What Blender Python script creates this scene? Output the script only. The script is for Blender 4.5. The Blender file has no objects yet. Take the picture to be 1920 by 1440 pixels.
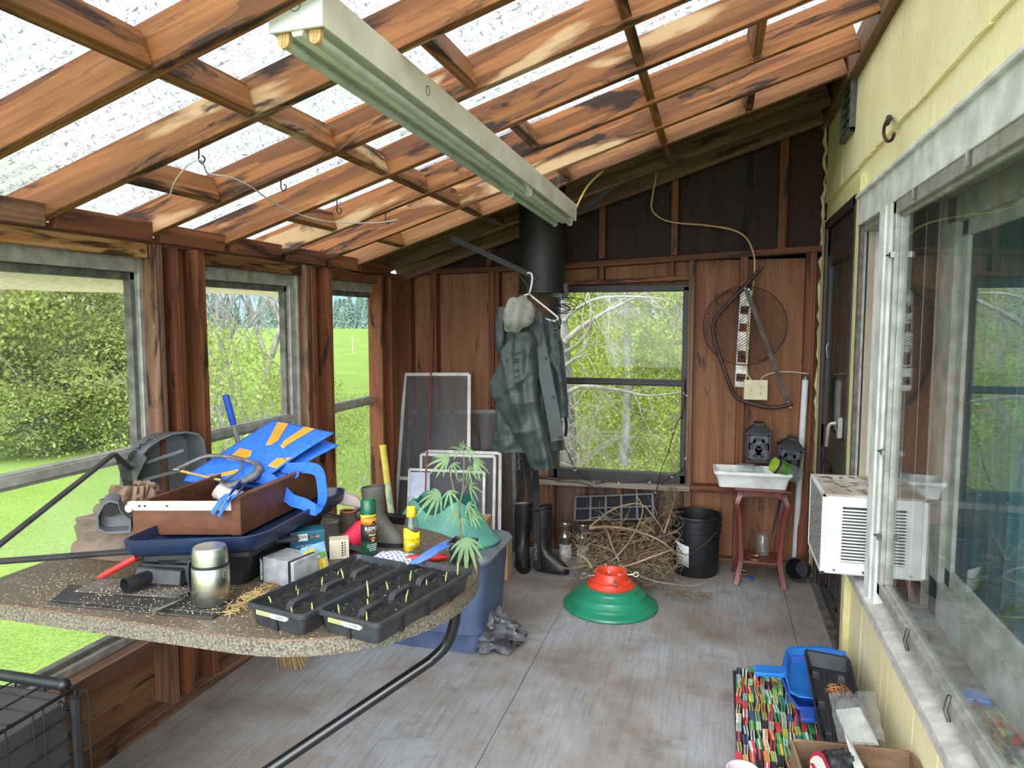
import bpy, bmesh, math, random
from mathutils import Vector as V, Matrix as MX, Euler, noise as NZ
rnd = random.Random(11)
C = bpy.context.scene.collection
PI = math.pi
# ------------------------------------------------------------------ camera model (1920x1440 frame)
FPX, YAW, PIT, EYE = 1350.0, math.radians(15.87), math.radians(4.95), V((0, 0, 1.6))
c_r = V((math.cos(YAW), math.sin(YAW), 0))
c_f = V((-math.sin(YAW) * math.cos(PIT), math.cos(YAW) * math.cos(PIT), -math.sin(PIT)))
c_u = c_r.cross(c_f)
def on(px, py, ax, val):
    "point of the ray through a pixel on the plane coordinate[ax] == val"
    d = c_r * ((px - 960) / FPX) - c_u * ((py - 720) / FPX) + c_f
    return EYE + d * ((val - EYE[ax]) / d[ax])
def onx(px, py, x): return on(px, py, 0, x)
def ony(px, py, y): return on(px, py, 1, y)
def onz(px, py, z): return on(px, py, 2, z)
# ------------------------------------------------------------------ colour and materials
def lin(c):
    def f(u):
        u /= 255.0
        return u / 12.92 if u <= .04045 else ((u + .055) / 1.055) ** 2.4
    return (f(c[0]), f(c[1]), f(c[2]), 1)
class NT:
    def __init__(s, name):
        s.m = bpy.data.materials.new(name); s.m.use_nodes = True
        s.t = s.m.node_tree; s.t.nodes.clear()
        s.out = s.n('ShaderNodeOutputMaterial')
    def n(s, kind, **kw):
        nd = s.t.nodes.new(kind)
        for k, v in kw.items(): setattr(nd, k, v)
        return nd
    def l(s, a, b): s.t.links.new(a, b)
    def coords(s, scale=(1, 1, 1), rand=True):
        tc = s.n('ShaderNodeTexCoord'); mp = s.n('ShaderNodeMapping')
        mp.inputs['Scale'].default_value = scale
        if rand:
            oi = s.n('ShaderNodeObjectInfo'); mu = s.n('ShaderNodeMath', operation='MULTIPLY'); mu.inputs[1].default_value = 37.0
            ad = s.n('ShaderNodeVectorMath', operation='ADD')
            s.l(oi.outputs['Random'], mu.inputs[0]); s.l(tc.outputs['Object'], ad.inputs[0]); s.l(mu.outputs[0], ad.inputs[1]); s.l(ad.outputs[0], mp.inputs['Vector'])
        else: s.l(tc.outputs['Object'], mp.inputs['Vector'])
        return mp.outputs['Vector']
    def noise(s, vec, scale, detail=4, rough=.55, dist=0):
        nd = s.n('ShaderNodeTexNoise'); nd.inputs['Scale'].default_value = scale; nd.inputs['Detail'].default_value = detail
        nd.inputs['Roughness'].default_value = rough; nd.inputs['Distortion'].default_value = dist
        if vec is not None: s.l(vec, nd.inputs['Vector'])
        return nd.outputs['Fac']
    def ramp(s, fac, stops):
        nd = s.n('ShaderNodeValToRGB'); e = nd.color_ramp.elements
        while len(e) < len(stops): e.new(.5)
        for el, (p, c) in zip(e, stops):
            el.position = p; el.color = c if not isinstance(c, (int, float)) else (c, c, c, 1)
        s.l(fac, nd.inputs['Fac']); return nd.outputs['Color']
    def mix(s, fac, a, b, mode='MIX'):
        nd = s.n('ShaderNodeMix', data_type='RGBA', blend_type=mode)
        for sock, v in ((nd.inputs[0], fac), (nd.inputs[6], a), (nd.inputs[7], b)):
            if hasattr(v, 'is_output'): s.l(v, sock)
            else: sock.default_value = v
        return nd.outputs[2]
    def bsdf(s, col, rough=.5, metal=0, spec=.5, bump=None, bstr=.3, bdist=.01, **kw):
        b = s.n('ShaderNodeBsdfPrincipled')
        for sock, v in ((b.inputs['Base Color'], col), (b.inputs['Roughness'], rough)):
            if hasattr(v, 'is_output'): s.l(v, sock)
            else: sock.default_value = v
        b.inputs['Metallic'].default_value = metal; b.inputs['Specular IOR Level'].default_value = spec
        for k, v in kw.items(): b.inputs[k].default_value = v
        if bump is not None:
            bm = s.n('ShaderNodeBump'); bm.inputs['Strength'].default_value = bstr; bm.inputs['Distance'].default_value = bdist
            s.l(bump, bm.inputs['Height']); s.l(bm.outputs[0], b.inputs['Normal'])
        s.l(b.outputs[0], s.out.inputs['Surface']); s.b = b
        return s.m
def mat(name, c, c2=None, rough=.5, metal=0, ns=12, st=(1, 1, 1), lo=.38, hi=.62, bump=0, spec=.5, speck=None, **kw):
    "plain surface: two tones broken up by noise, optional fine specks"
    t = NT(name); vec = t.coords(st)
    f = t.noise(vec, ns, 5)
    if c2 is None: c2 = tuple(max(0, v * .86) for v in c)
    col = t.ramp(f, [(lo, lin(c)), (hi, lin(c2))])
    if speck:
        sc, amt, sp = speck
        g = t.noise(t.coords((1, 1, 1)), sc, 2)
        col = t.mix(t.ramp(g, [(1 - amt, 0), (1 - amt + .04, 1)]), col, lin(sp))
    return t.bsdf(col, rough, metal, spec, f if bump else None, bump, .006, **kw)
def wood(name, c1, c2, dark, ax=0, stain=.58, rough=.65, grain=1.0, pale=None):
    "sawn timber with grain along axis ax, dark water stains, knots"
    t = NT(name); st = [16, 16, 16]; st[ax] = 1.1; vec = t.coords(tuple(st))
    g = t.noise(vec, 1.6 * grain, 6, .6, .8)
    st2 = [34, 34, 34]; st2[ax] = .5
    g2 = t.noise(t.coords(tuple(st2)), 2.2, 3, .5, 1.5)
    col = t.ramp(g, [(.3, lin(c1)), (.55, lin(tuple((a + b) / 2 for a, b in zip(c1, c2)))), (.72, lin(c2))])
    col = t.mix(t.ramp(g2, [(.44, .0), (.62, .4)]), col, lin(c2))
    sw = [17, 17, 17]; sw[ax] = .9
    wv = t.n('ShaderNodeTexWave', wave_type='BANDS', bands_direction='Y' if ax == 0 else ('X' if ax == 2 else 'Z'), wave_profile='SAW')
    for k, val in (('Scale', 1.0), ('Distortion', 9.0), ('Detail', 3.0), ('Detail Scale', .55), ('Detail Roughness', .45)): wv.inputs[k].default_value = val
    t.l(t.coords(tuple(sw)), wv.inputs['Vector'])
    col = t.mix(t.ramp(wv.outputs['Fac'], [(.35, 0), (.95, .7 if grain >= 1 else .22)]), col, lin(tuple(k * .78 for k in c2)))
    if pale:
        st4 = [5, 5, 5]; st4[ax] = 1.0
        p = t.noise(t.coords(tuple(st4)), 1.3, 4, .5, .4)
        col = t.mix(t.ramp(p, [(.58, 0), (.63, .8)]), col, lin(pale))
    st3 = [7, 7, 7]; st3[ax] = 1.3
    s = t.noise(t.coords(tuple(st3)), 1.5, 7, .62, .6)
    col = t.mix(t.ramp(s, [(stain, 0), (stain + .07, .9)]), col, lin(dark))
    vo = t.n('ShaderNodeTexVoronoi'); vo.inputs['Scale'].default_value = 2.6
    sk = [2.2, 2.2, 2.2]; sk[ax] = 1.0
    t.l(t.coords(tuple(sk)), vo.inputs['Vector'])
    col = t.mix(t.ramp(vo.outputs['Distance'], [(.03, .85), (.075, 0)]), col, lin(dark))
    return t.bsdf(col, rough, 0, .3, g, .35, .004)
def glass(name, ior=1.5, tint=(1, 1, 1), haze=.0, gl=.9):
    "thin clear pane: see-through with Fresnel reflection and a little dust"
    t = NT(name)
    tr = t.n('ShaderNodeBsdfTransparent'); tr.inputs[0].default_value = (*tint, 1)
    g = t.n('ShaderNodeBsdfGlossy'); g.inputs['Roughness'].default_value = .015; g.inputs['Color'].default_value = (gl, gl, gl, 1)
    f0 = ((ior - 1) / (ior + 1)) ** 2
    lw = t.n('ShaderNodeLayerWeight'); lw.inputs['Blend'].default_value = .5
    pw = t.n('ShaderNodeMath', operation='POWER'); pw.inputs[1].default_value = 5; t.l(lw.outputs['Facing'], pw.inputs[0])
    fr = t.n('ShaderNodeMath', operation='MULTIPLY_ADD'); fr.inputs[1].default_value = 1 - f0; fr.inputs[2].default_value = f0; t.l(pw.outputs[0], fr.inputs[0])
    m = t.n('ShaderNodeMixShader'); t.l(fr.outputs[0], m.inputs[0]); t.l(tr.outputs[0], m.inputs[1]); t.l(g.outputs[0], m.inputs[2])
    last = m
    if haze:
        d = t.n('ShaderNodeBsdfDiffuse'); d.inputs[0].default_value = (.7, .7, .68, 1)
        h = t.ramp(t.noise(t.coords((1, 1, 1)), 3.5, 5), [(.35, haze * .4), (.75, haze * 1.6)])
        m2 = t.n('ShaderNodeMixShader'); t.l(h, m2.inputs[0]); t.l(m.outputs[0], m2.inputs[1]); t.l(d.outputs[0], m2.inputs[2]); last = m2
    t.l(last.outputs[0], t.out.inputs['Surface'])
    return t.m
def thin(name, c, alpha=.5, rough=.3, c2=None, ns=20):
    "translucent film (plastic bags, screens)"
    t = NT(name); vec = t.coords((1, 1, 1)); f = t.noise(vec, ns, 4)
    col = t.ramp(f, [(.4, lin(c)), (.6, lin(c2 or c))])
    m = t.bsdf(col, rough, 0, .5); t.b.inputs['Alpha'].default_value = alpha
    return m
# ------------------------------------------------------------------ mesh builder
class MB:
    def __init__(s): s.v, s.f, s.mi, s.cur = [], [], [], 0
    def add(s, vs, fs):
        o = len(s.v); s.v += [V(p) for p in vs]; s.f += [tuple(i + o for i in f) for f in fs]; s.mi += [s.cur] * len(fs); return s
    def box(s, x0, x1, y0, y1, z0, z1, m=None):
        vs = [V((x, y, z)) for z in (z0, z1) for y in (y0, y1) for x in (x0, x1)]
        if m is not None: vs = [m @ p for p in vs]
        return s.add(vs, [(0, 2, 3, 1), (4, 5, 7, 6), (0, 1, 5, 4), (2, 6, 7, 3), (0, 4, 6, 2), (1, 3, 7, 5)])
    def hexa(s, b, t):
        "8 corner block: 4 bottom points, 4 top points in the same order"
        return s.add(list(b) + list(t), [(3, 2, 1, 0), (4, 5, 6, 7)] + [(i, (i + 1) % 4, 4 + (i + 1) % 4, 4 + i) for i in range(4)])
    def bar(s, a, b, w, h, up=V((0, 0, 1))):
        a, b = V(a), V(b); d = (b - a).normalized(); x = d.cross(up)
        if x.length < 1e-4: x = d.cross(V((1, 0, 0)))
        x.normalize(); z = x.cross(d)
        q = lambda p: [p - x * w / 2 - z * h / 2, p + x * w / 2 - z * h / 2, p + x * w / 2 + z * h / 2, p - x * w / 2 + z * h / 2]
        return s.hexa(q(a), q(b))
    def rings(s, rs, caps=True, closed=False):
        n = len(rs[0]); vs = [p for r in rs for p in r]; fs = []
        K = len(rs)
        for k in range(K if closed else K - 1):
            a, b = k * n, ((k + 1) % K) * n
            for i in range(n):
                j = (i + 1) % n; fs.append((a + i, a + j, b + j, b + i))
        if caps and not closed: fs += [tuple(range(n - 1, -1, -1)), tuple(range((K - 1) * n, K * n))]
        return s.add(vs, fs)
    def tube(s, pts, r, n=8, caps=True, closed=False):
        pts = [V(p) for p in pts]; K = len(pts); rs = []
        if not isinstance(r, (list, tuple)): r = [r] * K
        ref = None
        for i, p in enumerate(pts):
            if closed: d = pts[(i + 1) % K] - pts[i - 1]
            else: d = pts[min(i + 1, K - 1)] - pts[max(i - 1, 0)]
            if d.length < 1e-7: d = V((0, 0, 1))
            d.normalize()
            if ref is None: ref = d.orthogonal().normalized()
            ref = (ref - d * ref.dot(d))
            ref = ref.normalized() if ref.length > 1e-5 else d.orthogonal().normalized()
            y = d.cross(ref)
            rs.append([p + (ref * math.cos(2 * PI * k / n) + y * math.sin(2 * PI * k / n)) * r[i] for k in range(n)])
        return s.rings(rs, caps, closed)
    def lathe(s, prof, n=24, m=None, caps=True, arc=2 * PI):
        rs = [[V((r * math.cos(arc * k / n), r * math.sin(arc * k / n), z)) for k in range(n)] for r, z in prof]
        if m is not None: rs = [[m @ p for p in q] for q in rs]
        return s.rings(rs, caps)
    def prism(s, poly, h0, h1, m=None):
        n = len(poly); vs = [V((x, y, h0)) for x, y in poly] + [V((x, y, h1)) for x, y in poly]
        if m is not None: vs = [m @ p for p in vs]
        return s.add(vs, [tuple(range(n - 1, -1, -1)), tuple(range(n, 2 * n))] + [(i, (i + 1) % n, n + (i + 1) % n, n + i) for i in range(n)])
    def grid(s, fn, nu, nv):
        vs = [fn(i / nu, j / nv) for j in range(nv + 1) for i in range(nu + 1)]; w = nu + 1
        return s.add(vs, [(j * w + i, j * w + i + 1, (j + 1) * w + i + 1, (j + 1) * w + i) for j in range(nv) for i in range(nu)])
    def ball(s, c, r, n=12, m=None):
        c = V(c); r = V((r, r, r)) if isinstance(r, (int, float)) else V(r)
        rs = []
        for k in range(n // 2 + 1):
            a = PI * (k + .02 if k == 0 else (k - .02 if k == n // 2 else k)) / (n // 2)
            rs.append([c + V((r.x * math.sin(a) * math.cos(2 * PI * i / n), r.y * math.sin(a) * math.sin(2 * PI * i / n), r.z * math.cos(a))) for i in range(n)])
        if m is not None: rs = [[m @ p for p in q] for q in rs]
        return s.rings(rs)
    def ribbon(s, pts, w, nrm, th=.003):
        pts = [V(p) for p in pts]; K = len(pts); rs = []
        for i, p in enumerate(pts):
            d = (pts[min(i + 1, K - 1)] - pts[max(i - 1, 0)]).normalized()
            x = d.cross(V(nrm)).normalized() * w / 2; y = x.cross(d).normalized() * th / 2
            rs.append([p - x - y, p + x - y, p + x + y, p - x + y])
        return s.rings(rs)
    def jitter(s, amp, scale, seed=0):
        for p in s.v: p += NZ.noise_vector(p * scale + V((seed, seed * 1.7, 0))) * amp
        return s
    def build(s, name, m, parent=None, smooth=40, bevel=0, solid=0, sub=0, local=False, center=True):
        me = bpy.data.meshes.new(name)
        off = V((0, 0, 0)); vs = s.v
        if not local:
            if parent is not None:
                inv = wm(parent).inverted(); vs = [inv @ p for p in vs]
            elif center and vs:
                lo = [min(p[i] for p in vs) for i in range(3)]; hi = [max(p[i] for p in vs) for i in range(3)]
                off = V(((lo[0] + hi[0]) / 2, (lo[1] + hi[1]) / 2, lo[2])); vs = [p - off for p in vs]
        me.from_pydata([tuple(p) for p in vs], [], s.f)
        ms = m if isinstance(m, (list, tuple)) else [m]
        for q in ms: me.materials.append(q)
        if len(ms) > 1: me.polygons.foreach_set('material_index', s.mi)
        bm = bmesh.new(); bm.from_mesh(me); bmesh.ops.recalc_face_normals(bm, faces=bm.faces); bm.to_mesh(me); bm.free()
        if smooth:
            me.polygons.foreach_set('use_smooth', [True] * len(me.polygons)); me.set_sharp_from_angle(angle=math.radians(smooth))
        me.update()
        o = bpy.data.objects.new(name, me); C.objects.link(o); o.location = off
        if parent is not None: o.parent = parent
        if solid:
            q = o.modifiers.new('solid', 'SOLIDIFY'); q.thickness = solid; q.offset = 0
        if bevel:
            q = o.modifiers.new('bevel', 'BEVEL'); q.width = bevel; q.segments = 2; q.limit_method = 'ANGLE'; q.angle_limit = math.radians(50)
        if sub:
            q = o.modifiers.new('sub', 'SUBSURF'); q.levels = sub; q.render_levels = sub
        return o
def wm(o):
    return (wm(o.parent) @ o.matrix_basis) if o.parent is not None else o.matrix_basis.copy()
def tag(o, label=None, cat=None, group=None, kind=None):
    if label: o['label'] = label
    if cat: o['category'] = cat
    if group: o['group'] = group
    if kind: o['kind'] = kind
    return o
def thing(name, label, cat, loc=(0, 0, 0), rot=None, group=None, kind=None):
    o = bpy.data.objects.new(name, None); C.objects.link(o); o.empty_display_size = .05
    o.location = loc
    if rot is not None: o.rotation_euler = rot.to_euler() if isinstance(rot, MX) else rot
    return tag(o, label, cat, group, kind)
def copy_tree(o, parent=None):
    c = o.copy(); C.objects.link(c); c.parent = parent
    for ch in list(o.children): copy_tree(ch, c)
    return c
def frame(o, x, y=None, z=None):
    "matrix with origin o, x axis along x, the rest orthonormal"
    x = V(x).normalized()
    if z is not None:
        y = V(z).cross(x).normalized(); z = x.cross(y)
    else:
        z = x.cross(V(y)).normalized(); y = z.cross(x)
    m = MX((x, y, z)).transposed().to_4x4(); m.translation = V(o); return m
def beam(name, a, b, w, h, m, parent=None, up=(0, 0, 1), lift=0, bevel=.003):
    "timber from a to b, its own x axis along the grain; a and b lie on its lower edge"
    a, b = V(a), V(b); L = (b - a).length
    M = frame(a, b - a, z=V(up)); q = MB().box(0, L, -w / 2, w / 2, lift, lift + h)
    o = q.build(name, m, None, smooth=0, bevel=bevel, local=True)
    if parent is not None: o.parent = parent; M = wm(parent).inverted() @ M
    o.matrix_basis = M
    return o
def text(s, size, M, m, parent, name='lettering', ext=.0008, align='CENTER', bend=0, sx=1.0, dx=0):
    "raised letters; M maps the text plane (x right, y up, z out) to the world; bend = radius of a can to wrap round"
    cu = bpy.data.curves.new(name, 'FONT'); cu.body = s; cu.size = size; cu.extrude = ext; cu.align_x = align; cu.align_y = 'CENTER'; cu.resolution_u = 3
    t = bpy.data.objects.new('t', cu); C.objects.link(t)
    dg = bpy.context.evaluated_depsgraph_get(); me = bpy.data.meshes.new_from_object(t.evaluated_get(dg))
    bpy.data.objects.remove(t); bpy.data.curves.remove(cu)
    inv = wm(parent).inverted() if parent is not None else MX.Identity(4)
    for v in me.vertices:
        p = V((v.co.x * sx + dx, v.co.y, v.co.z))
        if bend:
            a = p.x / bend; r = bend + p.z; p = V((r * math.sin(a), p.y, r * math.cos(a) - bend))
        v.co = inv @ (M @ p)
    me.name = name; me.materials.clear(); me.materials.append(m)
    o = bpy.data.objects.new(name, me); C.objects.link(o)
    if parent is not None: o.parent = parent
    return o
def arc(c, u, v, r, a0, a1, n):
    c, u, v = V(c), V(u), V(v)
    return [c + u * (r * math.cos(a0 + (a1 - a0) * i / n)) + v * (r * math.sin(a0 + (a1 - a0) * i / n)) for i in range(n + 1)]
def rrect(x0, x1, y0, y1, r, n=6):
    rr = r if isinstance(r, (tuple, list)) else (r,) * 4
    out = []
    for (cx, cy, a, q) in ((x1 - rr[0], y1 - rr[0], 0, rr[0]), (x0 + rr[1], y1 - rr[1], PI / 2, rr[1]), (x0 + rr[2], y0 + rr[2], PI, rr[2]), (x1 - rr[3], y0 + rr[3], 3 * PI / 2, rr[3])):
        out += [(cx + q * math.cos(a + PI / 2 * i / n), cy + q * math.sin(a + PI / 2 * i / n)) for i in range(n + 1)]
    return out
def smoothpts(pts, k=4):
    "Catmull-Rom through the points"
    P = [V(p) for p in pts]; out = []
    for i in range(len(P) - 1):
        a, b, c, d = P[max(i - 1, 0)], P[i], P[i + 1], P[min(i + 2, len(P) - 1)]
        for j in range(k):
            t = j / k
            out.append(.5 * ((2 * b) + (c - a) * t + (2 * a - 5 * b + 4 * c - d) * t * t + (3 * b - a - 3 * c + d) * t ** 3))
    return out + [P[-1]]
def onroof(px, py, drop=.03):
    "point of the ray through a pixel on the plane of the rafters' lower edges, a little below it"
    d = c_r * ((px - 960) / FPX) - c_u * ((py - 720) / FPX) + c_f
    t = (1.9 + .325 * 2.2 - drop - EYE.z) / (d.z - .325 * d.x); return EYE + d * t
I4 = MX.Identity(4)
def T(x, y, z): return MX.Translation((x, y, z))
def RX(a): return MX.Rotation(a, 4, 'X')
def RY(a): return MX.Rotation(a, 4, 'Y')
def RZ(a): return MX.Rotation(a, 4, 'Z')
# ------------------------------------------------------------------ shared materials
m_raft = wood('rafter wood', (174, 116, 66), (112, 68, 38), (30, 20, 17), 0, .52, pale=(198, 166, 126))
m_stud = wood('stud wood', (150, 92, 58), (94, 54, 34), (36, 24, 19), 0, .56)
m_studd = wood('weathered stud wood', (150, 118, 92), (92, 62, 44), (40, 28, 22), 0, .58)
m_ply = wood('plywood', (160, 114, 78), (112, 72, 46), (40, 24, 18), 2, .61, grain=.5)
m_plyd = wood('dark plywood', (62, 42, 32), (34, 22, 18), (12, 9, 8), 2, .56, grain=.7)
m_plyl = wood('stained plywood', (146, 112, 78), (96, 58, 36), (30, 20, 16), 1, .54, grain=.5)
m_plyr = wood('red brown plywood', (158, 110, 76), (112, 70, 46), (54, 40, 36), 2, .60, grain=.5)
m_gwood = wood('grey weathered wood', (150, 140, 130), (104, 94, 84), (50, 42, 38), 0, .6)
m_alu = mat('window aluminium', (188, 186, 178), (150, 147, 138), .45, .3, 18, lo=.3)
m_alud = mat('dark aluminium', (120, 118, 112), (84, 82, 76), .5, .3, 18)
m_bronze = mat('bronze window frame', (44, 38, 36), (30, 26, 24), .5)
m_black = mat('black plastic', (30, 31, 34), (20, 20, 22), .45, ns=20)
m_blackm = mat('matte black paint', (30, 30, 32), (20, 20, 21), .55)
m_white = mat('white paint', (226, 226, 224), (196, 194, 190), .6, ns=9, bump=.15)
m_whitep = mat('white plastic', (224, 222, 214), (206, 203, 194), .4)
m_glass = glass('window glass', 1.45, (.97, .98, .97), .02, .3)
m_glassr = glass('storm window glass', 1.62, (.92, .95, .95), .02, 1.0)
m_steel = mat('steel', (150, 148, 142), (110, 106, 100), .35, .9)
m_rust = mat('rusty steel', (88, 62, 48), (54, 38, 32), .7, .4)
m_wire = mat('dark wire', (40, 38, 38), (28, 26, 26), .5, .4)
# ------------------------------------------------------------------ floor
def floor_mat():
    t = NT('painted plywood floor'); v = t.coords((1, 1, 1), False)
    a = t.noise(v, 1.1, 7, .62, .3); b = t.noise(t.coords((42, 2.2, 1), False), 1.5, 5, .6, .6); c = t.noise(v, 5, 7, .68)
    col = t.ramp(a, [(.36, lin((122, 108, 98))), (.48, lin((142, 136, 131))), (.60, lin((160, 160, 162)))])
    col = t.mix(t.ramp(b, [(.46, .0), (.72, .5)]), col, lin((108, 99, 92)))
    col = t.mix(t.ramp(c, [(.54, 0), (.70, .55)]), col, lin((126, 104, 84)))
    col = t.mix(t.ramp(t.noise(v, 2.6, 6, .66, .5), [(.58, 0), (.70, .5)]), col, lin((92, 83, 77)))
    w = t.noise(v, 130, 2, .5); col = t.mix(t.ramp(w, [(.70, 0), (.74, .7)]), col, lin((206, 198, 184)))
    w = t.noise(v, 90, 2, .5); col = t.mix(t.ramp(w, [(.25, .7), (.29, 0)]), col, lin((66, 58, 52)))
    return t.bsdf(col, t.ramp(c, [(.3, .5), (.7, .8)]), 0, .3, b, .25, .003)
m_floor = floor_mat()
q = MB()
xs = [-2.25, -2.02, -.80, .42, .66]; ys = [-.6, 1.18, 2.42, 3.64, 4.96]
for i in range(4):
    for j in range(4):
        q.box(xs[i] + .0015, xs[i + 1] - .0015, ys[j] + .0015, ys[j + 1] - .0015, -.03, 0)
q.box(-2.25, .66, -.6, 4.96, -.08, -.031)
o = q.build('floor', m_floor, smooth=0, center=False); tag(o, 'grey painted plywood porch floor with worn brown patches', 'floor', kind='structure')
# ------------------------------------------------------------------ left wall
wl = thing('wall_left', 'timber framed window wall on the left with orange brown studs', 'wall', (-2.15, 2, 0), kind='structure')
def sysbeam(name, a, b, w, h, m, par, **k): return beam(name, a, b, w, h, m, par, **k)
beam('bottom_plate', (-2.15, .2, 0), (-2.15, 4.9, 0), .1, .04, m_plyl if False else m_studd, wl)
MB().box(-2.205, -2.185, .2, 4.9, .04, .32).build('lower_panel', m_plyl, wl, smooth=0)
beam('sill_board', (-2.155, .2, .315), (-2.155, 2.33, .315), .11, .04, m_studd, wl)
beam('sill_board', (-2.155, 2.62, .315), (-2.155, 3.42, .315), .11, .04, m_stud, wl)
beam('sill_board', (-2.155, 3.68, .315), (-2.155, 4.30, .315), .11, .04, m_stud, wl)
for y, w, m in ((2.355, .038, m_studd), (2.444, .038, m_stud), (2.60, .04, m_stud), (3.42, .03, m_studd), (3.48, .038, m_stud), (3.655, .04, m_stud), (4.31, .038, m_stud), (4.46, .04, m_stud)):
    beam('stud', (-2.147, y, .04), (-2.147, y, 1.9), w, .09, m, wl, up=(1, 0, 0), lift=-.045)
for y0, y1 in ((2.33, 2.62), (3.42, 3.68), (4.30, 4.92)):
    MB().box(-2.204, -2.181, y0, y1, .0, 1.9).build('sheathing', m_plyr, wl, smooth=0)
beam('header', (-2.16, .2, 1.845), (-2.16, 2.33, 1.845), .06, .055, wood('pale header wood', (206, 166, 112), (150, 92, 48), (44, 26, 18), 0, .52), wl)
beam('header', (-2.16, 2.62, 1.845), (-2.16, 3.42, 1.845), .06, .055, wood('mottled header wood', (190, 150, 100), (120, 70, 40), (44, 22, 14), 0, .5), wl)
beam('header', (-2.16, 3.68, 1.845), (-2.16, 4.3, 1.845), .06, .055, m_stud, wl)
beam('top_plate', (-2.18, .2, 1.9), (-2.18, 4.92, 1.9), .05, .03, m_studd, wl)
RY_ = [1.475, 1.87, 2.33, 2.75, 3.18, 3.60, 3.97]
RS = .325
def rz(x): return 1.9 + RS * (x + 2.2)
ry = [.6, 1.04] + RY_ + [4.42]
for i in range(len(ry) - 1):
    beam('plate_block', (-2.10, ry[i] + .02, rz(-2.10) - .028), (-2.10, ry[i + 1] - .02, rz(-2.10) - .028), .035, .075, m_studd if i < 3 else m_stud, wl)
# windows in the left wall: aluminium frame, meeting rail, two panes
def alu_window(n, y0, y1, z0, z1, zr, label):
    w = thing('window_%d' % n, label, 'window', (-2.2, (y0 + y1) / 2, z0), kind='structure')
    x0, x1 = -2.225, -2.165
    f = MB()
    for (a, b, c, d) in ((y0 - .065, y0, z0 - .05, z1 + .06), (y1, y1 + .065, z0 - .05, z1 + .06), (y0, y1, z0 - .05, z0), (y0, y1, z1, z1 + .06)): f.box(x0, x1, a, b, c, d)
    for (a, b, c, d) in ((y0 - .085, y0 - .045, z0 - .05, z1 + .07), (y1 + .045, y1 + .085, z0 - .05, z1 + .07)): f.box(x0, x1 + .014, a, b, c, d)
    f.build('window_frame', m_alu, w, smooth=0, bevel=.003)
    s = MB()
    for (a, b, c, d) in ((y0, y0 + .022, z0, z1), (y1 - .022, y1, z0, z1), (y0, y1, z0, z0 + .02), (y0, y1, z1 - .03, z1)): s.box(x0 + .006, x1 - .02, a, b, c, d)
    s.build('sash', m_alud, w, smooth=0, bevel=.002)
    r = MB(); r.box(x0 + .01, x1 - .008, y0, y1, zr - .026, zr + .026); r.box(x1 - .008, x1 + .004, y0, y1, zr - .012, zr + .02)
    r.build('meeting_rail', m_alu, w, smooth=0, bevel=.002)
    MB().box(-2.203, -2.199, y0 + .02, y1 - .02, zr + .025, z1 - .03).build('upper_pane', m_glass, w, smooth=0)
    MB().box(-2.193, -2.189, y0 + .02, y1 - .02, z0 + .02, zr - .025).build('lower_pane', m_glass, w, smooth=0)
    return w
alu_window(1, .95, 2.315, .385, 1.79, 1.085, 'big aluminium sash window behind the cluttered table')
alu_window(2, 2.68, 3.345, .385, 1.785, 1.085, 'middle aluminium sash window beyond the grey reel cover')
alu_window(3, 3.75, 4.41, .385, 1.785, 1.085, 'narrow aluminium sash window nearest the far corner')
def soffit_mat():
    t = NT('thin vinyl soffit'); a = t.n('ShaderNodeBsdfDiffuse'); b = t.n('ShaderNodeBsdfTranslucent'); m = t.n('ShaderNodeMixShader'); m.inputs[0].default_value = .6
    col = t.ramp(t.noise(t.coords((1, 1, 1)), 40, 2), [(.4, lin((236, 230, 212))), (.6, lin((218, 211, 190)))])
    t.l(col, a.inputs[0]); t.l(col, b.inputs[0]); t.l(a.outputs[0], m.inputs[1]); t.l(b.outputs[0], m.inputs[2]); t.l(m.outputs[0], t.out.inputs['Surface']); return t.m
# soffit strip outside above the windows
q = MB()
q.grid(lambda u, v: V((-2.24 - .42 * u, .3 + 3.75 * v, 1.795 + .015 * math.sin(9 * v) - .05 * u)), 6, 40)
tag(q.build('trim_1', soffit_mat(), solid=.01), 'sagging cream soffit strip outside above the left windows', 'soffit', kind='structure')
# ------------------------------------------------------------------ back wall
wb = thing('wall_back', 'orange brown plywood end wall with exposed studs and a dark upper gable', 'wall', (-.8, 4.9, 0), kind='structure')
WX0, WX1, WZ0, WZ1 = -1.085, -.175, .52, 1.83
for x0, x1, z0, z1, m in ((-2.2, -1.95, 0, 1.97, m_ply), (-1.95, -1.53, 0, 1.97, m_ply), (-1.53, WX0, 0, 1.97, m_ply), (WX0, WX1, 0, WZ0, wood('weathered low plywood', (116, 88, 74), (74, 54, 46), (34, 25, 21), 2, .55)), (WX0, WX1, WZ1, 2.0, m_ply), (WX1, .15, 0, 2.03, m_plyr), (.15, .64, 0, 2.05, m_plyr),
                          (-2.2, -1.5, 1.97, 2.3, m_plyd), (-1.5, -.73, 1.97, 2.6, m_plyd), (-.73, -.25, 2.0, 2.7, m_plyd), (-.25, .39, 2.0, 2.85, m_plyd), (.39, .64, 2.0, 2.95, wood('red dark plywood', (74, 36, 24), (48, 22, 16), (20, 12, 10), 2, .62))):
    MB().box(x0 + .001, x1 - .001, 4.935, 4.95, z0, z1).build('plywood_panel', m, wb, smooth=0)
for x, z0, z1, w in ((-2.0 + .035, 0, 1.955, .04), (-1.53, 0, 1.955, .042), (-1.49, 0, 1.955, .03), (-2.17, 0, 1.93, .05)):
    beam('stud', (x, 4.893, z0), (x, 4.893, z1), w, .085, m_stud, wb, up=(0, -1, 0), lift=-.0425)
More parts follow.
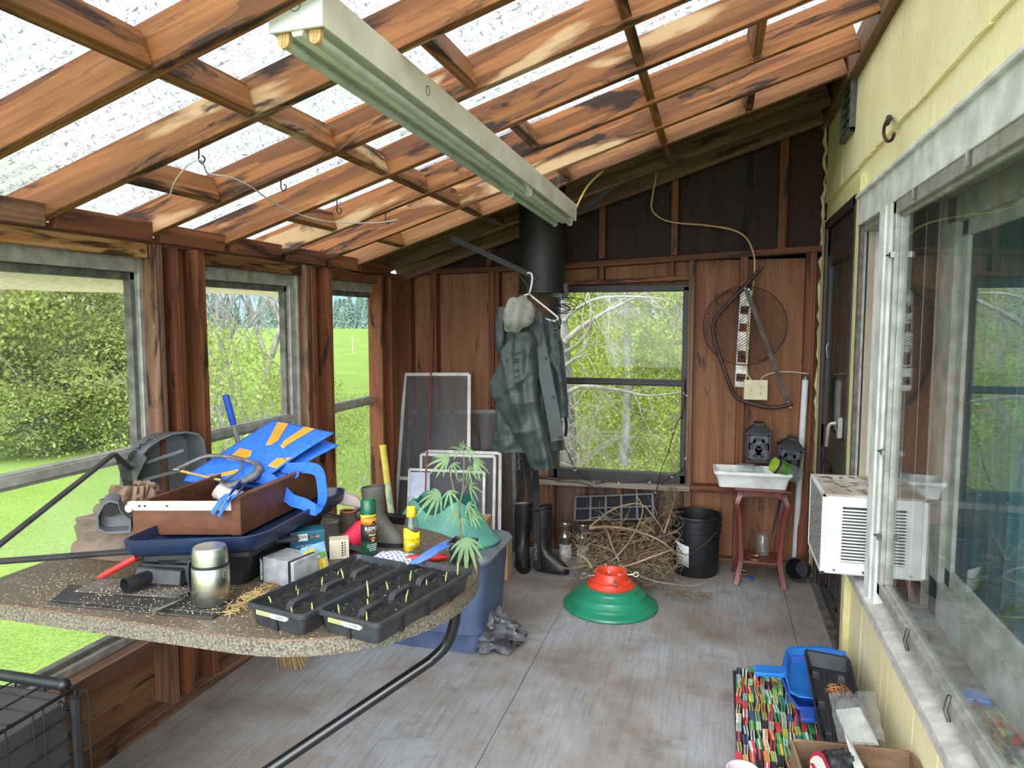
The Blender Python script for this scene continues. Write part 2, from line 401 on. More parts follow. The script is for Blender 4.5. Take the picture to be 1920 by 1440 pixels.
for x, z0, z1, w, m in ((-.165, .0, 2.0, .04, m_studd), (.155, .0, 2.02, .05, m_stud), (.555, 0, 2.04, .06, m_stud), (-1.09, 0, .47, .04, m_stud), (-.62, 0, .47, .035, m_stud), (-.76, 1.86, 2.0, .04, m_stud), (-.30, 1.86, 2.0, .04, m_stud),
                     (-.755, 2.02, 2.66, .042, m_stud), (-.283, 2.03, 2.74, .045, m_stud), (.375, 2.05, 2.86, .05, m_stud), (-1.55, 1.99, 2.3, .04, m_stud)):
    beam('stud', (x, 4.893, z0), (x, 4.893, z1), w, .085, m, wb, up=(0, -1, 0), lift=-.0425)
beam('ledge', (-1.25, 4.885, 1.945), (.61, 4.885, 2.03), .10, .038, m_stud, wb)
beam('ledge', (-2.2, 4.885, 1.935), (-1.25, 4.885, 1.95), .10, .035, m_stud, wb)
beam('window_header', (WX0, 4.88, 1.842), (-.18, 4.88, 1.868), .08, .028, m_stud, wb)
beam('ledge', (-1.2, 4.872, .468), (-.15, 4.872, .482), .13, .038, m_gwood, wb)
beam('ledge', (-.15, 4.88, .482), (.14, 4.88, .488), .10, .038, m_stud, wb)
beam('bottom_plate', (-2.2, 4.9, 0), (.62, 4.9, 0), .07, .035, m_studd, wb)
beam('wall_plate', (-2.2, 4.80, rz(-2.2) - .02), (.6, 4.80, rz(.6) - .02), .04, .10, m_studd, wb)
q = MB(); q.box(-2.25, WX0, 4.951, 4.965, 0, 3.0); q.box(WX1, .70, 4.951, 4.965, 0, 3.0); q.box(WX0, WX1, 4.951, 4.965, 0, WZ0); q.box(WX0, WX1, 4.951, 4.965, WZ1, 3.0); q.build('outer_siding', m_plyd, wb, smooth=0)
# back window
w4 = thing('window_4', 'dark bronze sash window in the end wall looking onto cedar trees', 'window', (-.63, 4.9, WZ0), kind='structure')
f = MB()
for (a, b, c, d) in ((WX0 - .03, WX0 + .03, WZ0 - .01, WZ1 + .0), (WX1 - .045, WX1 + .0, WZ0 - .01, WZ1), (WX0, WX1, WZ0 - .01, WZ0 + .055), (WX0, WX1, WZ1 - .03, WZ1 + .015)): f.box(a, b, 4.875, 4.96, c, d)
f.build('window_frame', m_bronze, w4, smooth=0, bevel=.004)
f = MB(); f.box(WX0, WX1, 4.885, 4.925, 1.17, 1.215); f.box(WX0, WX1 + .0, 4.87, 4.90, 1.178, 1.2); f.build('meeting_rail', m_bronze, w4, smooth=0, bevel=.003)
MB().box(WX0 + .03, WX1 - .04, 4.918, 4.921, 1.21, WZ1 - .03).build('upper_pane', m_glass, w4, smooth=0)
MB().box(WX0 + .03, WX1 - .04, 4.906, 4.909, WZ0 + .05, 1.175).build('lower_pane', m_glass, w4, smooth=0)
# ------------------------------------------------------------------ right wall, yellow shingles
def yellow():
    t = NT('yellow painted shingles'); v = t.coords((22, 22, 1.2), False); a = t.noise(v, 1.6, 6, .65); w = t.coords((1, 1, 1), False)
    b = t.noise(w, 3.2, 6, .6)
    col = t.ramp(b, [(.34, lin((250, 238, 192))), (.66, lin((240, 226, 172)))])
    col = t.mix(t.ramp(a, [(.62, 0), (.78, .45)]), col, lin((176, 164, 116)))
    g = t.noise(t.coords((30, 30, 5), False), 3, 5, .6); col = t.mix(t.ramp(g, [(.64, 0), (.70, .55)]), col, lin((150, 140, 104)))
    return t.bsdf(col, .7, 0, .25, a, .5, .006)
m_yel = yellow()
m_yelp = mat('yellow trim paint', (228, 222, 164), (206, 196, 136), .6, ns=14, st=(8, 8, 1), bump=.2)
XW = .645
wr = thing('wall_right', 'pale yellow shingled house wall on the right', 'wall', (XW, 2.5, 0), kind='structure')
q = MB()
def shingles(y0, y1, z0, z1, seed, lift=.0):
    r = random.Random(seed); y = y0
    while y < y1 - .01:
        w = r.choice((.07, .1, .13, .16, .2, .11)); y2 = min(y + w, y1); 
        t = .012 + r.random() * .003 + lift
        q.hexa([(XW - t, y + .002, z0 + r.uniform(-.006, .006)), (XW - t, y2 - .0015, z0 + r.uniform(-.006, .006)), (XW, y2 - .0015, z0), (XW, y + .0015, z0)],
               [(XW - t * .55, y + .0015, z1), (XW - t * .55, y2 - .0015, z1), (XW, y2 - .0015, z1), (XW, y + .0015, z1)])
        y = y2
shingles(.0, 4.9, 2.33, 2.99, 1, .008); shingles(.0, 3.72, 2.1, 2.33, 2); shingles(4.72, 4.9, 0, 2.33, 5); shingles(3.72, 4.72, 2.2, 2.33, 3)
shingles(.0, 3.64, .0, .50, 4)
q.build('shingles', m_yel, wr, smooth=0)
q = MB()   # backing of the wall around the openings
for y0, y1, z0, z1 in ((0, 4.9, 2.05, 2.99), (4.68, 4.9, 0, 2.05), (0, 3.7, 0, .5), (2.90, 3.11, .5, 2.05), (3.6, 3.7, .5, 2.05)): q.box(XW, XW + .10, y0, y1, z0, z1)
q.build('wall_core', mat('shingle gap shade', (96, 88, 70), (76, 70, 58), .9), wr, smooth=0)  # dark colour stands in for the shade in the gaps between shingles
beam('roof_ledger', (.605, .2, rz(.6) - .03), (.605, 4.9, rz(.6) - .03), .045, .14, m_studd, wr)
MB().box(.60, XW, 4.68, 4.78, 0, 2.2).build('corner_trim', m_yelp, wr, smooth=0, bevel=.004)
MB().box(.61, XW, 3.62, 4.70, 2.19, 2.27).build('door_head_trim', m_yelp, wr, smooth=0, bevel=.004)
MB().box(.605, XW, 3.61, 3.69, 0.0, 2.26).build('door_side_trim', m_yelp, wr, smooth=0, bevel=.004)
# caulk along the corner between plywood and yellow wall
q = MB(); r = random.Random(4); pts = []
for k in range(60):
    z = .05 + k * .048; pts.append(V((.612 + r.uniform(-.012, .010), 4.845 + r.uniform(-.004, .004), z)))
q.tube(pts, [.006 + r.random() * .007 for _ in pts], 6); q.build('foam_sealant', mat('old sealant', (214, 204, 160), (180, 168, 120), .8), wr)
# door
m_door = mat('dark brown storm door', (58, 50, 48), (42, 36, 34), .4, ns=10)
d = thing('door_1', 'dark brown storm door with scalloped top panel and glass', 'door', (.63, 4.2, 0), kind='structure')
DY0, DY1 = 3.70, 4.68
q = MB(); q.box(.60, .66, DY0, DY0 + .05, 0, 2.19); q.box(.60, .66, DY1 - .05, DY1, 0, 2.19); q.box(.60, .66, DY0, DY1, 2.14, 2.19); q.build('door_frame', m_door, d, smooth=0, bevel=.004)
q = MB(); a0, a1 = DY0 + .055, DY1 - .055
q.box(.615, .645, a0, a0 + .09, .02, 2.135); q.box(.615, .645, a1 - .09, a1, .02, 2.135); q.box(.615, .645, a0, a1, 1.98, 2.135); q.box(.615, .645, a0, a1, .86, 1.0); q.box(.622, .638, a0, a1, .02, .86)
for z0, z1 in ((.12, .80),):
    for y0, y1 in ((a0 + .12, (a0 + a1) / 2 - .04), ((a0 + a1) / 2 + .04, a1 - .12)):
        q.box(.612, .622, y0, y1, z0, z0 + .03); q.box(.612, .622, y0, y1, z1 - .03, z1); q.box(.612, .622, y0, y0 + .03, z0, z1); q.box(.612, .622, y1 - .03, y1, z0, z1)
q.build('door_leaf', m_door, d, smooth=0, bevel=.003)
q = MB(); K = 7
for k in range(K):
    y = a0 + .09 + (a1 - a0 - .18) * k / K; w = (a1 - a0 - .18) / K
    q.prism([(y, 1.985), (y + w, 1.985), (y + w, 1.95), (y + w * .5, 1.915), (y, 1.95)], .618, .63, MX(((0, 0, 1, 0), (1, 0, 0, 0), (0, 1, 0, 0), (0, 0, 0, 1))))
q.build('scalloped_valance', m_door, d, smooth=0)
MB().box(.629, .632, a0 + .08, a1 - .08, .99, 1.99).build('pane', glass('door glass', 1.4, (.8, .85, .82), .02, .4), d, smooth=0)
q = MB(); q.box(.58, .60, 3.80, 3.85, 1.03, 1.13); q.tube(smoothpts([(.575, 3.825, 1.10), (.545, 3.83, 1.09), (.54, 3.84, 1.03), (.54, 3.86, .98)]), .009, 8); q.tube([(.58, 3.825, 1.09), (.60, 3.825, 1.09)], .014, 10)
q.build('door_handle', mat('grey metal handle', (178, 176, 172), (150, 148, 144), .4, .4), d)
MB().box(.585, .66, DY0, DY1, 0, .022).build('threshold', m_alud, d, smooth=0)
# inner green house door behind the storm door
m_green = mat('inner door sage paint', (168, 184, 166), (146, 160, 146), .6)
q = MB(); q.box(.74, .78, 3.7, 4.7, 0, 2.15); q.box(.73, .74, 4.0, 4.05, 0, 2.15); q.box(.73, .74, 4.4, 4.45, 0, 2.15); q.build('inner_door', m_green, d, smooth=0)
MB().box(.728, .74, 4.42, 4.46, 1.12, 1.2).build('lock_plate', m_rust, d, smooth=0)
q = MB(); q.tube(smoothpts([(.61, 4.42, 1.48), (.60, 4.42, 1.46), (.60, 4.42, 1.43), (.605, 4.41, 1.40), (.60, 4.39, 1.40)]), .003, 6); q.tube(arc((.608, 4.42, 1.49), (0, 1, 0), (0, 0, 1), .008, 0, 6.2, 10), .002, 5); q.build('latch_hook', m_steel, d)
# white head trim and window trim
wt = thing('trim_2', 'weathered white wooden trim round the house windows', 'trim', (.62, 2, .47), kind='structure')
q = MB(); q.box(.60, XW, .0, 3.61, 2.03, 2.16); q.hexa([(.585, 0, 2.15), (.585, 3.61, 2.15), (XW, 3.61, 2.15), (XW, 0, 2.15)], [(.585, 0, 2.165), (.585, 3.61, 2.165), (XW, 3.61, 2.18), (XW, 0, 2.18)]); q.build('head_board', m_white, wt, smooth=0, bevel=.003)
q = MB(); q.box(.595, XW, 2.93, 3.12, .5, 2.03); q.box(.588, .6, 2.985, 3.02, .52, 2.03); q.build('window_post', m_white, wt, smooth=0, bevel=.004)
q = MB(); q.box(.588, .608, .0, 3.6, .455, .50); q.hexa([(.575, 0, .50), (.575, 3.6, .50), (.70, 3.6, .50), (.70, 0, .50)], [(.575, 0, .525), (.575, 3.6, .525), (.70, 3.6, .555), (.70, 0, .555)])
q.build('sill', mat('dirty white sill', (206, 202, 196), (176, 170, 162), .75, ns=16, bump=.2, speck=(60, .3, (130, 122, 112))), wt, smooth=0, bevel=.004)
m_reveal = mat('beige reveal paint', (196, 184, 164), (168, 154, 134), .7, ns=6, st=(1, 1, .3))
# narrow window with the air conditioner
w5 = thing('window_5', 'narrow white sash window holding the air conditioner', 'window', (.68, 3.35, .5), kind='structure')
q = MB(); q.box(.62, .70, 3.115, 3.14, .5, 2.03); q.box(.62, .70, 3.12, 3.6, 2.0, 2.04); q.build('window_frame', m_alu, w5, smooth=0, bevel=.003)
for x0, x1, m_ in ((.605, .622, m_alud), (.622, .632, m_alu), (.632, .64, m_bronze), (.64, .668, m_reveal), (.668, .682, m_whitep), (.682, .745, m_reveal)): MB().box(x0, x1, 3.56 + .012 * (m_ is m_bronze), 3.605, .5, 2.03).build('side_jamb', m_, w5, smooth=0)
q = MB(); q.box(.70, .73, 3.14, 3.19, 1.25, 2.0); q.box(.70, .73, 3.5, 3.56, .95, 2.0); q.box(.70, .73, 3.14, 3.56, 1.24, 1.30); q.box(.70, .73, 3.14, 3.56, 1.95, 2.0); q.build('sash', m_whitep, w5, smooth=0, bevel=.003)
MB().box(.712, .715, 3.18, 3.52, 1.29, 1.96).build('pane', m_glass, w5, smooth=0)
q = MB(); q.box(.70, .712, 3.14, 3.56, .9, 1.0)
for k in range(9): q.box(.694, .70, 3.14 + k * .047, 3.15 + k * .047, .9, 1.0)
q.build('side_curtain', m_whitep, w5, smooth=0)
# big storm window
w6 = thing('window_6', 'large aluminium storm window reflecting the end window', 'window', (.64, 1.6, .55), kind='structure')
q = MB()
y0, y1, z0, z1 = .25, 2.935, .575, 2.03
for (a, b, c, d2) in ((y1 - .045, y1, z0, z1), (y0, y0 + .045, z0, z1), (y0, y1, z0, z0 + .045), (y0, y1, z1 - .045, z1)): q.box(.605, .64, a, b, c, d2)
for (a, b, c, d2) in ((y1 - .06, y1 - .04, z0, z1), (y0, y1, z0 + .04, z0 + .055), (y0, y1, z1 - .06, z1 - .04)): q.box(.62, .638, a, b, c, d2)
q.build('storm_frame', m_alu, w6, smooth=0, bevel=.003)
MB().box(.627, .631, y0 + .02, y1 - .03, z0 + .03, z1 - .03).build('pane', m_glassr, w6, smooth=0)
for yy, zz in ((2.90, 1.84), (2.90, 1.12), (2.90, .8)):
    q = MB(); q.box(.592, .606, yy - .012, yy + .012, zz - .01, zz + .01); q.tube([(.6, yy, zz), (.588, yy + .03, zz)], .004, 6); q.build('clip', m_steel, w6)
for yy in (2.62, 2.1): 
    q = MB(); q.tube([(.61, yy, 2.035), (.596, yy, 2.025), (.598, yy, 1.99)], .006, 6); q.build('clip', m_steel, w6)
for yy in (2.44, 2.02):
    q = MB(); q.tube([(.60, yy, .57), (.59, yy, .60), (.598, yy, .64)], .006, 6); q.build('clip', m_steel, w6)
m_inner = mat('off white inner frame', (204, 202, 194), (170, 166, 156), .65, ns=12, speck=(50, .28, (130, 124, 114)))
q = MB(); q.box(.645, .80, 2.90, 2.93, .5, 2.05)
for k in range(3): q.box(.66 + k * .045, .662 + k * .045, 2.894, 2.90, .5, 2.05)
q.build('side_reveal', m_reveal, w6, smooth=0)
MB().box(.645, .80, .2, 2.9, 2.02, 2.04).build('head_reveal', m_reveal, w6, smooth=0)
q = MB(); q.box(.645, .80, .2, 2.9, .53, .56); q.build('inner_sill', mat('grimy inner sill', (176, 168, 156), (120, 110, 98), .85, ns=14, speck=(45, .35, (80, 72, 64))), w6, smooth=0)
q = MB(); IY = 2.84
for (a, b, c, d2) in ((IY - .1, IY + .06, .56, 2.02), (.2, IY, .56, .70), (.2, IY, 1.93, 2.02)): q.box(.755, .80, a, b, c, d2)
for (a, b, c, d2) in ((IY - .16, IY - .08, .64, 1.97), (.2, IY - .1, .68, .76), (.2, IY - .1, 1.88, 1.95)): q.box(.775, .79, a, b, c, d2)
q.build('inner_frame', m_inner, w6, smooth=0, bevel=.004)
# room seen dimly behind the glass
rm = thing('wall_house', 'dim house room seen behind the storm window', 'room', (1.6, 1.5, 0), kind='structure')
q = MB(); q.box(2.6, 2.65, -.5, 3.6, 0, .9); q.box(2.6, 2.65, -.5, 3.6, 2.15, 2.4); q.box(2.6, 2.65, 2.6, 3.6, .9, 2.15); q.box(.80, 2.6, 4.75, 4.79, 0, 2.4); q.box(.75, 2.65, -.5, 4.79, 2.35, 2.4); q.box(.76, 2.65, -.5, 4.79, -.02, .0); q.box(2.6, 2.65, 3.6, 4.79, 0, 2.4)  # far wall has an added, unseen opening so sky light reaches the curtain
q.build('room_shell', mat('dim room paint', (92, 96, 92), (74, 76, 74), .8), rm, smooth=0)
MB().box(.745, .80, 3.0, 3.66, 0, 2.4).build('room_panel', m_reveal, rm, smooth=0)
q = MB(); q.grid(lambda u, v: V((1.06 + .022 * math.sin(u * 90) + .01 * math.sin(u * 37 + v * 2), 1.5 + 2.2 * u, .42 + 1.65 * v)), 200, 8)
t = NT('teal curtain'); col = t.ramp(t.noise(t.coords((1, 14, 1)), 3, 3), [(.35, lin((120, 186, 194))), (.65, lin((92, 158, 170)))])
a_ = t.n('ShaderNodeBsdfDiffuse'); b_ = t.n('ShaderNodeBsdfTranslucent'); m_ = t.n('ShaderNodeMixShader'); m_.inputs[0].default_value = .6; t.l(col, a_.inputs[0]); t.l(col, b_.inputs[0]); t.l(a_.outputs[0], m_.inputs[1]); t.l(b_.outputs[0], m_.inputs[2]); t.l(m_.outputs[0], t.out.inputs['Surface'])
tag(q.build('curtain', t.m), 'teal curtain hanging inside the house behind the storm window', 'curtain')
for px, py, Y, s, lab in ((1795, 1125, 2.25, .05, 'small white plant pot inside behind the storm window, farther one'), (1850, 1190, 1.95, .055, 'small white plant pot inside behind the storm window, nearer one')):
    b = onx(px, py + 24, .93); b.z = .386; p = thing('potted_plant', lab, 'potted plant', b, group='pots on the inside sill')
    q = MB(); q.lathe([(.03 * s / .05, 0), (s, .08), (s, .09), (s * .9, .09), (s * .85, .075)], 18, T(*b)); q.build('pot', m_whitep, p)
    q = MB(); r = random.Random(int(px))
    for k in range(14):
        a = r.uniform(0, 6.28); e = b + V((.1 * math.cos(a), .1 * math.sin(a), .12 + r.random() * .14)); mid = (b + e) / 2 + V((0, 0, .08))
        q.ribbon(smoothpts([b + V((0, 0, .08)), mid, e]), .014, (math.sin(a), -math.cos(a), .3), .001)
    q.build('leaves', mat('house plant green', (92, 128, 70), (70, 100, 56), .6), p)
MB().box(.83, 1.02, 1.2, 3.6, .36, .385).build('window_shelf', m_inner, rm, smooth=0)
# vent and hook on the siding
v0 = onx(1596, 205, .628); v = thing('wall_vent', 'dark grey louvred vent high on the yellow wall by the roof', 'vent', (.62, v0.y, v0.z - .14))
q = MB(); y, z = v0.y, v0.z; h, w = .14, .15
for a, b, c, d2 in ((y - w, y - w + .02, z - h, z + h), (y + w - .02, y + w, z - h, z + h), (y - w, y + w, z - h, z - h + .02), (y - w, y + w, z + h - .02, z + h)): q.box(.60, .628, a, b, c, d2)
q.build('vent_frame', mat('grey vent plastic', (104, 104, 102), (80, 80, 78), .5), v, smooth=0, bevel=.003)
for k in range(5): 
    zz = z - h + .035 + k * .048
    MB().hexa([(.602, y - w + .02, zz), (.602, y + w - .02, zz), (.606, y + w - .02, zz - .004), (.606, y - w + .02, zz - .004)], [(.626, y - w + .02, zz + .035), (.626, y + w - .02, zz + .035), (.628, y + w - .02, zz + .03), (.628, y - w + .02, zz + .03)]).build('louvre', mat('vent louvre', (112, 112, 110), (88, 88, 86), .5), v, smooth=0)
h0 = onx(1668, 222, .62); q = MB(); 
P = [onx(1670, 222, .625), onx(1668, 222, .60), onx(1660, 232, .585), onx(1657, 250, .585), onx(1663, 264, .585), onx(1672, 262, .585), onx(1677, 250, .585)]
q.tube(smoothpts(P), .006, 8); q.ball(onx(1667, 221, .61), .012, 8); q.tube([onx(1667, 221, .61), onx(1663, 232, .588)], .010, 6)
tag(q.build('plant_hook', m_rust), 'rusty black plant hook screwed into the yellow wall', 'hook')

# ------------------------------------------------------------------ air conditioner
m_acw = mat('weathered white enamel', (226, 226, 224), (206, 204, 200), .45, ns=8, speck=(40, .26, (150, 142, 130)))
m_coil = mat('dirty condenser coil', (176, 176, 172), (110, 110, 108), .6, .3, 90, lo=.46, hi=.54)
AX, AY0, AY1, AZ0, AZ1 = .435, 3.143, 3.556, .562, .897
ac = thing('air_conditioner', 'dusty white window air conditioner jutting from the narrow window', 'air conditioner', (.56, 3.28, AZ0))
MB().box(AX + .012, .742, AY0, AY1, AZ0, AZ1 - .006).build('casing', m_acw, ac, smooth=0, bevel=.008)
MB().box(AX + .008, .742, AY0 - .002, AY1 + .002, AZ1 - .008, AZ1).build('top_cover', mat('leaf littered top', (206, 202, 192), (168, 156, 138), .7, ns=9, speck=(26, .34, (128, 108, 84))), ac, smooth=0, bevel=.003)
MB().box(AX, AX + .014, AY0 + .012, AY1 - .012, AZ0 + .01, AZ1 - .012).build('rear_coil', m_coil, ac, smooth=0)
q = MB()
for a, b, c, d2 in ((AY0, AY0 + .014, AZ0, AZ1), (AY1 - .014, AY1, AZ0, AZ1), (AY0, AY1, AZ0, AZ0 + .012), (AY0, AY1, AZ1 - .014, AZ1)): q.box(AX - .003, AX + .014, a, b, c, d2)
q.build('rear_rim', m_acw, ac, smooth=0, bevel=.002)
g0, g1 = AX + .075, AX + .165
q = MB(); q.box(g0, g1, AY0 - .0012, AY0 + .001, AZ0 + .055, AZ1 - .05); q.box(g1 + .04, g1 + .15, AY0 - .0012, AY0 + .001, AZ0 + .055, AZ1 - .05); q.build('grille_void', m_ink if 'm_ink' in globals() else m_black, ac, smooth=0)
q = MB()
for k in range(17):
    z = AZ0 + .058 + k * (AZ1 - AZ0 - .11) / 17
    for x0, x1 in ((g0 - .002, g1 + .002), (g1 + .038, g1 + .152)): q.box(x0, x1, AY0 - .005, AY0, z, z + .0065)
q.build('grille_bars', m_acw, ac, smooth=0)
for x in (AX + .05, AX + .16):
    q = MB(); q.tube([(x, AY0 - .004, AZ0 + .018), (x, AY0 + .002, AZ0 + .018)], .005, 8); q.build('screw', m_steel, ac)
r = random.Random(3)
q = MB()
for k in range(34):
    p = V((r.uniform(AX + .03, .66), r.uniform(AY0 + .03, AY1 - .03), AZ1 + .002)); d = V((r.gauss(0, 1), r.gauss(0, 1), .1)).normalized() * r.uniform(.008, .03); e = V((-d.y, d.x, .004)) * .4; q.add([p - d, p + e, p + d, p - e], [(0, 1, 2, 3)])
tag(q.build('fallen_leaves', mat('dead leaf litter', (150, 132, 108), (112, 94, 74), .9), smooth=0), 'dead leaf litter scattered on top of the air conditioner', 'leaves', kind='stuff')
# ------------------------------------------------------------------ roof
def roof_mat():
    t = NT('translucent corrugated roofing'); v = t.coords((1, 1, 1), False)
    f = t.noise(t.coords((1, 3.4, 1), False), 42, 2, .5, 1.2); f2 = t.noise(t.coords((3.6, 1.2, 1), False), 42, 2, .5, 1.2); g = t.noise(v, 1.2, 3); b = t.noise(t.coords((1.3, 7, 1), False), 3, 3)
    fib = t.mix(1, t.ramp(f, [(.30, .36), (.41, 1)]), t.ramp(f2, [(.30, .36), (.41, 1)]), 'MULTIPLY')
    col = t.mix(t.ramp(g, [(.35, 0), (.7, .25)]), lin((238, 239, 238)), lin((214, 215, 208)))
    col = t.mix(1, col, fib, 'MULTIPLY')
    a = t.n('ShaderNodeBsdfTranslucent'); d = t.n('ShaderNodeBsdfDiffuse'); p = t.n('ShaderNodeBsdfTransparent')
    for s in (a, d): t.l(col, s.inputs[0])
    tc = t.mix(t.ramp(b, [(.4, 0), (.75, .5)]), lin((250, 250, 250)), lin((228, 228, 220))); tc = t.mix(1, tc, fib, 'MULTIPLY'); t.l(tc, p.inputs[0])
    m1 = t.n('ShaderNodeMixShader'); m1.inputs[0].default_value = .2; t.l(a.outputs[0], m1.inputs[1]); t.l(d.outputs[0], m1.inputs[2])
    m2 = t.n('ShaderNodeMixShader'); m2.inputs[0].default_value = .38; t.l(m1.outputs[0], m2.inputs[1]); t.l(p.outputs[0], m2.inputs[2]); t.l(m2.outputs[0], t.out.inputs['Surface'])
    return t.m
m_roof = roof_mat()
RH = .118
cl = thing('ceiling', 'corrugated translucent white roof panels over brown rafters', 'ceiling', (-.8, 2, 2.4), kind='structure')
for k, (ya, yb) in enumerate(((-.55, .62), (.60, 1.62), (1.60, 2.62), (2.60, 3.99))):
    n = int((yb - ya) / .0085)
    q = MB(); q.grid(lambda u, v: V((-2.5 + 3.12 * u, ya + (yb - ya) * v, rz(-2.5 + 3.12 * u) + RH + .012 + .004 * k + .010 * math.cos((ya + (yb - ya) * v) * 2 * PI / .068))), 24, n)
    q.build('roof_panel', m_roof, cl, smooth=180)
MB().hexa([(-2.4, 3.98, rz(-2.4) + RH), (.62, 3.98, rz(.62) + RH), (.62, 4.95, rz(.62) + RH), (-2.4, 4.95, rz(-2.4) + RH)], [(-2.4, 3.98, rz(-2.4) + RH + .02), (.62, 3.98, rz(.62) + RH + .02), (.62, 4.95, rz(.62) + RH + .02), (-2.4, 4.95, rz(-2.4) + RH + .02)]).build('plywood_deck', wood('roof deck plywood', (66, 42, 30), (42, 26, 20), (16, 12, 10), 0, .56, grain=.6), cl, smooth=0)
ordn = ['first', 'second', 'third', 'fourth', 'fifth', 'sixth', 'seventh', 'eighth']
for i, y in enumerate(RY_):
    y2 = y + (.03 if i < 6 else -.02)
    m = m_raft if i < 6 else wood('far rafter wood', (168, 118, 76), (116, 76, 46), (44, 28, 20), 0, .57)
    tag(beam('rafter', (-2.36, y - .005, rz(-2.36)), (.585, y2, rz(.585)), .038, RH, m), 'stained orange roof rafter, %s counted from the camera' % ordn[i], 'rafter', 'sloping roof rafters', 'structure')
tag(beam('rafter', (-2.3, 4.42, rz(-2.3)), (.585, 4.47, rz(.585)), .038, .115, m_studd), 'dark roof rafter in the shade just before the end wall', 'rafter', 'sloping roof rafters', 'structure')
tag(beam('rafter', (-2.36, 1.035, rz(-2.36)), (.585, 1.06, rz(.585)), .038, RH, m_raft), 'stained orange roof rafter directly above the camera', 'rafter', 'sloping roof rafters', 'structure')
ry2 = [1.04] + RY_ + [4.42]
def block(x, i, lab):
    a, b = ry2[i] + .02, ry2[i + 1] - .02
    z = rz(x) + .006
    tag(beam('roof_blocking', (x, a, z), (x, b, z), .036, .088, m_raft if i < 7 else m_studd, up=(-RS, 0, 1)), lab, 'roof blocking', 'wooden blocks between the rafters', 'structure')
bay = ['nearest bay', 'second bay', 'third bay', 'fourth bay', 'fifth bay', 'sixth bay', 'seventh bay', 'last bay']
for i in range(8): block(-1.31, i, 'wooden block in the long row left of the light fixture, %s from the camera' % bay[i])
for i in range(2, 8): block(-.29, i, 'wooden block in the long row right of the light fixture, %s from the camera' % bay[i])
for i in (2, 4, 6): block(-1.79, i, 'short wooden block close above the left windows, %s from the camera' % bay[i])
for i in (2, 4, 6): block(-.79, i, 'short wooden block midway up the roof slope, %s from the camera' % bay[i])
for i in (4, 6): block(.13, i, 'short wooden block high near the yellow wall, %s from the camera' % bay[i])
# fluorescent strip light on chains
m_fix = mat('enamelled light housing', (224, 222, 208), (206, 204, 188), .35, ns=7, speck=(70, .22, (150, 130, 100)))
m_tube = mat('unlit fluorescent tube', (196, 202, 190), (176, 184, 170), .25)
m_sock = mat('yellowed lamp socket', (214, 176, 116), (180, 140, 86), .5)
A, B = V((-.937, 1.50, 2.262)), V((-.825, 3.94, 2.150))
fx = thing('fluorescent_light', 'long white twin tube fluorescent strip light hanging below the rafters', 'light fixture', A); L = (B - A).length
FM = frame(A, B - A, z=(0, 0, 1))   # x along, y left, z up
q = MB()
w = .070
prof = [(-w, .0), (-w, .088), (w, .088), (w, .0), (w - .004, .0), (w - .012, .012), (.022, .012), (.012, -.014), (-.012, -.014), (-.022, .012), (-w + .012, .012), (-w + .004, 0)]
q.rings([[FM @ V((x, y, z)) for y, z in prof] for x in (.004, L - .004)])
q.build('housing', m_fix, fx, smooth=0, bevel=.002)
for x0, x1 in ((-.003, .006), (L - .006, L + .003)):
    MB().box(x0, x1, -w - .001, w + .001, -.002, .09, FM).build('end_plate', mat('white end plate', (226, 226, 226), (212, 212, 212), .4), fx, smooth=0, bevel=.002)
q = MB(); q.tube([FM @ V((-.0035, .014 * math.cos(a), .052 + .014 * math.sin(a))) for a in [k * PI / 10 for k in range(20)]], .0012, 4, closed=True); q.build('knockout', m_alud, fx)
q = MB(); q.tube([FM @ V((.55 + .012 * math.cos(a), -w - .001, .045 + .014 * math.sin(a))) for a in [k * PI / 10 for k in range(20)]], .0012, 4, closed=True); q.build('knockout', m_alud, fx)
for x in (.018, 1.62, 1.66, L - .03):
    for y in (-.042, .042):
        q = MB(); pr = [(-.015, .012), (.015, .012), (.015, -.018)] + [(.015 * math.cos(a), -.018 - .015 * math.sin(a)) for a in [k * PI / 8 for k in range(1, 8)]] + [(-.015, -.018)]
        q.rings([[FM @ V((xx, y + a, b)) for a, b in pr] for xx in (x - .007, x + .007)]); q.box(x - .009, x - .006, y - .006, y - .002, -.028, .0, FM); q.box(x - .009, x - .006, y + .002, y + .006, -.028, .0, FM)
        q.build('lamp_socket', m_sock if x < .1 else m_whitep, fx, bevel=.001)
for y in (-.042, .042):
    for a, b in ((.027, 1.61), (1.67, L - .04)):
        q = MB(); q.tube([FM @ V((a, y, -.019)), FM @ V((b, y, -.019))], .0125, 14); q.build('fluorescent_tube', m_tube, fx)
for xx in (.2, L - .12):
    q = MB(); p = FM @ V((xx, 0, .088)); top = rz(p.x) + .03
    n = max(3, int((top - p.z) / .022))
    for k in range(n):
        c = p + V((0, 0, (k + .5) * (top - p.z) / n)); u = V((1, 0, 0)) if k % 2 else V((0, 1, 0))
        q.tube([c + u * (.005 * math.cos(a)) + V((0, 0, .014 * math.sin(a))) for a in [j * PI / 5 for j in range(10)]], .0015, 5, closed=True)
    q.build('chain', m_steel, fx)
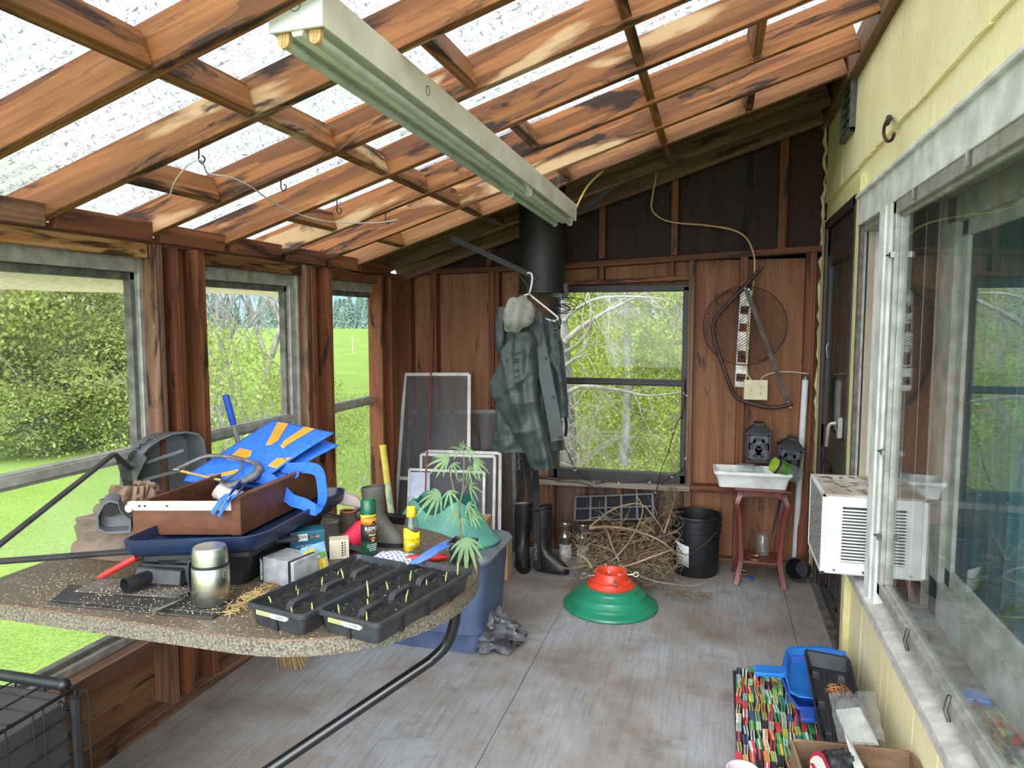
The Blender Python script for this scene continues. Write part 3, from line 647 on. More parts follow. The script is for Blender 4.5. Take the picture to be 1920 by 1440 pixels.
# cables
m_cab = mat('cream cable', (214, 182, 118), (196, 162, 98), .5)
q = MB(); q.tube(smoothpts([B + V((.06, .0, .05)), ony(1092, 365, 4.0), ony(1105, 345, 4.0), ony(1125, 325, 3.99), ony(1142, 310, 3.985)]), .006, 8)
tag(q.build('power_cable', m_cab), 'cream cable rising from the far end of the strip light', 'cable')
q = MB(); q.tube(smoothpts([ony(1195, 302, 4.45), ony(1215, 305, 4.5), ony(1230, 322, 4.72), ony(1224, 365, 4.8), ony(1222, 392, 4.8), ony(1240, 410, 4.8), ony(1270, 418, 4.8), ony(1320, 422, 4.82), ony(1370, 430, 4.82), ony(1398, 445, 4.82), ony(1412, 472, 4.825), ony(1415, 500, 4.825), ony(1412, 540, 4.84), ony(1402, 600, 4.84), ony(1400, 690, 4.84), ony(1408, 712, 4.83)]), .0055, 8)
tag(q.build('wall_cable', m_cab), 'cream cable looping across the dark gable down to the outlet box', 'cable')
m_str = mat('white string', (214, 212, 206), None, .7)
q = MB(); q.tube(smoothpts([onroof(*p, .05) for p in ((318, 368), (328, 340), (352, 310), (375, 300), (383, 312), (392, 326), (430, 332), (470, 350), (510, 378), (560, 402), (620, 416), (700, 418), (745, 412))], 6), .0026, 5)
tag(q.build('string_line', m_str), 'loose white string slung below the rafters over the left windows', 'string')
hk = [(373, 288, 300, 1.87), (632, 370, 396, 3.16), (527, 335, 352, 2.75), (723, 398, 415, 3.58)]
where = ['beside the white string at the second rafter', 'open rafter hook beside the tilted window screen' , 'third in line along the rafters', 'at the far end of the white string']
where = ['holding the near end of the white string', 'curled open over the middle window', 'short and bent between the two string ends', 'holding the far end of the white string']
for i, (px, ya, yb, Y) in enumerate(hk):
    a = onroof(px, ya, .0); b = ony(px, yb, a.y)
    q = MB(); q.tube(smoothpts([a + V((0, 0, .03)), a, b, b + V((.012, 0, -.012)), b + V((.022, 0, .002)), b + V((.012, 0, .012))]), .0025, 6)
    tag(q.build('ceiling_hook', m_wire), 'small dark wire hook in a rafter, ' + where[i], 'hook', 'wire hooks in the rafters')
# black stove pipe hung under the deck, with strap braces
ctr = V((-1.06, 4.42, 1.775)); sp = thing('stove_pipe', 'wide matte black chimney pipe hanging from the dark roof bay', 'chimney pipe', ctr)
q = MB(); q.lathe([(.135, 0), (.145, 0), (.145, .55), (.145, 1.0)], 40, T(*ctr)); q.build('pipe', m_blackm, sp)
q = MB(); q.lathe([(.146, 0), (.152, .003), (.152, .014), (.146, .017)], 40, T(*ctr), caps=False); q.build('rim_band', m_black, sp)
q = MB(); q.lathe([(.06, -.02), (.10, -.025), (.134, .01)], 24, T(*ctr)); q.build('bottom_insert', m_steel, sp)
q = MB(); q.box(-.02, .02, -.012, .012, -.06, .03, T(*(ctr + V((.148, -.02, .03))))); q.build('latch', m_black, sp)
m_strap = mat('black strap iron', (52, 50, 52), (38, 36, 38), .5, .3)
def strap(a, b, lab):
    q = MB(); q.bar(a, b, .006, .032); q.tube([V(b) + V((0, -.008, 0)), V(b) + V((0, .004, 0))], .007, 8)
    tag(q.build('strap_brace', m_strap), lab, 'brace', 'strap braces of the black chimney pipe')
strap(ony(845, 445, 4.05), ony(1008, 522, 4.27), 'black flat iron brace left of the chimney pipe, running up to the rafter')
strap(ony(1090, 398, 4.44), ony(1195, 310, 4.46), 'black flat iron brace right of the chimney pipe, in the dark gable')
q = MB(); r = random.Random(8)
for k in range(7):
    c = ony(1058 + r.uniform(-12, 14), 572 + r.uniform(-6, 8), 4.33); rad = r.uniform(.05, .10)
    q.tube([c + V((rad * math.cos(a) * 1.0, .02 * math.sin(a + k), rad * .45 * math.sin(a) )) for a in [j * PI / 9 for j in range(18)]], .0022, 5, closed=True)
q.tube(smoothpts([ony(1035, 560, 4.30), ony(1040, 590, 4.28), ony(1052, 600, 4.28), ony(1050, 612, 4.28)]), .003, 6); q.ball(ony(1049, 614, 4.28), .010, 8)
tag(q.build('hanging_wire', m_wire), 'loose coils of thin dark wire hanging under the black chimney pipe', 'wire')
# ------------------------------------------------------------------ table
ZT = .84
def granite(name, k):
    t = NT(name); v = t.coords((1, 1, 1), False)
    a = t.noise(v, 165, 5, .75); b = t.noise(v, 85, 4, .7, .6); c = t.noise(v, 4, 5)
    col = t.ramp(a, [(.38, lin((44, 43, 41))), (.46, lin((84, 80, 70))), (.54, lin((112, 105, 90))), (.66, lin((146, 139, 124)))])
    col = t.mix(t.ramp(b, [(.54, 0), (.62, .5)]), col, lin((140, 120, 100)))
    if k: col = t.mix(t.ramp(c, [(.3, .5), (.62, .92)]), col, lin((92, 78, 64)))
    if k: col = t.mix(t.ramp(t.noise(v, 120, 2), [(.62, 0), (.68, .9)]), col, lin((196, 180, 130)))
    return t.bsdf(col, .5, 0, .4)
tb = thing('table', 'round ended speckled laminate table on black tube legs, loaded with clutter', 'table', (-1.35, 1.9, 0))
P = rrect(-2.04, -.665, 1.44, 2.44, (.54, .08, .10, .44), 12)
q = MB(); q.prism(P, ZT - .045, ZT - .0015); q.build('table_edge', granite('granite laminate edge', 0), tb, smooth=30)
MB().prism([(x * .9995 - .0005, y) for x, y in P], ZT - .0015, ZT).build('table_top', granite('dirty granite laminate', 1), tb, smooth=0)
q = MB(); n = len(P); q.tube([V((x, y, ZT - .004)) for x, y in P], .0016, 5, closed=True); q.build('edge_band', mat('edge seam', (120, 84, 56), (90, 60, 40)), tb)
m_tubeblk = mat('black enamelled tube', (22, 22, 24), (16, 16, 17), .25)
a = ony(856, 1120, 1.92); a.z = ZT - .05
b1_, b2_, b3_ = ony(853, 1165, 1.92), ony(838, 1208, 1.92), ony(806, 1240, 1.90)
e1 = ony(510, 1440, 1.62); d_ = (e1 - b3_); e2 = b3_ + d_ * ((.02 - b3_.z) / d_.z)
q = MB(); q.tube([a, b1_] + smoothpts([b1_, b2_, b3_], 4)[1:] + [e1, e2], .0165, 10); q.build('leg', m_tubeblk, tb)
q = MB(); q.tube([a + V((0, 0, .015)), V((-1.9, 1.95, ZT - .06))], .0165, 10); q.build('frame_rail', m_tubeblk, tb)
# ---- seedling trays
m_tray = mat('black tray plastic', (50, 51, 54), (38, 39, 42), .45, ns=30)
m_soil = mat('dark potting soil', (34, 28, 25), (14, 12, 11), .95, ns=120, bump=1.0, speck=(95, .30, (196, 190, 180)))
m_sprout = mat('sprout green', (176, 188, 106), (150, 168, 84), .6)
m_lab = mat('label white', (222, 222, 214), None, .6); m_labg = mat('label green', (196, 210, 120), None, .6); m_ink = mat('black ink', (28, 26, 26), None, .6)
def tray_shell(L, Wd, H, tap):
    q = MB(); n = 5
    o = rrect(0, Wd, 0, L, .018, 4); i = rrect(.008, Wd - .008, .008, L - .008, .016, 4); bt = rrect(tap, Wd - tap, tap, L - tap, .014, 4); bi = rrect(tap + .002, Wd - tap - .002, tap + .002, L - tap - .002, .014, 4)
    q.rings([[V((x, y, z)) for x, y in p] for p, z in ((bt, 0), (o and rrect(.008, Wd - .008, .008, L - .008, .016, 4), H - .012), (o, H - .012), (o, H - .002), (i, H), (bi, .004))])
    return q
def seed_tray(lab, FL, FR, BR, BL, H, seed, sprouts):
    FL, FR, BR, BL = map(V, (FL, FR, BR, BL)); Wd = ((FR - FL).length + (BR - BL).length) / 2; L = ((BL - FL).length + (BR - FR).length) / 2
    ang = math.atan2(((BL + BR) / 2 - (FL + FR) / 2).y, ((BL + BR) / 2 - (FL + FR) / 2).x) - PI / 2
    c = (FL + FR + BR + BL) / 4; base = c - (RZ(ang) @ V((Wd / 2, L / 2, 0))); base.z = ZT + .001
    r = thing('seedling_tray', lab, 'seedling tray', base, (0, 0, ang), 'seedling trays on the table')
    tray_shell(L, Wd, H, .016).build('tray_body', m_tray, r, local=True, bevel=.001)
    q = MB()
    for f in (.25, .5, .75):   # pocket gaps along the long sides
        for x in (.0125, Wd - .0125): q.prism([(x - .004, L * f - .006), (x + .004, L * f - .006), (x + .004, L * f + .006), (x - .004, L * f + .006)], .0005, H - .016)
    q.prism([(Wd * .5 - .005, .0085), (Wd * .5 + .005, .0085), (Wd * .5 + .005, .016), (Wd * .5 - .005, .016)], .0005, H - .016)
    q.build('pocket_gap', m_ink, r, local=True)
    q = MB(); q.grid(lambda u, v: V((.012 + (Wd - .024) * u, .012 + (L - .024) * v, H * .70 + .010 * NZ.noise(V((u * 9 + seed, v * 18, 0))) + .006 * NZ.noise(V((u * 30 + seed, v * 60, 2))))), 40, 80); q.build('soil', m_soil, r, local=True, smooth=180)
    for f in (.22, .5, .78):
        q = MB(); ww = Wd * .5; y0 = L * f; hh = H - .002
        pr = [(-ww * .5, H * .62), (-ww * .36, hh - .002), (-ww * .30, hh), (ww * .30, hh), (ww * .36, hh - .002), (ww * .5, H * .62)]
        q.rings([[V((Wd / 2 + d, y0 - L * .0 + x, z)) for x, z in pr] for d in (-.010, -.006, .006, .010)])
        q.build('divider', m_tray, r, local=True, bevel=.002)
    rr = random.Random(seed)
    for (u, v, h) in sprouts:
        b = V((Wd * u, L * v, H * .68)); lx, ly = rr.uniform(-.008, .008), rr.uniform(-.006, .006)
        q = MB(); q.tube([b, b + V((lx * .3, ly * .3, h * .5)), b + V((lx, ly, h))], [.0018, .0022, .0012], 6); q.build('sprout', m_sprout, r, local=True)
    q = MB(); q.cur = 0; q.box(Wd * .22, Wd * .47, -.0012, .012, H * .62, H * .80); q.build('plant_label', m_labg, r, local=True, smooth=0)
    q = MB(); q.box(Wd * .47, Wd * .72, -.0014, .012, H * .60, H * .80); q.build('barcode_label', m_lab, r, local=True, smooth=0)
    q = MB()
    for k in range(14):
        x = Wd * (.56 + .009 * k); q.box(x, x + Wd * (.003 + .002 * (k % 3 == 0)), -.0018, .0, H * .63, H * .77)
    for k in range(9): x = Wd * (.24 + .022 * k); q.box(x, x + Wd * .014, -.0016, 0, H * .66, H * .69); q.box(x, x + Wd * .010, -.0016, 0, H * .73, H * .76)
    q.build('printing', m_ink, r, local=True, smooth=0)
    return r
ZR = ZT + .058
def zz(x, y): return onz(x, y, ZR)
seed_tray('black tray of soil with tall green sprouts at the front right table edge', zz(584, 1149), zz(714, 1167), zz(897, 1064), zz(776, 1051), .058, 3,
          [(.2, .10, .022), (.74, .05, .032), (.45, .22, .030), (.16, .38, .04), (.25, .52, .024), (.72, .42, .034), (.3, .72, .03), (.62, .70, .018), (.76, .82, .026), (.78, .95, .034), (.38, .56, .012)])
seed_tray('black tray of soil with short thin sprouts, left of its twin', zz(447, 1137), zz(576, 1149), zz(772, 1054), zz(664, 1038), .058, 9,
          [(.7, .06, .022), (.85, .15, .022), (.15, .14, .016), (.28, .30, .02), (.3, .50, .022), (.42, .64, .03), (.24, .68, .014), (.12, .36, .014)])
# ---- steel food flask
c = onz(397, 1128, ZT + .012); c.z = ZT + .0125
fl = thing('thermos', 'brushed steel food flask with black band and carrying loop', 'flask', c)
m_br = NT('brushed steel'); f_ = m_br.noise(m_br.coords((1, 1, 120), False), 3, 3); m_br = m_br.bsdf(m_br.ramp(f_, [(.3, lin((214, 212, 206))), (.7, lin((186, 184, 178)))]), .3, 1.0)
q = MB(); q.lathe([(.046, 0), (.0475, .002), (.0475, .018), (.0482, .019), (.0482, .098), (.046, .101)], 36, T(*c)); q.build('body', m_br, fl)
q = MB(); q.lathe([(.0472, .100), (.0472, .108)], 36, T(*c)); q.build('black_band', m_black, fl)
q = MB(); q.lathe([(.046, .108), (.046, .138), (.0425, .150), (.040, .1525), (.0, .1525)], 36, T(*c), caps=True); q.build('cup_lid', m_br, fl)
q = MB(); q.ribbon(smoothpts([c + V((-.047, -.012, .115)), c + V((-.054, -.014, .10)), c + V((-.055, -.014, .05)), c + V((-.047, -.012, .02))]), .018, (-1, -.2, 0), .004); q.build('strap', m_black, fl)
q = MB(); q.tube([c + V((.0475, -.006, .094)), c + V((.055, -.006, .092)), c + V((.055, -.006, .072)), c + V((.0475, -.006, .072))], .002, 6); q.build('bail_clip', m_steel, fl)
# ---- flat black mats under it
m_slab = mat('dusty black rubber', (58, 55, 52), (38, 36, 35), .7, ns=30, speck=(110, .30, (170, 158, 128)))
m_slab2 = mat('dusty grey panel', (98, 92, 84), (70, 66, 60), .8, ns=16, speck=(100, .36, (186, 172, 130)))
def flat(name, pts, z0, z1, m, lab, cat, grp=None):
    q = MB(); q.hexa([V((*onz(x, y, z0).xy, z0)) for x, y in pts], [V((*onz(x, y, z0).xy, z1)) for x, y in pts]); return tag(q.build(name, m, smooth=0, bevel=.002), lab, cat, grp)
flat('rubber_mat', [(88, 1134), (398, 1162), (436, 1140), (140, 1104)], ZT + .0005, ZT + .006, m_slab, 'dusty black ribbed panel along the front table edge, undermost', 'panel')
flat('rubber_mat', [(96, 1128), (405, 1152), (448, 1130), (130, 1098)], ZT + .0065, ZT + .011, m_slab, 'dusty black panel directly beneath the steel flask', 'panel')
flat('scrap_panel', [(138, 1110), (330, 1122), (380, 1100), (190, 1084)], ZT + .0115, ZT + .015, m_slab2, 'seed strewn grey flat panel in front of the black air cleaner housing', 'panel')
q = MB(); a, b = onz(290, 1146, ZT + .022), onz(352, 1119, ZT + .024); q.tube([a, a + (b - a) * .12, b], [.007, .0055, .0055], 10); q.tube([a - (b - a) * .03, a + (b - a) * .05], .0085, 10)
tag(q.build('metal_rod', m_steel), 'short grey metal rod with a knob end in front of the flask', 'rod')
# ---- screwdriver
a, b, c = onz(160, 1099, ZT + .004), onz(183, 1085, ZT + .012), onz(255, 1045, ZT + .075)
sd = thing('screwdriver', 'red handled tool lying beside the brown paper bag', 'tool', a)
q = MB(); q.tube([a, b], [.0018, .003], 6); q.build('shaft', m_steel, sd)
q = MB(); q.tube([b, b + (c - b) * .1, b + (c - b) * .5, c], [.004, .008, .0095, .008], 8); q.build('handle', mat('red handle', (204, 46, 38), (170, 34, 30), .4), sd)
# ---- black air cleaner housing
m_ac = mat('black housing plastic', (38, 38, 41), (26, 26, 28), .5, ns=24, speck=(120, .26, (120, 112, 100)))
base = onz(300, 1098, ZT + .016); base.z = ZT + .0155
ah = thing('air_cleaner_housing', 'black plastic housing with a round inlet tube beside the flask', 'machine housing', base, (0, 0, .16))
q = MB(); q.prism(rrect(-.065, .10, .0, .15, .02, 4), .012, .062); q.prism(rrect(-.058, .094, .01, .142, .02, 4), .062, .085); q.build('box', m_ac, ah, local=True, bevel=.004)
q = MB(); q.hexa([(-.072, -.02, .012), (.075, -.025, .01), (.085, .02, .012), (-.068, .03, .012)], [(-.066, -.005, .055), (.072, -.015, .05), (.08, .02, .062), (-.06, .03, .066)]); q.build('front_cover', m_ac, ah, local=True, bevel=.004)
q = MB(); M_ = T(-.045, -.058, .026) @ RZ(-.35) @ RX(PI / 2); q.lathe([(.0205, -.055), (.0215, .02), (.0195, .02), (.0185, -.03), (.0, -.03)], 24, M_, caps=False); q.build('inlet_tube', m_ac, ah, local=True)
# ---- boxes, can, packet behind the trays
m_card = mat('plain cream card', (206, 196, 172), (190, 180, 154), .8)
def boxthing(name, lab, cat, fl_, fr_, depth, h, m, z=ZT + .001, tilt=0):
    a, b = onz(*fl_, z), onz(*fr_, z); d = b - a; M_ = frame(a, d, z=(0, 0, 1)) ; r = thing(name, lab, cat, a, M_.to_3x3().to_4x4() @ RX(tilt))
    MB().box(0, d.length, 0, depth, 0, h).build('carton', m, r, local=True, smooth=0, bevel=.0015); return r, d.length
m_silver = mat('silver carton', (160, 160, 160), (132, 132, 134), .5, ns=30)
r, w = boxthing('oil_filter_box', 'silver and black carton with vertical white lettering on its end', 'box', (489, 1090), (552, 1104), .10, .075, m_silver)
MB().box(-.0012, .012, -.001, .101, -.0005, .0755).build('black_end', m_ink, r, local=True, smooth=0)
MB().box(w - .022, w - .012, -.0008, .1005, 0, .0758).build('black_stripe', m_ink, r, local=True, smooth=0)
text('MOTORCRAFT', .0115, wm(r) @ T(.006, -.0013, .037) @ RX(PI / 2) @ RZ(PI / 2), m_lab, r, sx=.8)
boxr = r
r, w = boxthing('oil_filter_box', 'pale grey carton with a red patch, right of the silver one', 'box', (541, 1100), (585, 1082), .07, .072, m_silver)
MB().box(w * .42, w * .58, -.001, .001, .008, .062).build('red_patch', mat('red print', (186, 40, 40), (150, 30, 50), .5), r, local=True, smooth=0)
for k, cc in enumerate(((232, 196, 60), (50, 60, 130), (232, 196, 60))): MB().box(w * .44, w * .56, -.0014, .0, .016 + k * .015, .024 + k * .015).build('printed_square', mat('print %d' % k, cc, None, .5), r, local=True, smooth=0)
q = MB()
for k in range(5): q.box(w * .68, w * .92, -.001, 0, .02 + k * .009, .024 + k * .009)
q.build('printing', m_alud, r, local=True, smooth=0)
m_teal = mat('teal can label', (38, 98, 116), (30, 82, 104), .4, ns=10)
r, w = boxthing('stain_can', 'teal labelled carton with white lettering behind the seed packet', 'box', (545, 1058), (610, 1050), .07, .100, m_teal)
MB().box(w * .02, w * .98, -.0008, .0, .012, .064).build('blue_panel', mat('label blue', (38, 92, 140), (30, 74, 122), .4), r, local=True, smooth=0)
MB().box(w * .22, w * .5, -.0012, 0, .070, .092).build('torn_patch', m_lab, r, local=True, smooth=0)
MB().box(w * .56, w * .85, -.0012, 0, .078, .083).build('pink_stripe', mat('pink print', (214, 126, 106), None, .5), r, local=True, smooth=0)
text('MINWAX', .016, wm(r) @ T(w * .36, -.0016, .082) @ RX(PI / 2), m_ink, r, sx=1.2); text('WATER BASED', .0085, wm(r) @ T(w * .4, -.0012, .054) @ RX(PI / 2), m_lab, r)
r, w = boxthing('seed_packet', 'bright seed packet printed with yellow vegetables, leaning on the cartons', 'seed packet', (574, 1082), (618, 1066), .002, .085, mat('packet sky blue', (110, 158, 206), (150, 190, 214), .5, ns=40), ZT + .012, -.25)
pk = r
for nm, x0, x1, z0, z1, cc in (('yellow_print', .12, .95, .004, .036, (226, 190, 70)), ('green_print', .35, .95, .038, .056, (112, 160, 70)), ('white_panel', .08, .7, .040, .050, (226, 230, 226)), ('price_flash', .1, .55, .064, .074, (232, 206, 70))):
    MB().box(w * x0, w * x1, -.001 - .0003 * z0, 0, z0, z1).build(nm, mat(nm + ' ink', cc, tuple(int(k * .8) for k in cc), .5, ns=60), r, local=True, smooth=0)
for k in range(4):
    q = MB(); q.ball((w * (.28 + .18 * k), -.0015, .02), (.0045, .001, .015), 8); q.build('printed_squash', mat('squash print', (236, 206, 90), (204, 160, 50), .5), r, local=True)
r, w = boxthing('carton', 'plain cream carton with small black print, beside the red cup', 'box', (618, 1050), (655, 1047), .05, .062, m_card)
q = MB()
for k in range(6): q.box(w * .62, w * .7, -.001, 0, .01 + k * .008, .015 + k * .008); q.box(w * .76, w * .82, -.001, 0, .012 + k * .008, .016 + k * .008)
q.build('printing', m_ink, r, local=True, smooth=0)
# red cup on its side
a, b = onz(690, 1020, ZT + .045), onz(646, 1000, ZT + .05)
a, b = ony(648, 1022, 2.08), ony(680, 1000, 2.16)
q = MB(); M_ = frame(a, b - a, z=(0, 0, 1)) @ RY(PI / 2); q.lathe([(.0, 0), (.030, 0), (.0445, .085), (.046, .087), (.0435, .087), (.029, .002)], 28, M_, caps=False)
tag(q.build('party_cup', mat('red cup plastic', (206, 44, 72), (186, 30, 56), .35)), 'red plastic cup tipped on its side left of the green spray can', 'cup')
# black strap loop
q = MB(); q.ribbon(smoothpts([ony(588, 1075, 2.0), ony(605, 1050, 2.0), ony(628, 1032, 2.02), ony(655, 1026, 2.05), ony(680, 1032, 2.06), ony(700, 1045, 2.06)]), .022, (0, -.6, 1), .004)
tag(q.build('tool_strap', m_black), 'curved black strap arching behind the left seedling tray', 'strap')
q = MB(); q.ball(ony(592, 1002, 2.25), (.035, .03, .012), 12); q.ball(ony(572, 1006, 2.25), (.03, .02, .010), 10); q.jitter(.006, 30)
tag(q.build('work_glove', mat('grey glove fabric', (104, 100, 92), (70, 66, 62), .9)), 'crumpled grey work glove lying on top of the teal carton', 'glove')
# ---- green spray can
c = onz(692, 1042, ZT); c.z = ZT + .0005
sc_ = thing('spray_can', 'dark green insect repellent spray can with orange mountain label', 'spray can', c)
Rr = .0255; HH = .188
m_gcan = mat('dark green can', (22, 70, 46), (16, 58, 38), .35)
q = MB(); q.lathe([(Rr - .002, 0), (Rr, .003), (Rr, HH - .046), (Rr - .001, HH - .044)], 32, T(*c)); q.build('body', m_gcan, sc_)
q = MB(); q.lathe([(Rr - .0005, HH - .044), (Rr - .001, HH - .006), (Rr - .006, HH), (Rr - .012, HH - .004), (0, HH - .006)], 32, T(*c)); q.build('cap', mat('green cap', (18, 92, 62), (14, 80, 52), .3), sc_)
face = math.atan2(-c.y, -c.x)
CM = T(*c) @ RZ(face + PI / 2) @ T(0, -Rr, 0) @ RX(PI / 2)   # text frame on the can facing the camera
def wrap(name, pts, m, par, R_, CM_, z=.0004):
    q = MB(); r_ = R_ + z
    P_ = [CM_ @ V((r_ * math.sin(x / R_), y, r_ * math.cos(x / R_) - R_)) for x, y in pts]
    q.add(P_, [tuple(range(len(P_)))]); return q.build(name, m, par, smooth=0, solid=.0004)
def band(name, R_, z0, z1, m, par, c_, a0=-1.3, a1=1.3, face_=0, zt=.0004):
    q = MB(); n = 18; r_ = R_ + zt
    q.grid(lambda u, v: c_ + V((r_ * math.cos(face_ + a0 + (a1 - a0) * u), r_ * math.sin(face_ + a0 + (a1 - a0) * u), z0 + (z1 - z0) * v)), n, 1); return q.build(name, m, par, solid=.0004)
m_org = mat('label orange', (232, 140, 36), (226, 120, 30), .45); m_yl = mat('label yellow', (240, 198, 40), None, .45)
band('yellow_band', Rr, HH - .060, HH - .048, m_yl, sc_, c, face_=face); band('orange_panel', Rr, HH - .080, HH - .060, m_org, sc_, c, face_=face); 
for k, (x, w_, h_, mm) in enumerate(((.004, .014, .013, m_lab), (.013, .012, .011, m_ink), (-.008, .014, .008, m_ink), (-.016, .012, .006, m_ink), (.018, .01, .014, m_ink))):
    wrap('mountain', [(x - w_, HH - .081), (x + w_, HH - .081), (x + .002, HH - .081 + h_), (x - .002, HH - .081 + h_ * .9)], mm, sc_, Rr, CM, .0008 + .0002 * k)
band('black_panel', Rr, HH - .135, HH - .080, m_ink, sc_, c, face_=face)
text('25% BONUS', .0085, CM @ T(0, HH - .0545, .0006), m_ink, sc_, dx=.012, bend=Rr); text('REPEL', .019, CM @ T(0, HH - .0935, .0006), m_lab, sc_, dx=.012, bend=Rr); text('INSECT REPELLENT', .0042, CM @ T(0, HH - .1045, .0006), m_org, sc_, dx=.012, bend=Rr)
text('MAX', .010, CM @ T(0, HH - .1135, .0006), m_lab, sc_, dx=.013, bend=Rr, sx=1.2)
wrap('shield', [(.002, HH - .119), (.028, HH - .119), (.028, HH - .132), (.015, HH - .139), (.002, HH - .132)], mat('shield brown', (120, 66, 26), None, .5), sc_, Rr, CM, .0008)
text('40%', .010, CM @ T(0, HH - .125, .0012), m_org, sc_, dx=.015, bend=Rr); text('DEET', .0048, CM @ T(0, HH - .1325, .0012), m_lab, sc_, dx=.015, bend=Rr)
for k in range(4): text(('REPELS MOSQUITOES', 'TICKS AND BITING FLIES', 'UP TO 10 HOURS', 'NET WT 6.5 OZ')[k], .0038, CM @ T(0, HH - .145 - k * .0062, .0006), m_lab, sc_, dx=.014, bend=Rr)
# ---- tall rubber boot
m_rub = mat('olive grey rubber', (80, 76, 65), (60, 57, 50), .6, ns=14)
c = onz(688, 1036, ZT); c = V((c.x - .008, c.y + .10, ZT)); bt_ = thing('rubber_boot', 'tall olive grey rubber boot standing behind the green spray can', 'boot', c)
q = MB(); cs = []
def bring(cx, cy, z, rx, ry_, ang=0): return [c + RZ(-.1).to_3x3() @ V((cx + rx * math.cos(2 * PI * k / 20), cy + ry_ * math.sin(2 * PI * k / 20), z + ang * math.cos(2 * PI * k / 20))) for k in range(20)]
q.rings([bring(.035, 0, .0, .085, .036), bring(.035, 0, .022, .09, .038), bring(.022, 0, .05, .078, .036), bring(.0, 0, .085, .052, .036), bring(-.014, 0, .11, .042, .037), bring(-.018, 0, .15, .044, .040), bring(-.02, 0, .205, .050, .044, .006), bring(-.02, 0, .212, .047, .041, .006), bring(-.018, 0, .15, .039, .035), bring(-.014, 0, .10, .03, .03)])
q.build('boot_shaft', m_rub, bt_)
q = MB(); q.rings([bring(.035, 0, -.0, .09, .041), bring(.035, 0, .016, .094, .042)]); q.build('sole', m_black, bt_); bt_.scale = (.86, .86, .94)
# ---- yellow labelled bottle
c = onz(772, 1040, ZT); c.z = ZT + .0005; bo = thing('glass_bottle', 'clear glass bottle with yellow neck and body labels', 'bottle', c)
Rb = .0262
q = MB(); q.lathe([(.02, 0), (Rb - .001, .004), (Rb, .01), (Rb, .088), (Rb - .003, .104), (.0150, .132), (.0122, .155), (.0115, .176), (.0135, .178), (.0135, .184), (.0125, .190), (.0105, .190), (.0105, .176), (.0135, .132), (Rb - .0045, .104), (Rb - .002, .088), (Rb - .002, .01), (0, .006)], 32, T(*c), caps=False)
q.build('glass', glass('bottle glass', 1.45, (.88, .93, .9), .03), bo)
face = math.atan2(-c.y, -c.x); BM = T(*c) @ RZ(face + PI / 2) @ T(0, -Rb, 0) @ RX(PI / 2)
m_ylab = mat('yellow bottle label', (238, 206, 22), (228, 192, 16), .45)
q = MB(); q.grid(lambda u, v: c + V(((Rb + .0006) * math.cos(face - 1.35 + 2.7 * u), (Rb + .0006) * math.sin(face - 1.35 + 2.7 * u), .020 + .008 * math.sin(u * 5.0 + 3.9) + (.068 + .008 * math.sin(u * 6.0 + .2) - .008 * math.sin(u * 5.0 + 3.9)) * v)), 30, 1); q.build('body_label', m_ylab, bo, solid=.0004)
for zo in (0, 1):
    q = MB(); q.tube([c + V(((Rb + .001) * math.cos(face - 1.35 + 2.7 * u), (Rb + .001) * math.sin(face - 1.35 + 2.7 * u), (.020 + .008 * math.sin(u * 5.0 + 3.9)) if not zo else .088 + .008 * math.sin(u * 6.0 + .2))) for u in [k / 24 for k in range(25)]], .0008, 5); q.build('label_border', m_ink, bo)
q = MB(); q.grid(lambda u, v: c + V((1, 0, 0)) * 0 + V(((.0158 - .0042 * v + .0006) * math.cos(face - 1.5 + 3 * u), (.0158 - .0042 * v + .0006) * math.sin(face - 1.5 + 3 * u), .128 + .036 * v)), 20, 3); q.build('neck_label', m_ylab, bo, solid=.0004)
text('TWISTED TEA', .0098, BM @ T(0, .056, .0008), m_ink, bo, dx=.001, bend=Rb, ext=.0006); wrap('black_bar', [(-.017, .038), (.014, .0375), (.014, .0445), (-.017, .045)], m_ink, bo, Rb, BM, .0012); text('ORIGINAL', .0062, BM @ T(0, .0412, .0014), m_lab, bo, dx=-.001, bend=Rb)
text('12 FL OZ', .0042, BM @ T(0, .030, .0010), m_ink, bo, dx=-.002, bend=Rb); text('TWISTED TEA', .0058, T(*c) @ RZ(face + PI / 2) @ T(0, -.0150, 0) @ RX(PI / 2) @ T(0, .137, 0), m_ink, bo, bend=.0150)
q = MB()
for k in range(9):
    a = PI * (.15 + .7 * k / 8); q.tube([BM @ V((.011 * math.cos(a) - .003, .064 + .007 * math.sin(a), .0006)), BM @ V((.015 * math.cos(a) - .003, .064 + .010 * math.sin(a), .0006))], .0003, 4)
q.build('sun_rays', m_org, bo)
# ---- red tool, cloth, blue cords
q = MB(); a, b = onz(758, 1048, ZT + .012), onz(838, 1044, ZT + .012); q.tube([a, a + (b - a) * .15, a + (b - a) * .8, b], [.006, .012, .012, .008], 10)
tag(q.build('hand_tool', mat('glossy red plastic', (190, 36, 40), (160, 26, 30), .3)), 'red plastic tool handle lying in front of the glass bottle', 'tool')
q = MB(); M0 = onz(735, 1052, ZT); q.grid(lambda u, v: V((M0.x - .07 + .15 * u, M0.y - .05 + .11 * v, ZT + .004 + .024 * math.sin(PI * u) * math.sin(PI * v) + .008 * NZ.noise(V((u * 6, v * 6, 3))))), 24, 18)
t = NT('checked cloth'); ck = t.n('ShaderNodeTexChecker'); ck.inputs['Scale'].default_value = 110; t.l(t.coords((1, 1, .3), False), ck.inputs['Vector']); col = t.mix(ck.outputs['Fac'], lin((226, 228, 232)), lin((120, 134, 176))); t.bsdf(col, .9)
tag(q.build('dish_cloth', t.m, smooth=180, solid=.003), 'white and blue checked cloth crumpled behind the trays', 'cloth')
m_cord = mat('blue cord', (96, 140, 214), (76, 118, 196), .6)
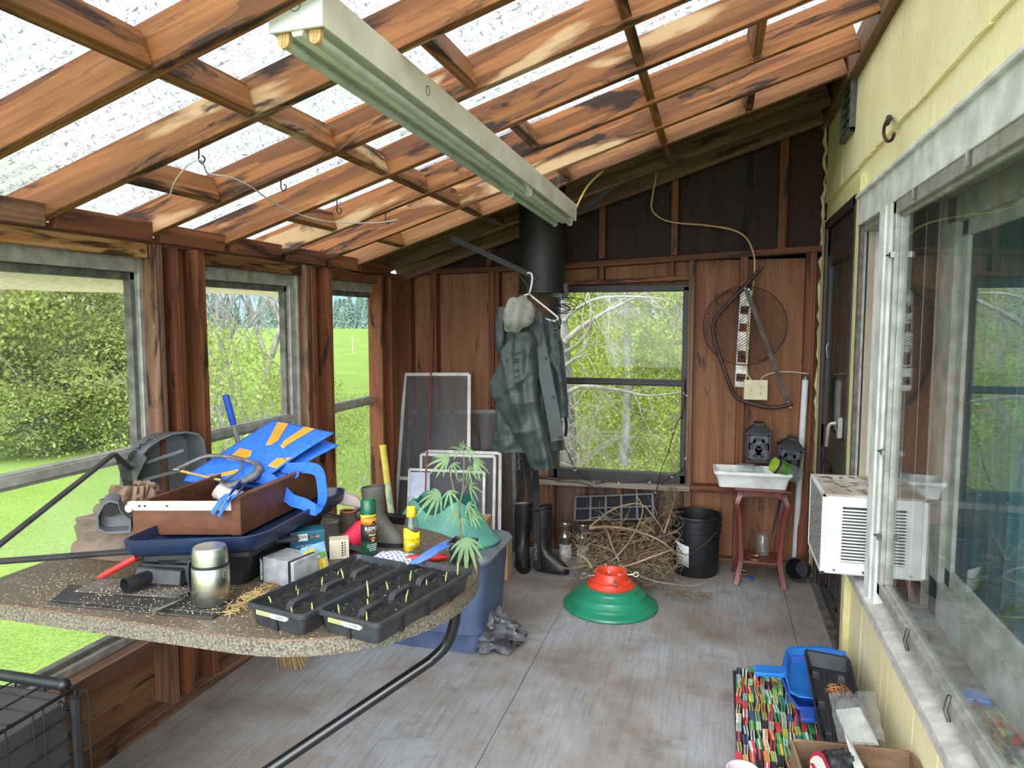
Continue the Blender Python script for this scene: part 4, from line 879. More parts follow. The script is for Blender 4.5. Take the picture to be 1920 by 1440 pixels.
for k in range(5):
    q = MB(); dx = k * 3.2; q.tube(smoothpts([onz(770 + dx, 1056, ZT + .06), onz(800 + dx * .8, 1036 + k * 1.5, ZT + .066), onz(832 + dx * .4, 1018 + k * 2, ZT + .062), onz(868, 1009 + k * 2.5, ZT + .05)]), .0038, 7)
    tag(q.build('blue_cord', m_cord), 'blue cord in the bundle by the potted plant, %s from the top' % ordn[k], 'cord', 'bundle of blue cords')
# ---- potted plant
c = onz(858, 1064, ZT); c.z = ZT + .001; c.y += .05; pp = thing('potted_plant', 'leggy seedling with jagged fan leaves in a square black pot', 'potted plant', c)
q = MB(); q.rings([[c + V((sx_ * w, sy_ * w, z)) for sx_, sy_ in ((-1, -1), (1, -1), (1, 1), (-1, 1))] for w, z in ((.027, 0), (.037, .062), (.0395, .062), (.0395, .070), (.036, .070), (.026, .006))]); q.build('pot', m_tray, pp, smooth=0, bevel=.002)
MB().box(c.x - .034, c.x + .034, c.y - .034, c.y + .034, c.z + .055, c.z + .060).build('soil', m_soil, pp, smooth=0)
m_fan = mat("fan leaf", (80, 106, 62), (98, 126, 76), .6)
m_stem = mat('plant stem', (116, 124, 84), (96, 84, 72), .6)
def pl(px, py, dy=0): return ony(px, py, c.y + dy)
S0 = pl(864, 1030); stem = smoothpts([c + V((.0, 0, .06)), pl(865, 1000), pl(862, 950), pl(868, 915), pl(870, 870), pl(869, 838)])
q = MB(); q.tube(stem, [.004 - .00012 * k for k in range(len(stem))], 7); q.tube(smoothpts([pl(862, 955), pl(850, 915), pl(842, 875)]), .002, 6); q.tube(smoothpts([pl(864, 935), pl(880, 895), pl(888, 870)]), .0018, 6); q.build('stem', m_stem, pp)
def fan(px, py, s, dx, dz, n=7, droop=.5, dy=-.01):
    o = pl(px, py, dy); q = MB(); ax = V((dx, -.35, dz)).normalized(); side = ax.cross(V((0, -1, .25))).normalized()
    for k in range(n):
        a = (k / (n - 1) - .5) * 2.5; L_ = s * (1 - .45 * abs(k / (n - 1) - .5) * 2); d = ax * math.cos(a) + side * math.sin(a); wv = d.cross(V((0, -1, .2))).normalized(); m_ = 6; lft, rgt = [], []
        for j in range(m_ + 1):
            t_ = j / m_; p = o + d * L_ * t_ + V((0, 0, -droop * L_ * t_ * t_)); w_ = L_ * .068 * math.sin(PI * min(1, t_ * .93 + .07)) ** .8 + .0003; w_ *= 1.12 if j % 2 else .9
            lft.append(p + wv * w_); rgt.append(p - wv * w_)
        vs_ = lft + rgt; q.add(vs_, [(j, j + 1, m_ + 2 + j, m_ + 1 + j) for j in range(m_)])
    return q.build('leaf', m_fan, pp, smooth=180)
for a in ((868, 838, .03, .2, 1, 5, .1), (865, 845, .055, -.6, .6, 5, .5), (875, 846, .05, .8, .4, 5, .5), (842, 862, .075, -1, .2, 7, .5), (850, 868, .05, .3, -.4, 5, .3), (888, 866, .065, .9, .1, 7, .6), (876, 880, .05, .9, -.2, 5, .4), (868, 900, .03, -.2, .5, 5, .2),
          (826, 925, .085, -.7, -.3, 7, .5, -.03), (842, 920, .06, .3, -.6, 5, .3, -.03), (880, 912, .06, .9, .2, 5, .5), (876, 945, .05, .8, -.3, 5, .5), (858, 958, .05, -.6, -.3, 5, .5), (880, 962, .06, .9, .2, 7, .5), (866, 972, .04, .2, -.7, 5, .3), (875, 1008, .105, .1, -.75, 7, .35, -.06)): fan(*a)
q = MB(); q.bar(pl(874, 1035, -.03), pl(875, 1000, -.03), .006, .0015); q.build('plant_marker', mat('blue marker', (40, 120, 214), None, .4), pp, smooth=0)
# ------------------------------------------------------------------ heap on the table
# brown paper bag, crumpled
c = onz(160, 1062, ZT); cx, cy = c.x - .015, c.y + .13
def paper(u, v):
    a = 2 * PI * u; px_, py_ = math.cos(a), math.sin(a)
    f = (abs(px_) ** 4 + abs(py_) ** 4) ** -.25
    z = v * .235
    sh = 1 - .36 * v + .10 * math.sin(3.2 * v); 
    p = V((cx + .135 * px_ * f * sh + .055 * v, cy + .07 * py_ * f * sh + .02 * v, ZT + .001 + z * (1 - .28 * (px_ < -.3) * v)))
    s = V((u * 7 % 7, v * 4, .5)); q_ = V((px_ * 2.1, py_ * 2.1, v * 3.2))
    n1 = NZ.noise(q_ * 1.3); n2 = NZ.noise(q_ * 2.7 + V((5, 1, 2)))
    k = min(1, v * 4); p += V((px_, py_, .35)) * ((abs(n1) - .25) * .05 + (abs(n2) - .2) * .014) * k
    return p
q = MB(); q.grid(paper, 110, 52)
m_pap = mat('brown paper', (128, 104, 84), (104, 84, 68), .85, ns=5, bump=.15)
tag(q.build('paper_bag', m_pap, smooth=50, solid=.002), 'crumpled brown paper bag at the window end of the table', 'bag')
# black plastic tote carrying the navy lid
tt = thing('storage_tote', 'black plastic tote under the navy lid on the table', 'storage tote', (-1.36, 2.25, ZT))
A_ = onz(225, 1014, 1.005); B_ = onz(482, 1004, 1.005); C_ = onz(650, 914, 1.005)
ex = (B_ - A_); ey = (C_ - B_); LX, LY = ex.length, ey.length; ang = math.atan2(ex.y, ex.x)
ey_ = V((-math.sin(ang), math.cos(ang), 0)); shear = ey.dot(ex.normalized()); depth = ey.dot(ey_)
def LP(u, v, z): return V((*(A_ + ex * u + ey * v).xy, z))
def lring(ins, z, r=.04):
    "rounded outline of the lid quad, inset"
    out = []; 
    for (x, y) in rrect(ins / LX, 1 - ins / LX, ins / LY, 1 - ins / LY, r, 5): out.append(LP(x, y, z))
    return out
q = MB(); q.rings([lring(.075, ZT + .001), lring(.05, .935), lring(.03, .937), lring(.03, .951), lring(.055, .951), lring(.08, ZT + .004)]); q.build('tote_body', m_black, tt, smooth=50)
q = MB(); q.box(-.02, .02, -.006, .004, .0, .02, T(*LP(.75, .09, .935))); q.build('latch', m_alud, tt, smooth=0)
# navy lid, upside down
m_navy = mat('navy lid plastic', (28, 46, 76), (22, 36, 60), .35, ns=6, speck=(9, .30, (60, 100, 130)))
q = MB(); q.rings([lring(.01, .955, .11), lring(-.006, .967, .12), lring(-.010, 1.003, .12), lring(-.004, 1.005, .12), lring(.004, .975, .11), lring(.03, .967, .1)])
ld = thing('tote_lid', 'navy blue tote lid lying upside down under the wooden drawer', 'lid', (*LP(.5, .5, 0).xy, .955)); q.build('lid_shell', m_navy, ld, smooth=50)
for u, v in ((.2, .1), (.35, .1), (.9, .75), (.85, .86)):
    q = MB(); a, b = LP(u, v, .971), LP(u + .05, v + .04, .971); q.tube([a, b], [.012, .008], 8); q.build('moulded_rib', m_navy, ld)
# wooden drawer with white runners
m_draw = wood('drawer wood', (108, 68, 44), (80, 48, 32), (42, 26, 19), 0, .6, rough=.45, grain=.7)
ZD = .976; HD = .108
d0, d1, d2 = onz(250, 1003, ZD), onz(455, 1003, ZD), onz(603, 928, ZD)
dx, dy = d1 - d0, d2 - d1; dr = thing('wooden_drawer', 'brown wooden drawer pulled from a cabinet, full of odds and ends', 'drawer', (d0 + dx * .5 + dy * .5))
def DP(u, v, z): return d0 + dx * u + dy * v + V((0, 0, z))
tx, ty = .014 / dx.length, .014 / dy.length
def slab(name, u0, u1, v0, v1, z0, z1, m):
    q = MB(); q.hexa([DP(u0, v0, z0), DP(u1, v0, z0), DP(u1, v1, z0), DP(u0, v1, z0)], [DP(u0, v0, z1), DP(u1, v0, z1), DP(u1, v1, z1), DP(u0, v1, z1)]); return q.build(name, m, dr, smooth=0, bevel=.0015)
slab('drawer_side', 0, 1 - 2 * tx, 0, ty, .0, HD - .014, m_draw); slab('drawer_side', 0, 1 - 2 * tx, 1 - ty, 1, 0, HD - .014, m_draw); slab('drawer_front', 1 - 2 * tx, 1, -.5 * ty, 1 + ty, -.0, HD + .006, m_draw); slab('drawer_back', 0, tx, ty, 1 - ty, 0, HD - .014, m_draw)
slab('drawer_bottom', tx, 1 - 2 * tx, ty, 1 - ty, .004, .010, m_draw)
m_run = mat('white runner metal', (220, 214, 198), (204, 196, 178), .45)
q = MB(); q.hexa([DP(-.03, -.4 * ty, HD - .034), DP(1 - 2 * tx, -.4 * ty, HD - .034), DP(1 - 2 * tx, 0, HD - .034), DP(-.03, 0, HD - .034)], [DP(-.03, -.4 * ty, HD - .008), DP(1 - 2 * tx, -.4 * ty, HD - .008), DP(1 - 2 * tx, .6 * ty, HD - .008), DP(-.03, .6 * ty, HD - .008)]); rn = q.build('runner', m_run, dr, smooth=0, bevel=.001)
q = MB(); nn = dy.normalized(); p = DP(-.01, -.5 * ty, HD - .026); q.tube([p - nn * .004, p + nn * .006], .012, 14); q.build('roller', m_whitep, rn)
q = MB()
for u in (.08, .13, .33, .80): p = DP(u, -.42 * ty, HD - .02); q.tube([p - nn * .0012, p + nn * .001], .0035, 8)
q.build('screw_hole', m_ink, rn)
q = MB(); p = DP(1.0, .6, .055); nx = dx.normalized(); q.tube([p, p + nx * .004], .006, 8); q.build('knob_hole', m_ink, dr)
q = MB(); q.ball(DP(.55, .35, .075), (.06, .045, .03), 16); q.ball(DP(.70, .30, .07), (.05, .03, .022), 14); q.jitter(.018, 14)
tag(q.build('plastic_bag', thin('cloudy plastic', (214, 206, 198), .85, .3, (176, 164, 154)), smooth=60), 'crumpled cloudy plastic bag inside the wooden drawer', 'bag')
q = MB(); a, b = DP(.45, .25, .062), DP(.62, .16, .06); q.tube([a, b], [.006, .005], 8)
tag(q.build('pry_handle', m_yl), 'small yellow handled tool inside the wooden drawer', 'tool')
# blue shopping bag with orange sun rays
m_blue = mat('blue bag fabric', (40, 108, 206), (32, 92, 190), .7, ns=60, bump=.1)
c1, c2, c3, c4 = ony(512, 788, 2.440), ony(626, 812, 2.300), ony(492, 902, 2.100), ony(352, 890, 2.100)
bg_ = thing('shopping_bag', 'blue fabric shopping bag with orange sun rays lying folded over the drawer', 'shopping bag', (c3 + c4) / 2)
nrm = (c3 - c4).cross(c1 - c4).normalized()
if nrm.z < 0: nrm = -nrm
def bp(u, v, h=0): return (c4 * (1 - u) + c3 * u) * (1 - v) + (c1 * (1 - u) + c2 * u) * v + nrm * (.008 * math.sin(PI * v) * math.sin(2.2 * u) + h)
q = MB(); q.grid(lambda u, v: bp(u, v), 16, 20); q.build('front_panel', m_blue, bg_, smooth=180, solid=.004)
q = MB(); q.grid(lambda u, v: bp(u, v) + nrm * (-.010 - .010 * u) + V((.012 * v, 0, -.028 * v * u - .012 * (1 - v))), 16, 20); q.build('back_panel', m_blue, bg_, smooth=180, solid=.004)
q = MB(); q.grid(lambda u, v: bp(.0, .0) + (bp(.75, 0) - bp(0, 0)) * u + V((-.01, -.012 + .02 * u, -.022 - .012 * u)) * v, 10, 4); q.build('gusset', m_blue, bg_, smooth=180, solid=.003)
m_ray = mat('orange print', (242, 146, 30), (236, 134, 24), .7); m_rayw = mat('cream outline', (226, 206, 170), None, .7)
import itertools
inv_rays = [[(520, 793), (541, 798), (523, 832), (510, 839), (501, 838)], [(580, 806), (603, 811), (548, 840), (536, 848), (530, 843), (537, 834)], [(450, 841), (472, 848), (470, 856), (455, 866), (426, 860)], [(522, 866), (556, 867), (545, 879), (524, 881), (505, 876)], [(368, 896), (400, 888), (444, 880), (442, 886), (410, 894), (386, 901)]]
def to_plane(px_, py_, h):
    n = nrm; o = (c1 + c2 + c3 + c4) / 4; d = c_r * ((px_ - 960) / FPX) - c_u * ((py_ - 720) / FPX) + c_f; return EYE + d * ((o - EYE).dot(n) / d.dot(n)) + n * h
def uv_of(p):
    a, b, cc, d = c4, c3, c2, c1; u = v = .5
    for _ in range(25):
        f = (c4 * (1 - u) + c3 * u) * (1 - v) + (c1 * (1 - u) + c2 * u) * v - p; fu = (c3 - c4) * (1 - v) + (c2 - c1) * v; fv = (c1 - c4) * (1 - u) + (c2 - c3) * u
        A11, A12, A22 = fu.dot(fu), fu.dot(fv), fv.dot(fv); B1, B2 = -f.dot(fu), -f.dot(fv); D = A11 * A22 - A12 * A12; u += (B1 * A22 - B2 * A12) / D; v += (B2 * A11 - B1 * A12) / D
    return u, v
for P_ in inv_rays:
    uvs = [uv_of(to_plane(x, y, 0)) for x, y in P_]; um, vm = sum(u for u, _ in uvs) / len(uvs), sum(v for _, v in uvs) / len(uvs)
    def patch(nm, k, h, m):
        q = MB(); pts = [bp(min(.985, max(.012, um + (u - um) * k)), min(.985, max(.012, vm + (v - vm) * k)), h) for u, v in uvs]; cc = bp(um, vm, h + .0006); q.add(pts + [cc], [(i, (i + 1) % len(pts), len(pts)) for i in range(len(pts))]); q.build(nm, m, bg_, smooth=0)
    patch('ray_outline', 1.07, .0042, m_rayw); patch('sun_ray', 1.0, .0056, m_ray)
q = MB(); q.ribbon(smoothpts([bp(.98, .36, .004), bp(1.0, .30, -.012), ony(592, 880, 2.120), ony(604, 915, 2.080), ony(603, 945, 2.040), ony(592, 956, 2.000), ony(570, 945, 2.000), ony(545, 936, 2.010), ony(522, 912, 2.040), ony(505, 898, 2.070), bp(.96, .02, .004)], 5), .038, (-.2, -1, .4), .003); q.build('handle', m_blue, bg_, smooth=35)
def dside(x, y, o=.02):
    n_ = V((dx.y, -dx.x, 0)).normalized(); n_ = n_ if n_.y < 0 else -n_; p0 = d0 + n_ * o
    d = c_r * ((x - 960) / FPX) - c_u * ((y - 720) / FPX) + c_f; return EYE + d * ((p0 - EYE).dot(n_) / d.dot(n_))
q = MB(); q.ribbon(smoothpts([bp(.90, .0, .0), bp(.80, .0, .0) + V((0, -.03, .0)), dside(432, 925, .03), dside(414, 940, .022), dside(398, 963, .022)], 5), .018, (-.3, -1, .3), .002); q.ribbon(smoothpts([bp(.97, .0, .0), bp(.90, .0, .0) + V((0, -.035, .0)), dside(448, 922, .04), dside(428, 940, .026), dside(410, 968, .026)], 5), .012, (-.3, -1, .3), .002); q.build('handle', m_blue, bg_, smooth=35)
q = MB(); q.ribbon(smoothpts([ony(540, 884, 2.100), ony(548, 896, 2.090), ony(558, 892, 2.090), ony(558, 882, 2.100)], 5), .008, (-.2, -1, .4), .002); q.build('tag_loop', m_blue, bg_)
# hacksaw resting on the bag
m_saw = mat('worn grey saw enamel', (126, 126, 122), (96, 92, 86), .45, .5, ns=30)
def hp_(x, y, h=.012): return to_plane(x, y, h)
hs = thing('hacksaw', 'old grey hacksaw with a yellow blade lying on the blue bag', 'hacksaw', hp_(410, 890))
q = MB(); q.tube(smoothpts([hp_(332, 886), hp_(352, 876), hp_(388, 861), hp_(425, 861), hp_(462, 868), hp_(480, 875), hp_(486, 884)], 4), .0075, 10); q.build('frame', m_saw, hs)
q = MB(); q.tube(smoothpts([hp_(484, 878), hp_(487, 890), hp_(470, 903), hp_(445, 914), hp_(426, 920)], 4), .0145, 10); q.build('handle', m_saw, hs)
q = MB(); q.tube(smoothpts([hp_(454, 874, .014), hp_(457, 880, .014), hp_(446, 893, .014), hp_(424, 908, .014)], 4), .004, 8); q.build('trigger_guard', m_steel, hs)
q = MB(); q.bar(hp_(338, 886, .008), hp_(420, 905, .008), .010, .0015, nrm); q.build('blade', mat('yellow saw blade', (206, 172, 84), (150, 128, 76), .5, ns=50), hs, smooth=0)
q = MB(); q.tube([hp_(328, 886), hp_(340, 886)], .006, 8); q.tube([hp_(418, 908), hp_(424, 918)], .010, 8); q.build('blade_pin', m_steel, hs)
# grey reel cover: arched shell open to the room
m_reel = mat('slate grey plastic', (86, 88, 90), (74, 76, 78), .45)
FRp = [(258, 932), (256, 895), (268, 868), (274, 858), (268, 851), (280, 838), (300, 824), (325, 813), (350, 810), (372, 814), (382, 826), (386, 850), (388, 890), (384, 930), (330, 940)]
F3 = [ony(x, y, 2.20 + .18 * (x - 258) / 130) for x, y in FRp]
off = V((-.105, .02, -.005)) 
F4 = [ony(x, y, 2.20 + .18 * (x - 258) / 130 + .02) + off for x, y in [(258, 932), (258, 895), (262, 868), (268, 850), (275, 843), (288, 830), (305, 820), (327, 812), (350, 810), (372, 814), (382, 826), (386, 850), (388, 890), (384, 930), (330, 940)]]
rc = thing('reel_cover', 'big arched slate grey plastic reel cover with embossed lettering', 'reel cover', sum(F3, V()) / len(F3) + V((0, 0, -.12)))
ce = sum(F3, V()) / len(F3)
q = MB(); n = len(F3)
def sc3(L_, k, o=V()): cc_ = sum(L_, V()) / len(L_); return [cc_ + (p - cc_) * k + o for p in L_]
q.rings([F4, sc3(F4, 1.0, -off * .3), F3, sc3(F3, .965), sc3(F4, .95, -off * .12)], caps=True); q.build('shell', m_reel, rc, smooth=45, bevel=.002)
q = MB(); q.tube(sc3(F3, .99), .0045, 7, closed=True); q.build('rim', m_reel, rc)
q = MB()
for x, y in ((318, 825), (365, 850), (372, 880), (285, 905)): q.ball(ony(x, y, 2.26) + off * .72, .007, 8)
q.build('screw', m_steel, rc)
q = MB(); q.bar(ony(300, 870, 2.220) + off * .8, ony(375, 845, 2.260) + off * .8, .012, .012); q.bar(ony(285, 905, 2.210) + off * .8, ony(380, 880, 2.280) + off * .8, .012, .012); q.build('stiffener', m_reel, rc)
sfA = (F3[4] + F3[5] + F3[6]) / 3 * .55 + (F4[4] + F4[5] + F4[6]) / 3 * .45; tA = (F3[4] - F3[7]).normalized()
TM = frame(sfA, tA, -off); TM.translation = sfA + TM.to_3x3().col[2] * .004
text('STORAGE', .034, TM, mat('dark embossing', (64, 66, 68), None, .5), rc, ext=.003, bend=.20)
# small matching piece
SP_ = [(196, 1003), (182, 995), (180, 968), (192, 945), (205, 938), (222, 942), (225, 955), (232, 965), (246, 975), (246, 1000)]
S3 = [ony(x, y, 1.66 + (x - 180) * .0006) for x, y in SP_]; o2 = V((-.035, .045, .012))
rc2 = thing('reel_bracket', 'small slate grey plastic bracket with a round recess beside the paper bag', 'bracket', sum(S3, V()) / len(S3) + V((0, 0, -.05)))
q = MB(); q.rings([[p + o2 for p in S3], S3, sc3(S3, .86), sc3(S3, .84, o2 * .6)], caps=True); q.build('bracket_shell', m_reel, rc2, smooth=45, bevel=.0015)
q = MB(); cc_ = ony(206, 962, 1.662); q.tube([cc_ + o2 * .35, cc_ + o2 * .55], .022, 18); q.build('recess', m_ink, rc2)
# black framed storm sash leaning over the table end
L_ = ony(-45, 1056, 1.50); R_ = ony(560, 1010, 1.88); T_ = ony(214, 851, 2.02); T2 = ony(246, 880, 2.24)
m_fr = mat('black sash frame', (52, 50, 52), (36, 35, 37), .45)
sf = thing('storm_sash', 'black framed clear storm sash leaning across the table end', 'storm sash', (L_ + R_) / 2)
sn = (R_ - L_).cross(T_ - L_).normalized()
for nm, a, b in (('bottom_rail', L_, R_), ('side_rail', L_, T_), ('top_rail', T_, T2)):
    q = MB(); q.bar(a, b, .017, .012, sn); q.build(nm, m_fr, sf, smooth=0, bevel=.002)
q = MB(); q.hexa([L_ + sn * .001, L_.lerp(R_, .5) + sn * .001, T2 + sn * .001, T_ + sn * .001], [L_ - sn * .001, L_.lerp(R_, .5) - sn * .001, T2 - sn * .001, T_ - sn * .001]); q.build('pane', glass('hazy film', 1.35, (.97, .98, .97), .035, .4), sf, smooth=0)
# picture frame, shoe, pink box behind
q = MB(); P4 = [ony(592, 990, 2.36), ony(655, 972, 2.40), ony(662, 976, 2.5), ony(612, 962, 2.5)]
pf = thing('picture_frame', 'dark picture frame with a pale edge lying behind the navy lid', 'picture frame', P4[0])
for i in range(4):
    q = MB(); q.bar(P4[i], P4[(i + 1) % 4], .012, .010); q.build('frame_rail', m_alu if i == 0 else m_fr, pf, smooth=0)
q = MB(); q.add(P4, [(0, 1, 2, 3)]); q.build('backing', mat('maroon backing', (88, 60, 58), (70, 50, 48), .6), pf, smooth=0, solid=.003)
c = ony(655, 985, 2.3); c.z = ZT + .0; sh = thing('shoe', 'brown hiking shoe with orange collar behind the red cup', 'shoe', c)
def sring(x, z, rx, ry__): return [c + V((x + rx * math.cos(2 * PI * k / 16), ry__ * math.sin(2 * PI * k / 16), z)) for k in range(16)]
q = MB(); q.rings([sring(.0, 0, .05, .035), sring(0, .03, .05, .036), sring(-.004, .07, .042, .034), sring(-.006, .105, .036, .032), sring(-.006, .106, .031, .027), sring(-.002, .06, .03, .026)]); q.build('upper', mat('brown shoe leather', (84, 66, 56), (64, 50, 44), .7), sh)
q = MB(); q.tube(sring(-.006, .107, .034, .030), .004, 6, closed=True); q.build('collar', mat('orange collar', (206, 110, 76), None, .7), sh); sh.scale = (.8, .8, .72)
q = MB(); q.hexa([ony(632, 945, 2.33), ony(690, 955, 2.33), ony(690, 955, 2.46), ony(632, 945, 2.46)], [ony(640, 922, 2.35), ony(668, 932, 2.35), ony(672, 930, 2.46), ony(646, 920, 2.46)])
tag(q.build('foam_block', mat('pale pink foam', (206, 186, 184), (184, 164, 160), .9), smooth=0, bevel=.006), 'pale pinkish block propped between the lid and the rubber boot', 'block')
q = MB(); a, b = ony(708, 970, 2.36), ony(775, 978, 2.36); q.bar(a, b, .012, .032, V((0, -.3, 1)))
for k in range(16):
    p = a + (b - a) * (k + .5) / 16; q.box(-.002, .002, -.004, .004, .014, .022, T(*p))
tag(q.build('chain_saw_bar', m_black, smooth=0), 'black toothed bar lying behind the rubber boot and bottle', 'saw bar')
# straw scraps and seeds
q = MB(); r = random.Random(5)
for k in range(170):
    px_ = r.choice((r.uniform(465, 520), r.uniform(425, 470))); py_ = (1090 + (520 - px_) * .55) + r.uniform(-6, 14); p = onz(px_, py_, ZT + .004 + r.random() * .014); d = V((r.gauss(0, 1), r.gauss(0, 1), r.gauss(0, .35))).normalized() * r.uniform(.008, .022); q.tube([p - d, p + V((0, 0, .002)), p + d], .0007, 4)
tag(q.build('straw_scraps', mat('dry straw', (196, 168, 112), (160, 132, 84), .9)), 'dry straw scraps scattered beside the left seedling tray', 'straw', kind='stuff')
q = MB()
for k in range(900):
    px_, py_ = r.uniform(60, 440), r.uniform(1075, 1160); p = onz(px_, py_, ZT + .001)
    if -2.0 < p.x < -.8 and p.y > 1.46 and r.random() < .75: q.ball(V((p.x, p.y, ZT + .0014 + (.0155 if 1100 < py_ < 1128 and px_ < 380 and px_ > 190 else .0115 if py_ > 1104 and px_ > 150 else 0))), (.0022, .0016, .0012), 4)
tag(q.build('spilled_seeds', mat('pale seed husks', (204, 188, 136), (170, 150, 104), .9), smooth=0), 'pale seed husks spilled over the table top', 'seeds', kind='stuff')
# ---- corn broom with blue grip standing behind the table
b0 = onz(556, 1250, .0); top = ony(423, 740, 2.62); b0.z = .002
br = thing('broom', 'corn broom with a grey pole and blue grip standing behind the table', 'broom', b0)
dv = (top - b0); Lb = dv.length; dn = dv.normalized()
q = MB(); r = random.Random(3)
sx_ = V((1, 0, 0)) - dn * dn.x; sx_.normalize(); sy_ = dn.cross(sx_)
for k in range(260):
    u, w_ = r.gauss(0, .024), r.gauss(0, .012); s = b0 + dn * .30 + sx_ * u * .45 + sy_ * w_ * .6; e = V((b0.x, b0.y, .004)) + sx_ * u * 1.25 + sy_ * w_ * 1.5 + V((0, 0, abs(r.gauss(0, .008))))
    q.tube([s, (s + e) / 2 + sx_ * u * .15, e], .0012, 4)
q.build('bristles', mat('corn bristles', (200, 174, 124), (166, 138, 92), .9), br)
q = MB(); q.tube([b0 + dn * .28, top - dn * .13], .011, 10); q.build('pole', mat('grey pole', (140, 140, 136), (112, 112, 108), .45), br)
q = MB(); q.tube([top - dn * .135, top - dn * .12, top - dn * .01, top], [.0125, .0145, .0145, .010], 12); q.build('grip', mat('blue grip', (36, 84, 196), (28, 70, 172), .6, ns=120, bump=.3), br)
# ------------------------------------------------------------------ bin, tree stand, cardboard behind the table
m_bin = mat('grey blue bin plastic', (78, 92, 122), (64, 78, 108), .45, ns=8)
m_binl = mat('grey bin lid', (118, 124, 130), (98, 104, 110), .5, ns=8)
bx0, bx1, by0, by1, bz = -1.61, -1.02, 3.12, 3.60, .475
bi = thing('storage_bin', 'grey blue plastic storage bin on the floor under the green tree stand', 'storage bin', ((bx0 + bx1) / 2, (by0 + by1) / 2, 0))
def rr_(x0, x1, y0, y1, r, z): return [V((x, y, z)) for x, y in rrect(x0, x1, y0, y1, r, 5)]
q = MB(); q.rings([rr_(bx0 + .06, bx1 - .06, by0 + .05, by1 - .05, .05, .002), rr_(bx0 + .045, bx1 - .045, by0 + .04, by1 - .04, .06, .09), rr_(bx0 + .035, bx1 - .035, by0 + .03, by1 - .03, .06, .10), rr_(bx0 + .01, bx1 - .01, by0 + .01, by1 - .01, .06, bz - .01)]); q.build('bin_body', m_bin, bi)
q = MB(); q.rings([rr_(bx0 - .01, bx1 + .01, by0 - .01, by1 + .01, .07, bz - .015), rr_(bx0 - .015, bx1 + .015, by0 - .015, by1 + .015, .08, bz), rr_(bx0 + .0, bx1 - .0, by0 + .0, by1 - .0, .07, bz + .018), rr_(bx0 + .04, bx1 - .04, by0 + .04, by1 - .04, .06, bz + .02)]); q.build('bin_lid', m_binl, bi)
m_tealp = mat('sea green plastic', (92, 156, 138), (78, 140, 122), .4, ns=6)
m_teald = mat('deep sea green plastic', (36, 104, 92), (30, 92, 80), .4, ns=6)
zs = bz + .021; cx, cy = -1.325, 3.36
ts = thing('tree_stand', 'sea green plastic tree stand with metal screws, on the storage bin', 'tree stand', (cx, cy, zs))
def star(r, z, k=0, n=48, lob=0): return [V((cx + r * (1 + lob * math.cos(4 * (2 * PI * i / n))) * math.cos(2 * PI * i / n) * 1.0, cy + r * .82 * (1 + lob * math.cos(4 * (2 * PI * i / n))) * math.sin(2 * PI * i / n), z + k * math.cos(4 * (2 * PI * i / n)))) for i in range(n)]
q = MB(); q.rings([star(.288, zs, 0, lob=.03), star(.291, zs + .014, 0, lob=.03), star(.268, zs + .022, 0, lob=.03), star(.215, zs + .10, 0, lob=.03), star(.172, zs + .185, -.030, lob=.02), star(.165, zs + .189, -.032, lob=.02)], caps=False)
q.cur = 1; q.rings([star(.165, zs + .189, -.032, lob=.02), star(.145, zs + .165, -.028, lob=.02), star(.12, zs + .10, 0), star(.11, zs + .04, 0)], caps=True)
q.build('stand_body', [m_tealp, m_teald], ts, solid=.004)
for k in range(4):
    a = PI / 4 + k * PI / 2 + .3; d = V((math.cos(a), math.sin(a) * .82, 0)); p = V((cx, cy, zs + .165))
    q = MB(); q.tube([p + d * .21, p + d * .075], .005, 8); q.tube([p + d * .21 + V((-d.y, d.x, 0)) * .022, p + d * .212 - V((-d.y, d.x, 0)) * .022], .005, 8); q.ball(p + d * .176, (.014, .014, .014), 10); q.build('thumb_screw', m_steel, ts)
m_cb = mat('brown cardboard', (204, 166, 124), (188, 148, 106), .8, ns=8)
def carton(name, lab, a, b, dep, h):
    a, b = V(a), V(b); d = b - a; L = d.length; M_ = frame(a, d, z=(0, 0, 1)); r = thing(name, lab, 'cardboard box', a, M_.to_3x3().to_4x4()); t = .005
    q = MB(); q.box(0, L, 0, t, 0, h); q.box(0, L, dep - t, dep, 0, h); q.box(0, t, t, dep - t, 0, h); q.box(L - t, L, t, dep - t, 0, h); q.box(t, L - t, t, dep - t, .0, t); q.build('carton', m_cb, r, local=True, smooth=0); return r, L
e0, e1_ = onz(936, 1097, 0), None
r, L = carton('cardboard_box', 'tall open cardboard box between the storage bin and the window screens', (-1.56, 3.80, 0.001), (-1.275, 3.82, 0.001), .28, .43)
q = MB(); q.hexa([(.01, .01, .425), (L - .01, .01, .425), (L - .01, .12, .45), (.01, .12, .45)], [(.01, .01, .43), (L - .01, .01, .43), (L - .01, .12, .455), (.01, .12, .455)]); q.build('flap', m_cb, r, local=True, smooth=0)
r, L = carton('cardboard_box', 'small low cardboard box with papers, right beside the tall carton', (-1.34, 4.16, 0.001), (-1.215, 4.17, 0.001), .15, .22)
q = MB(); q.tube([(.05, .05, .19), (.09, .07, .235)], .022, 10); q.box(.02, .05, .06, .12, .01, .25); q.build('contents', m_whitep, r, local=True)
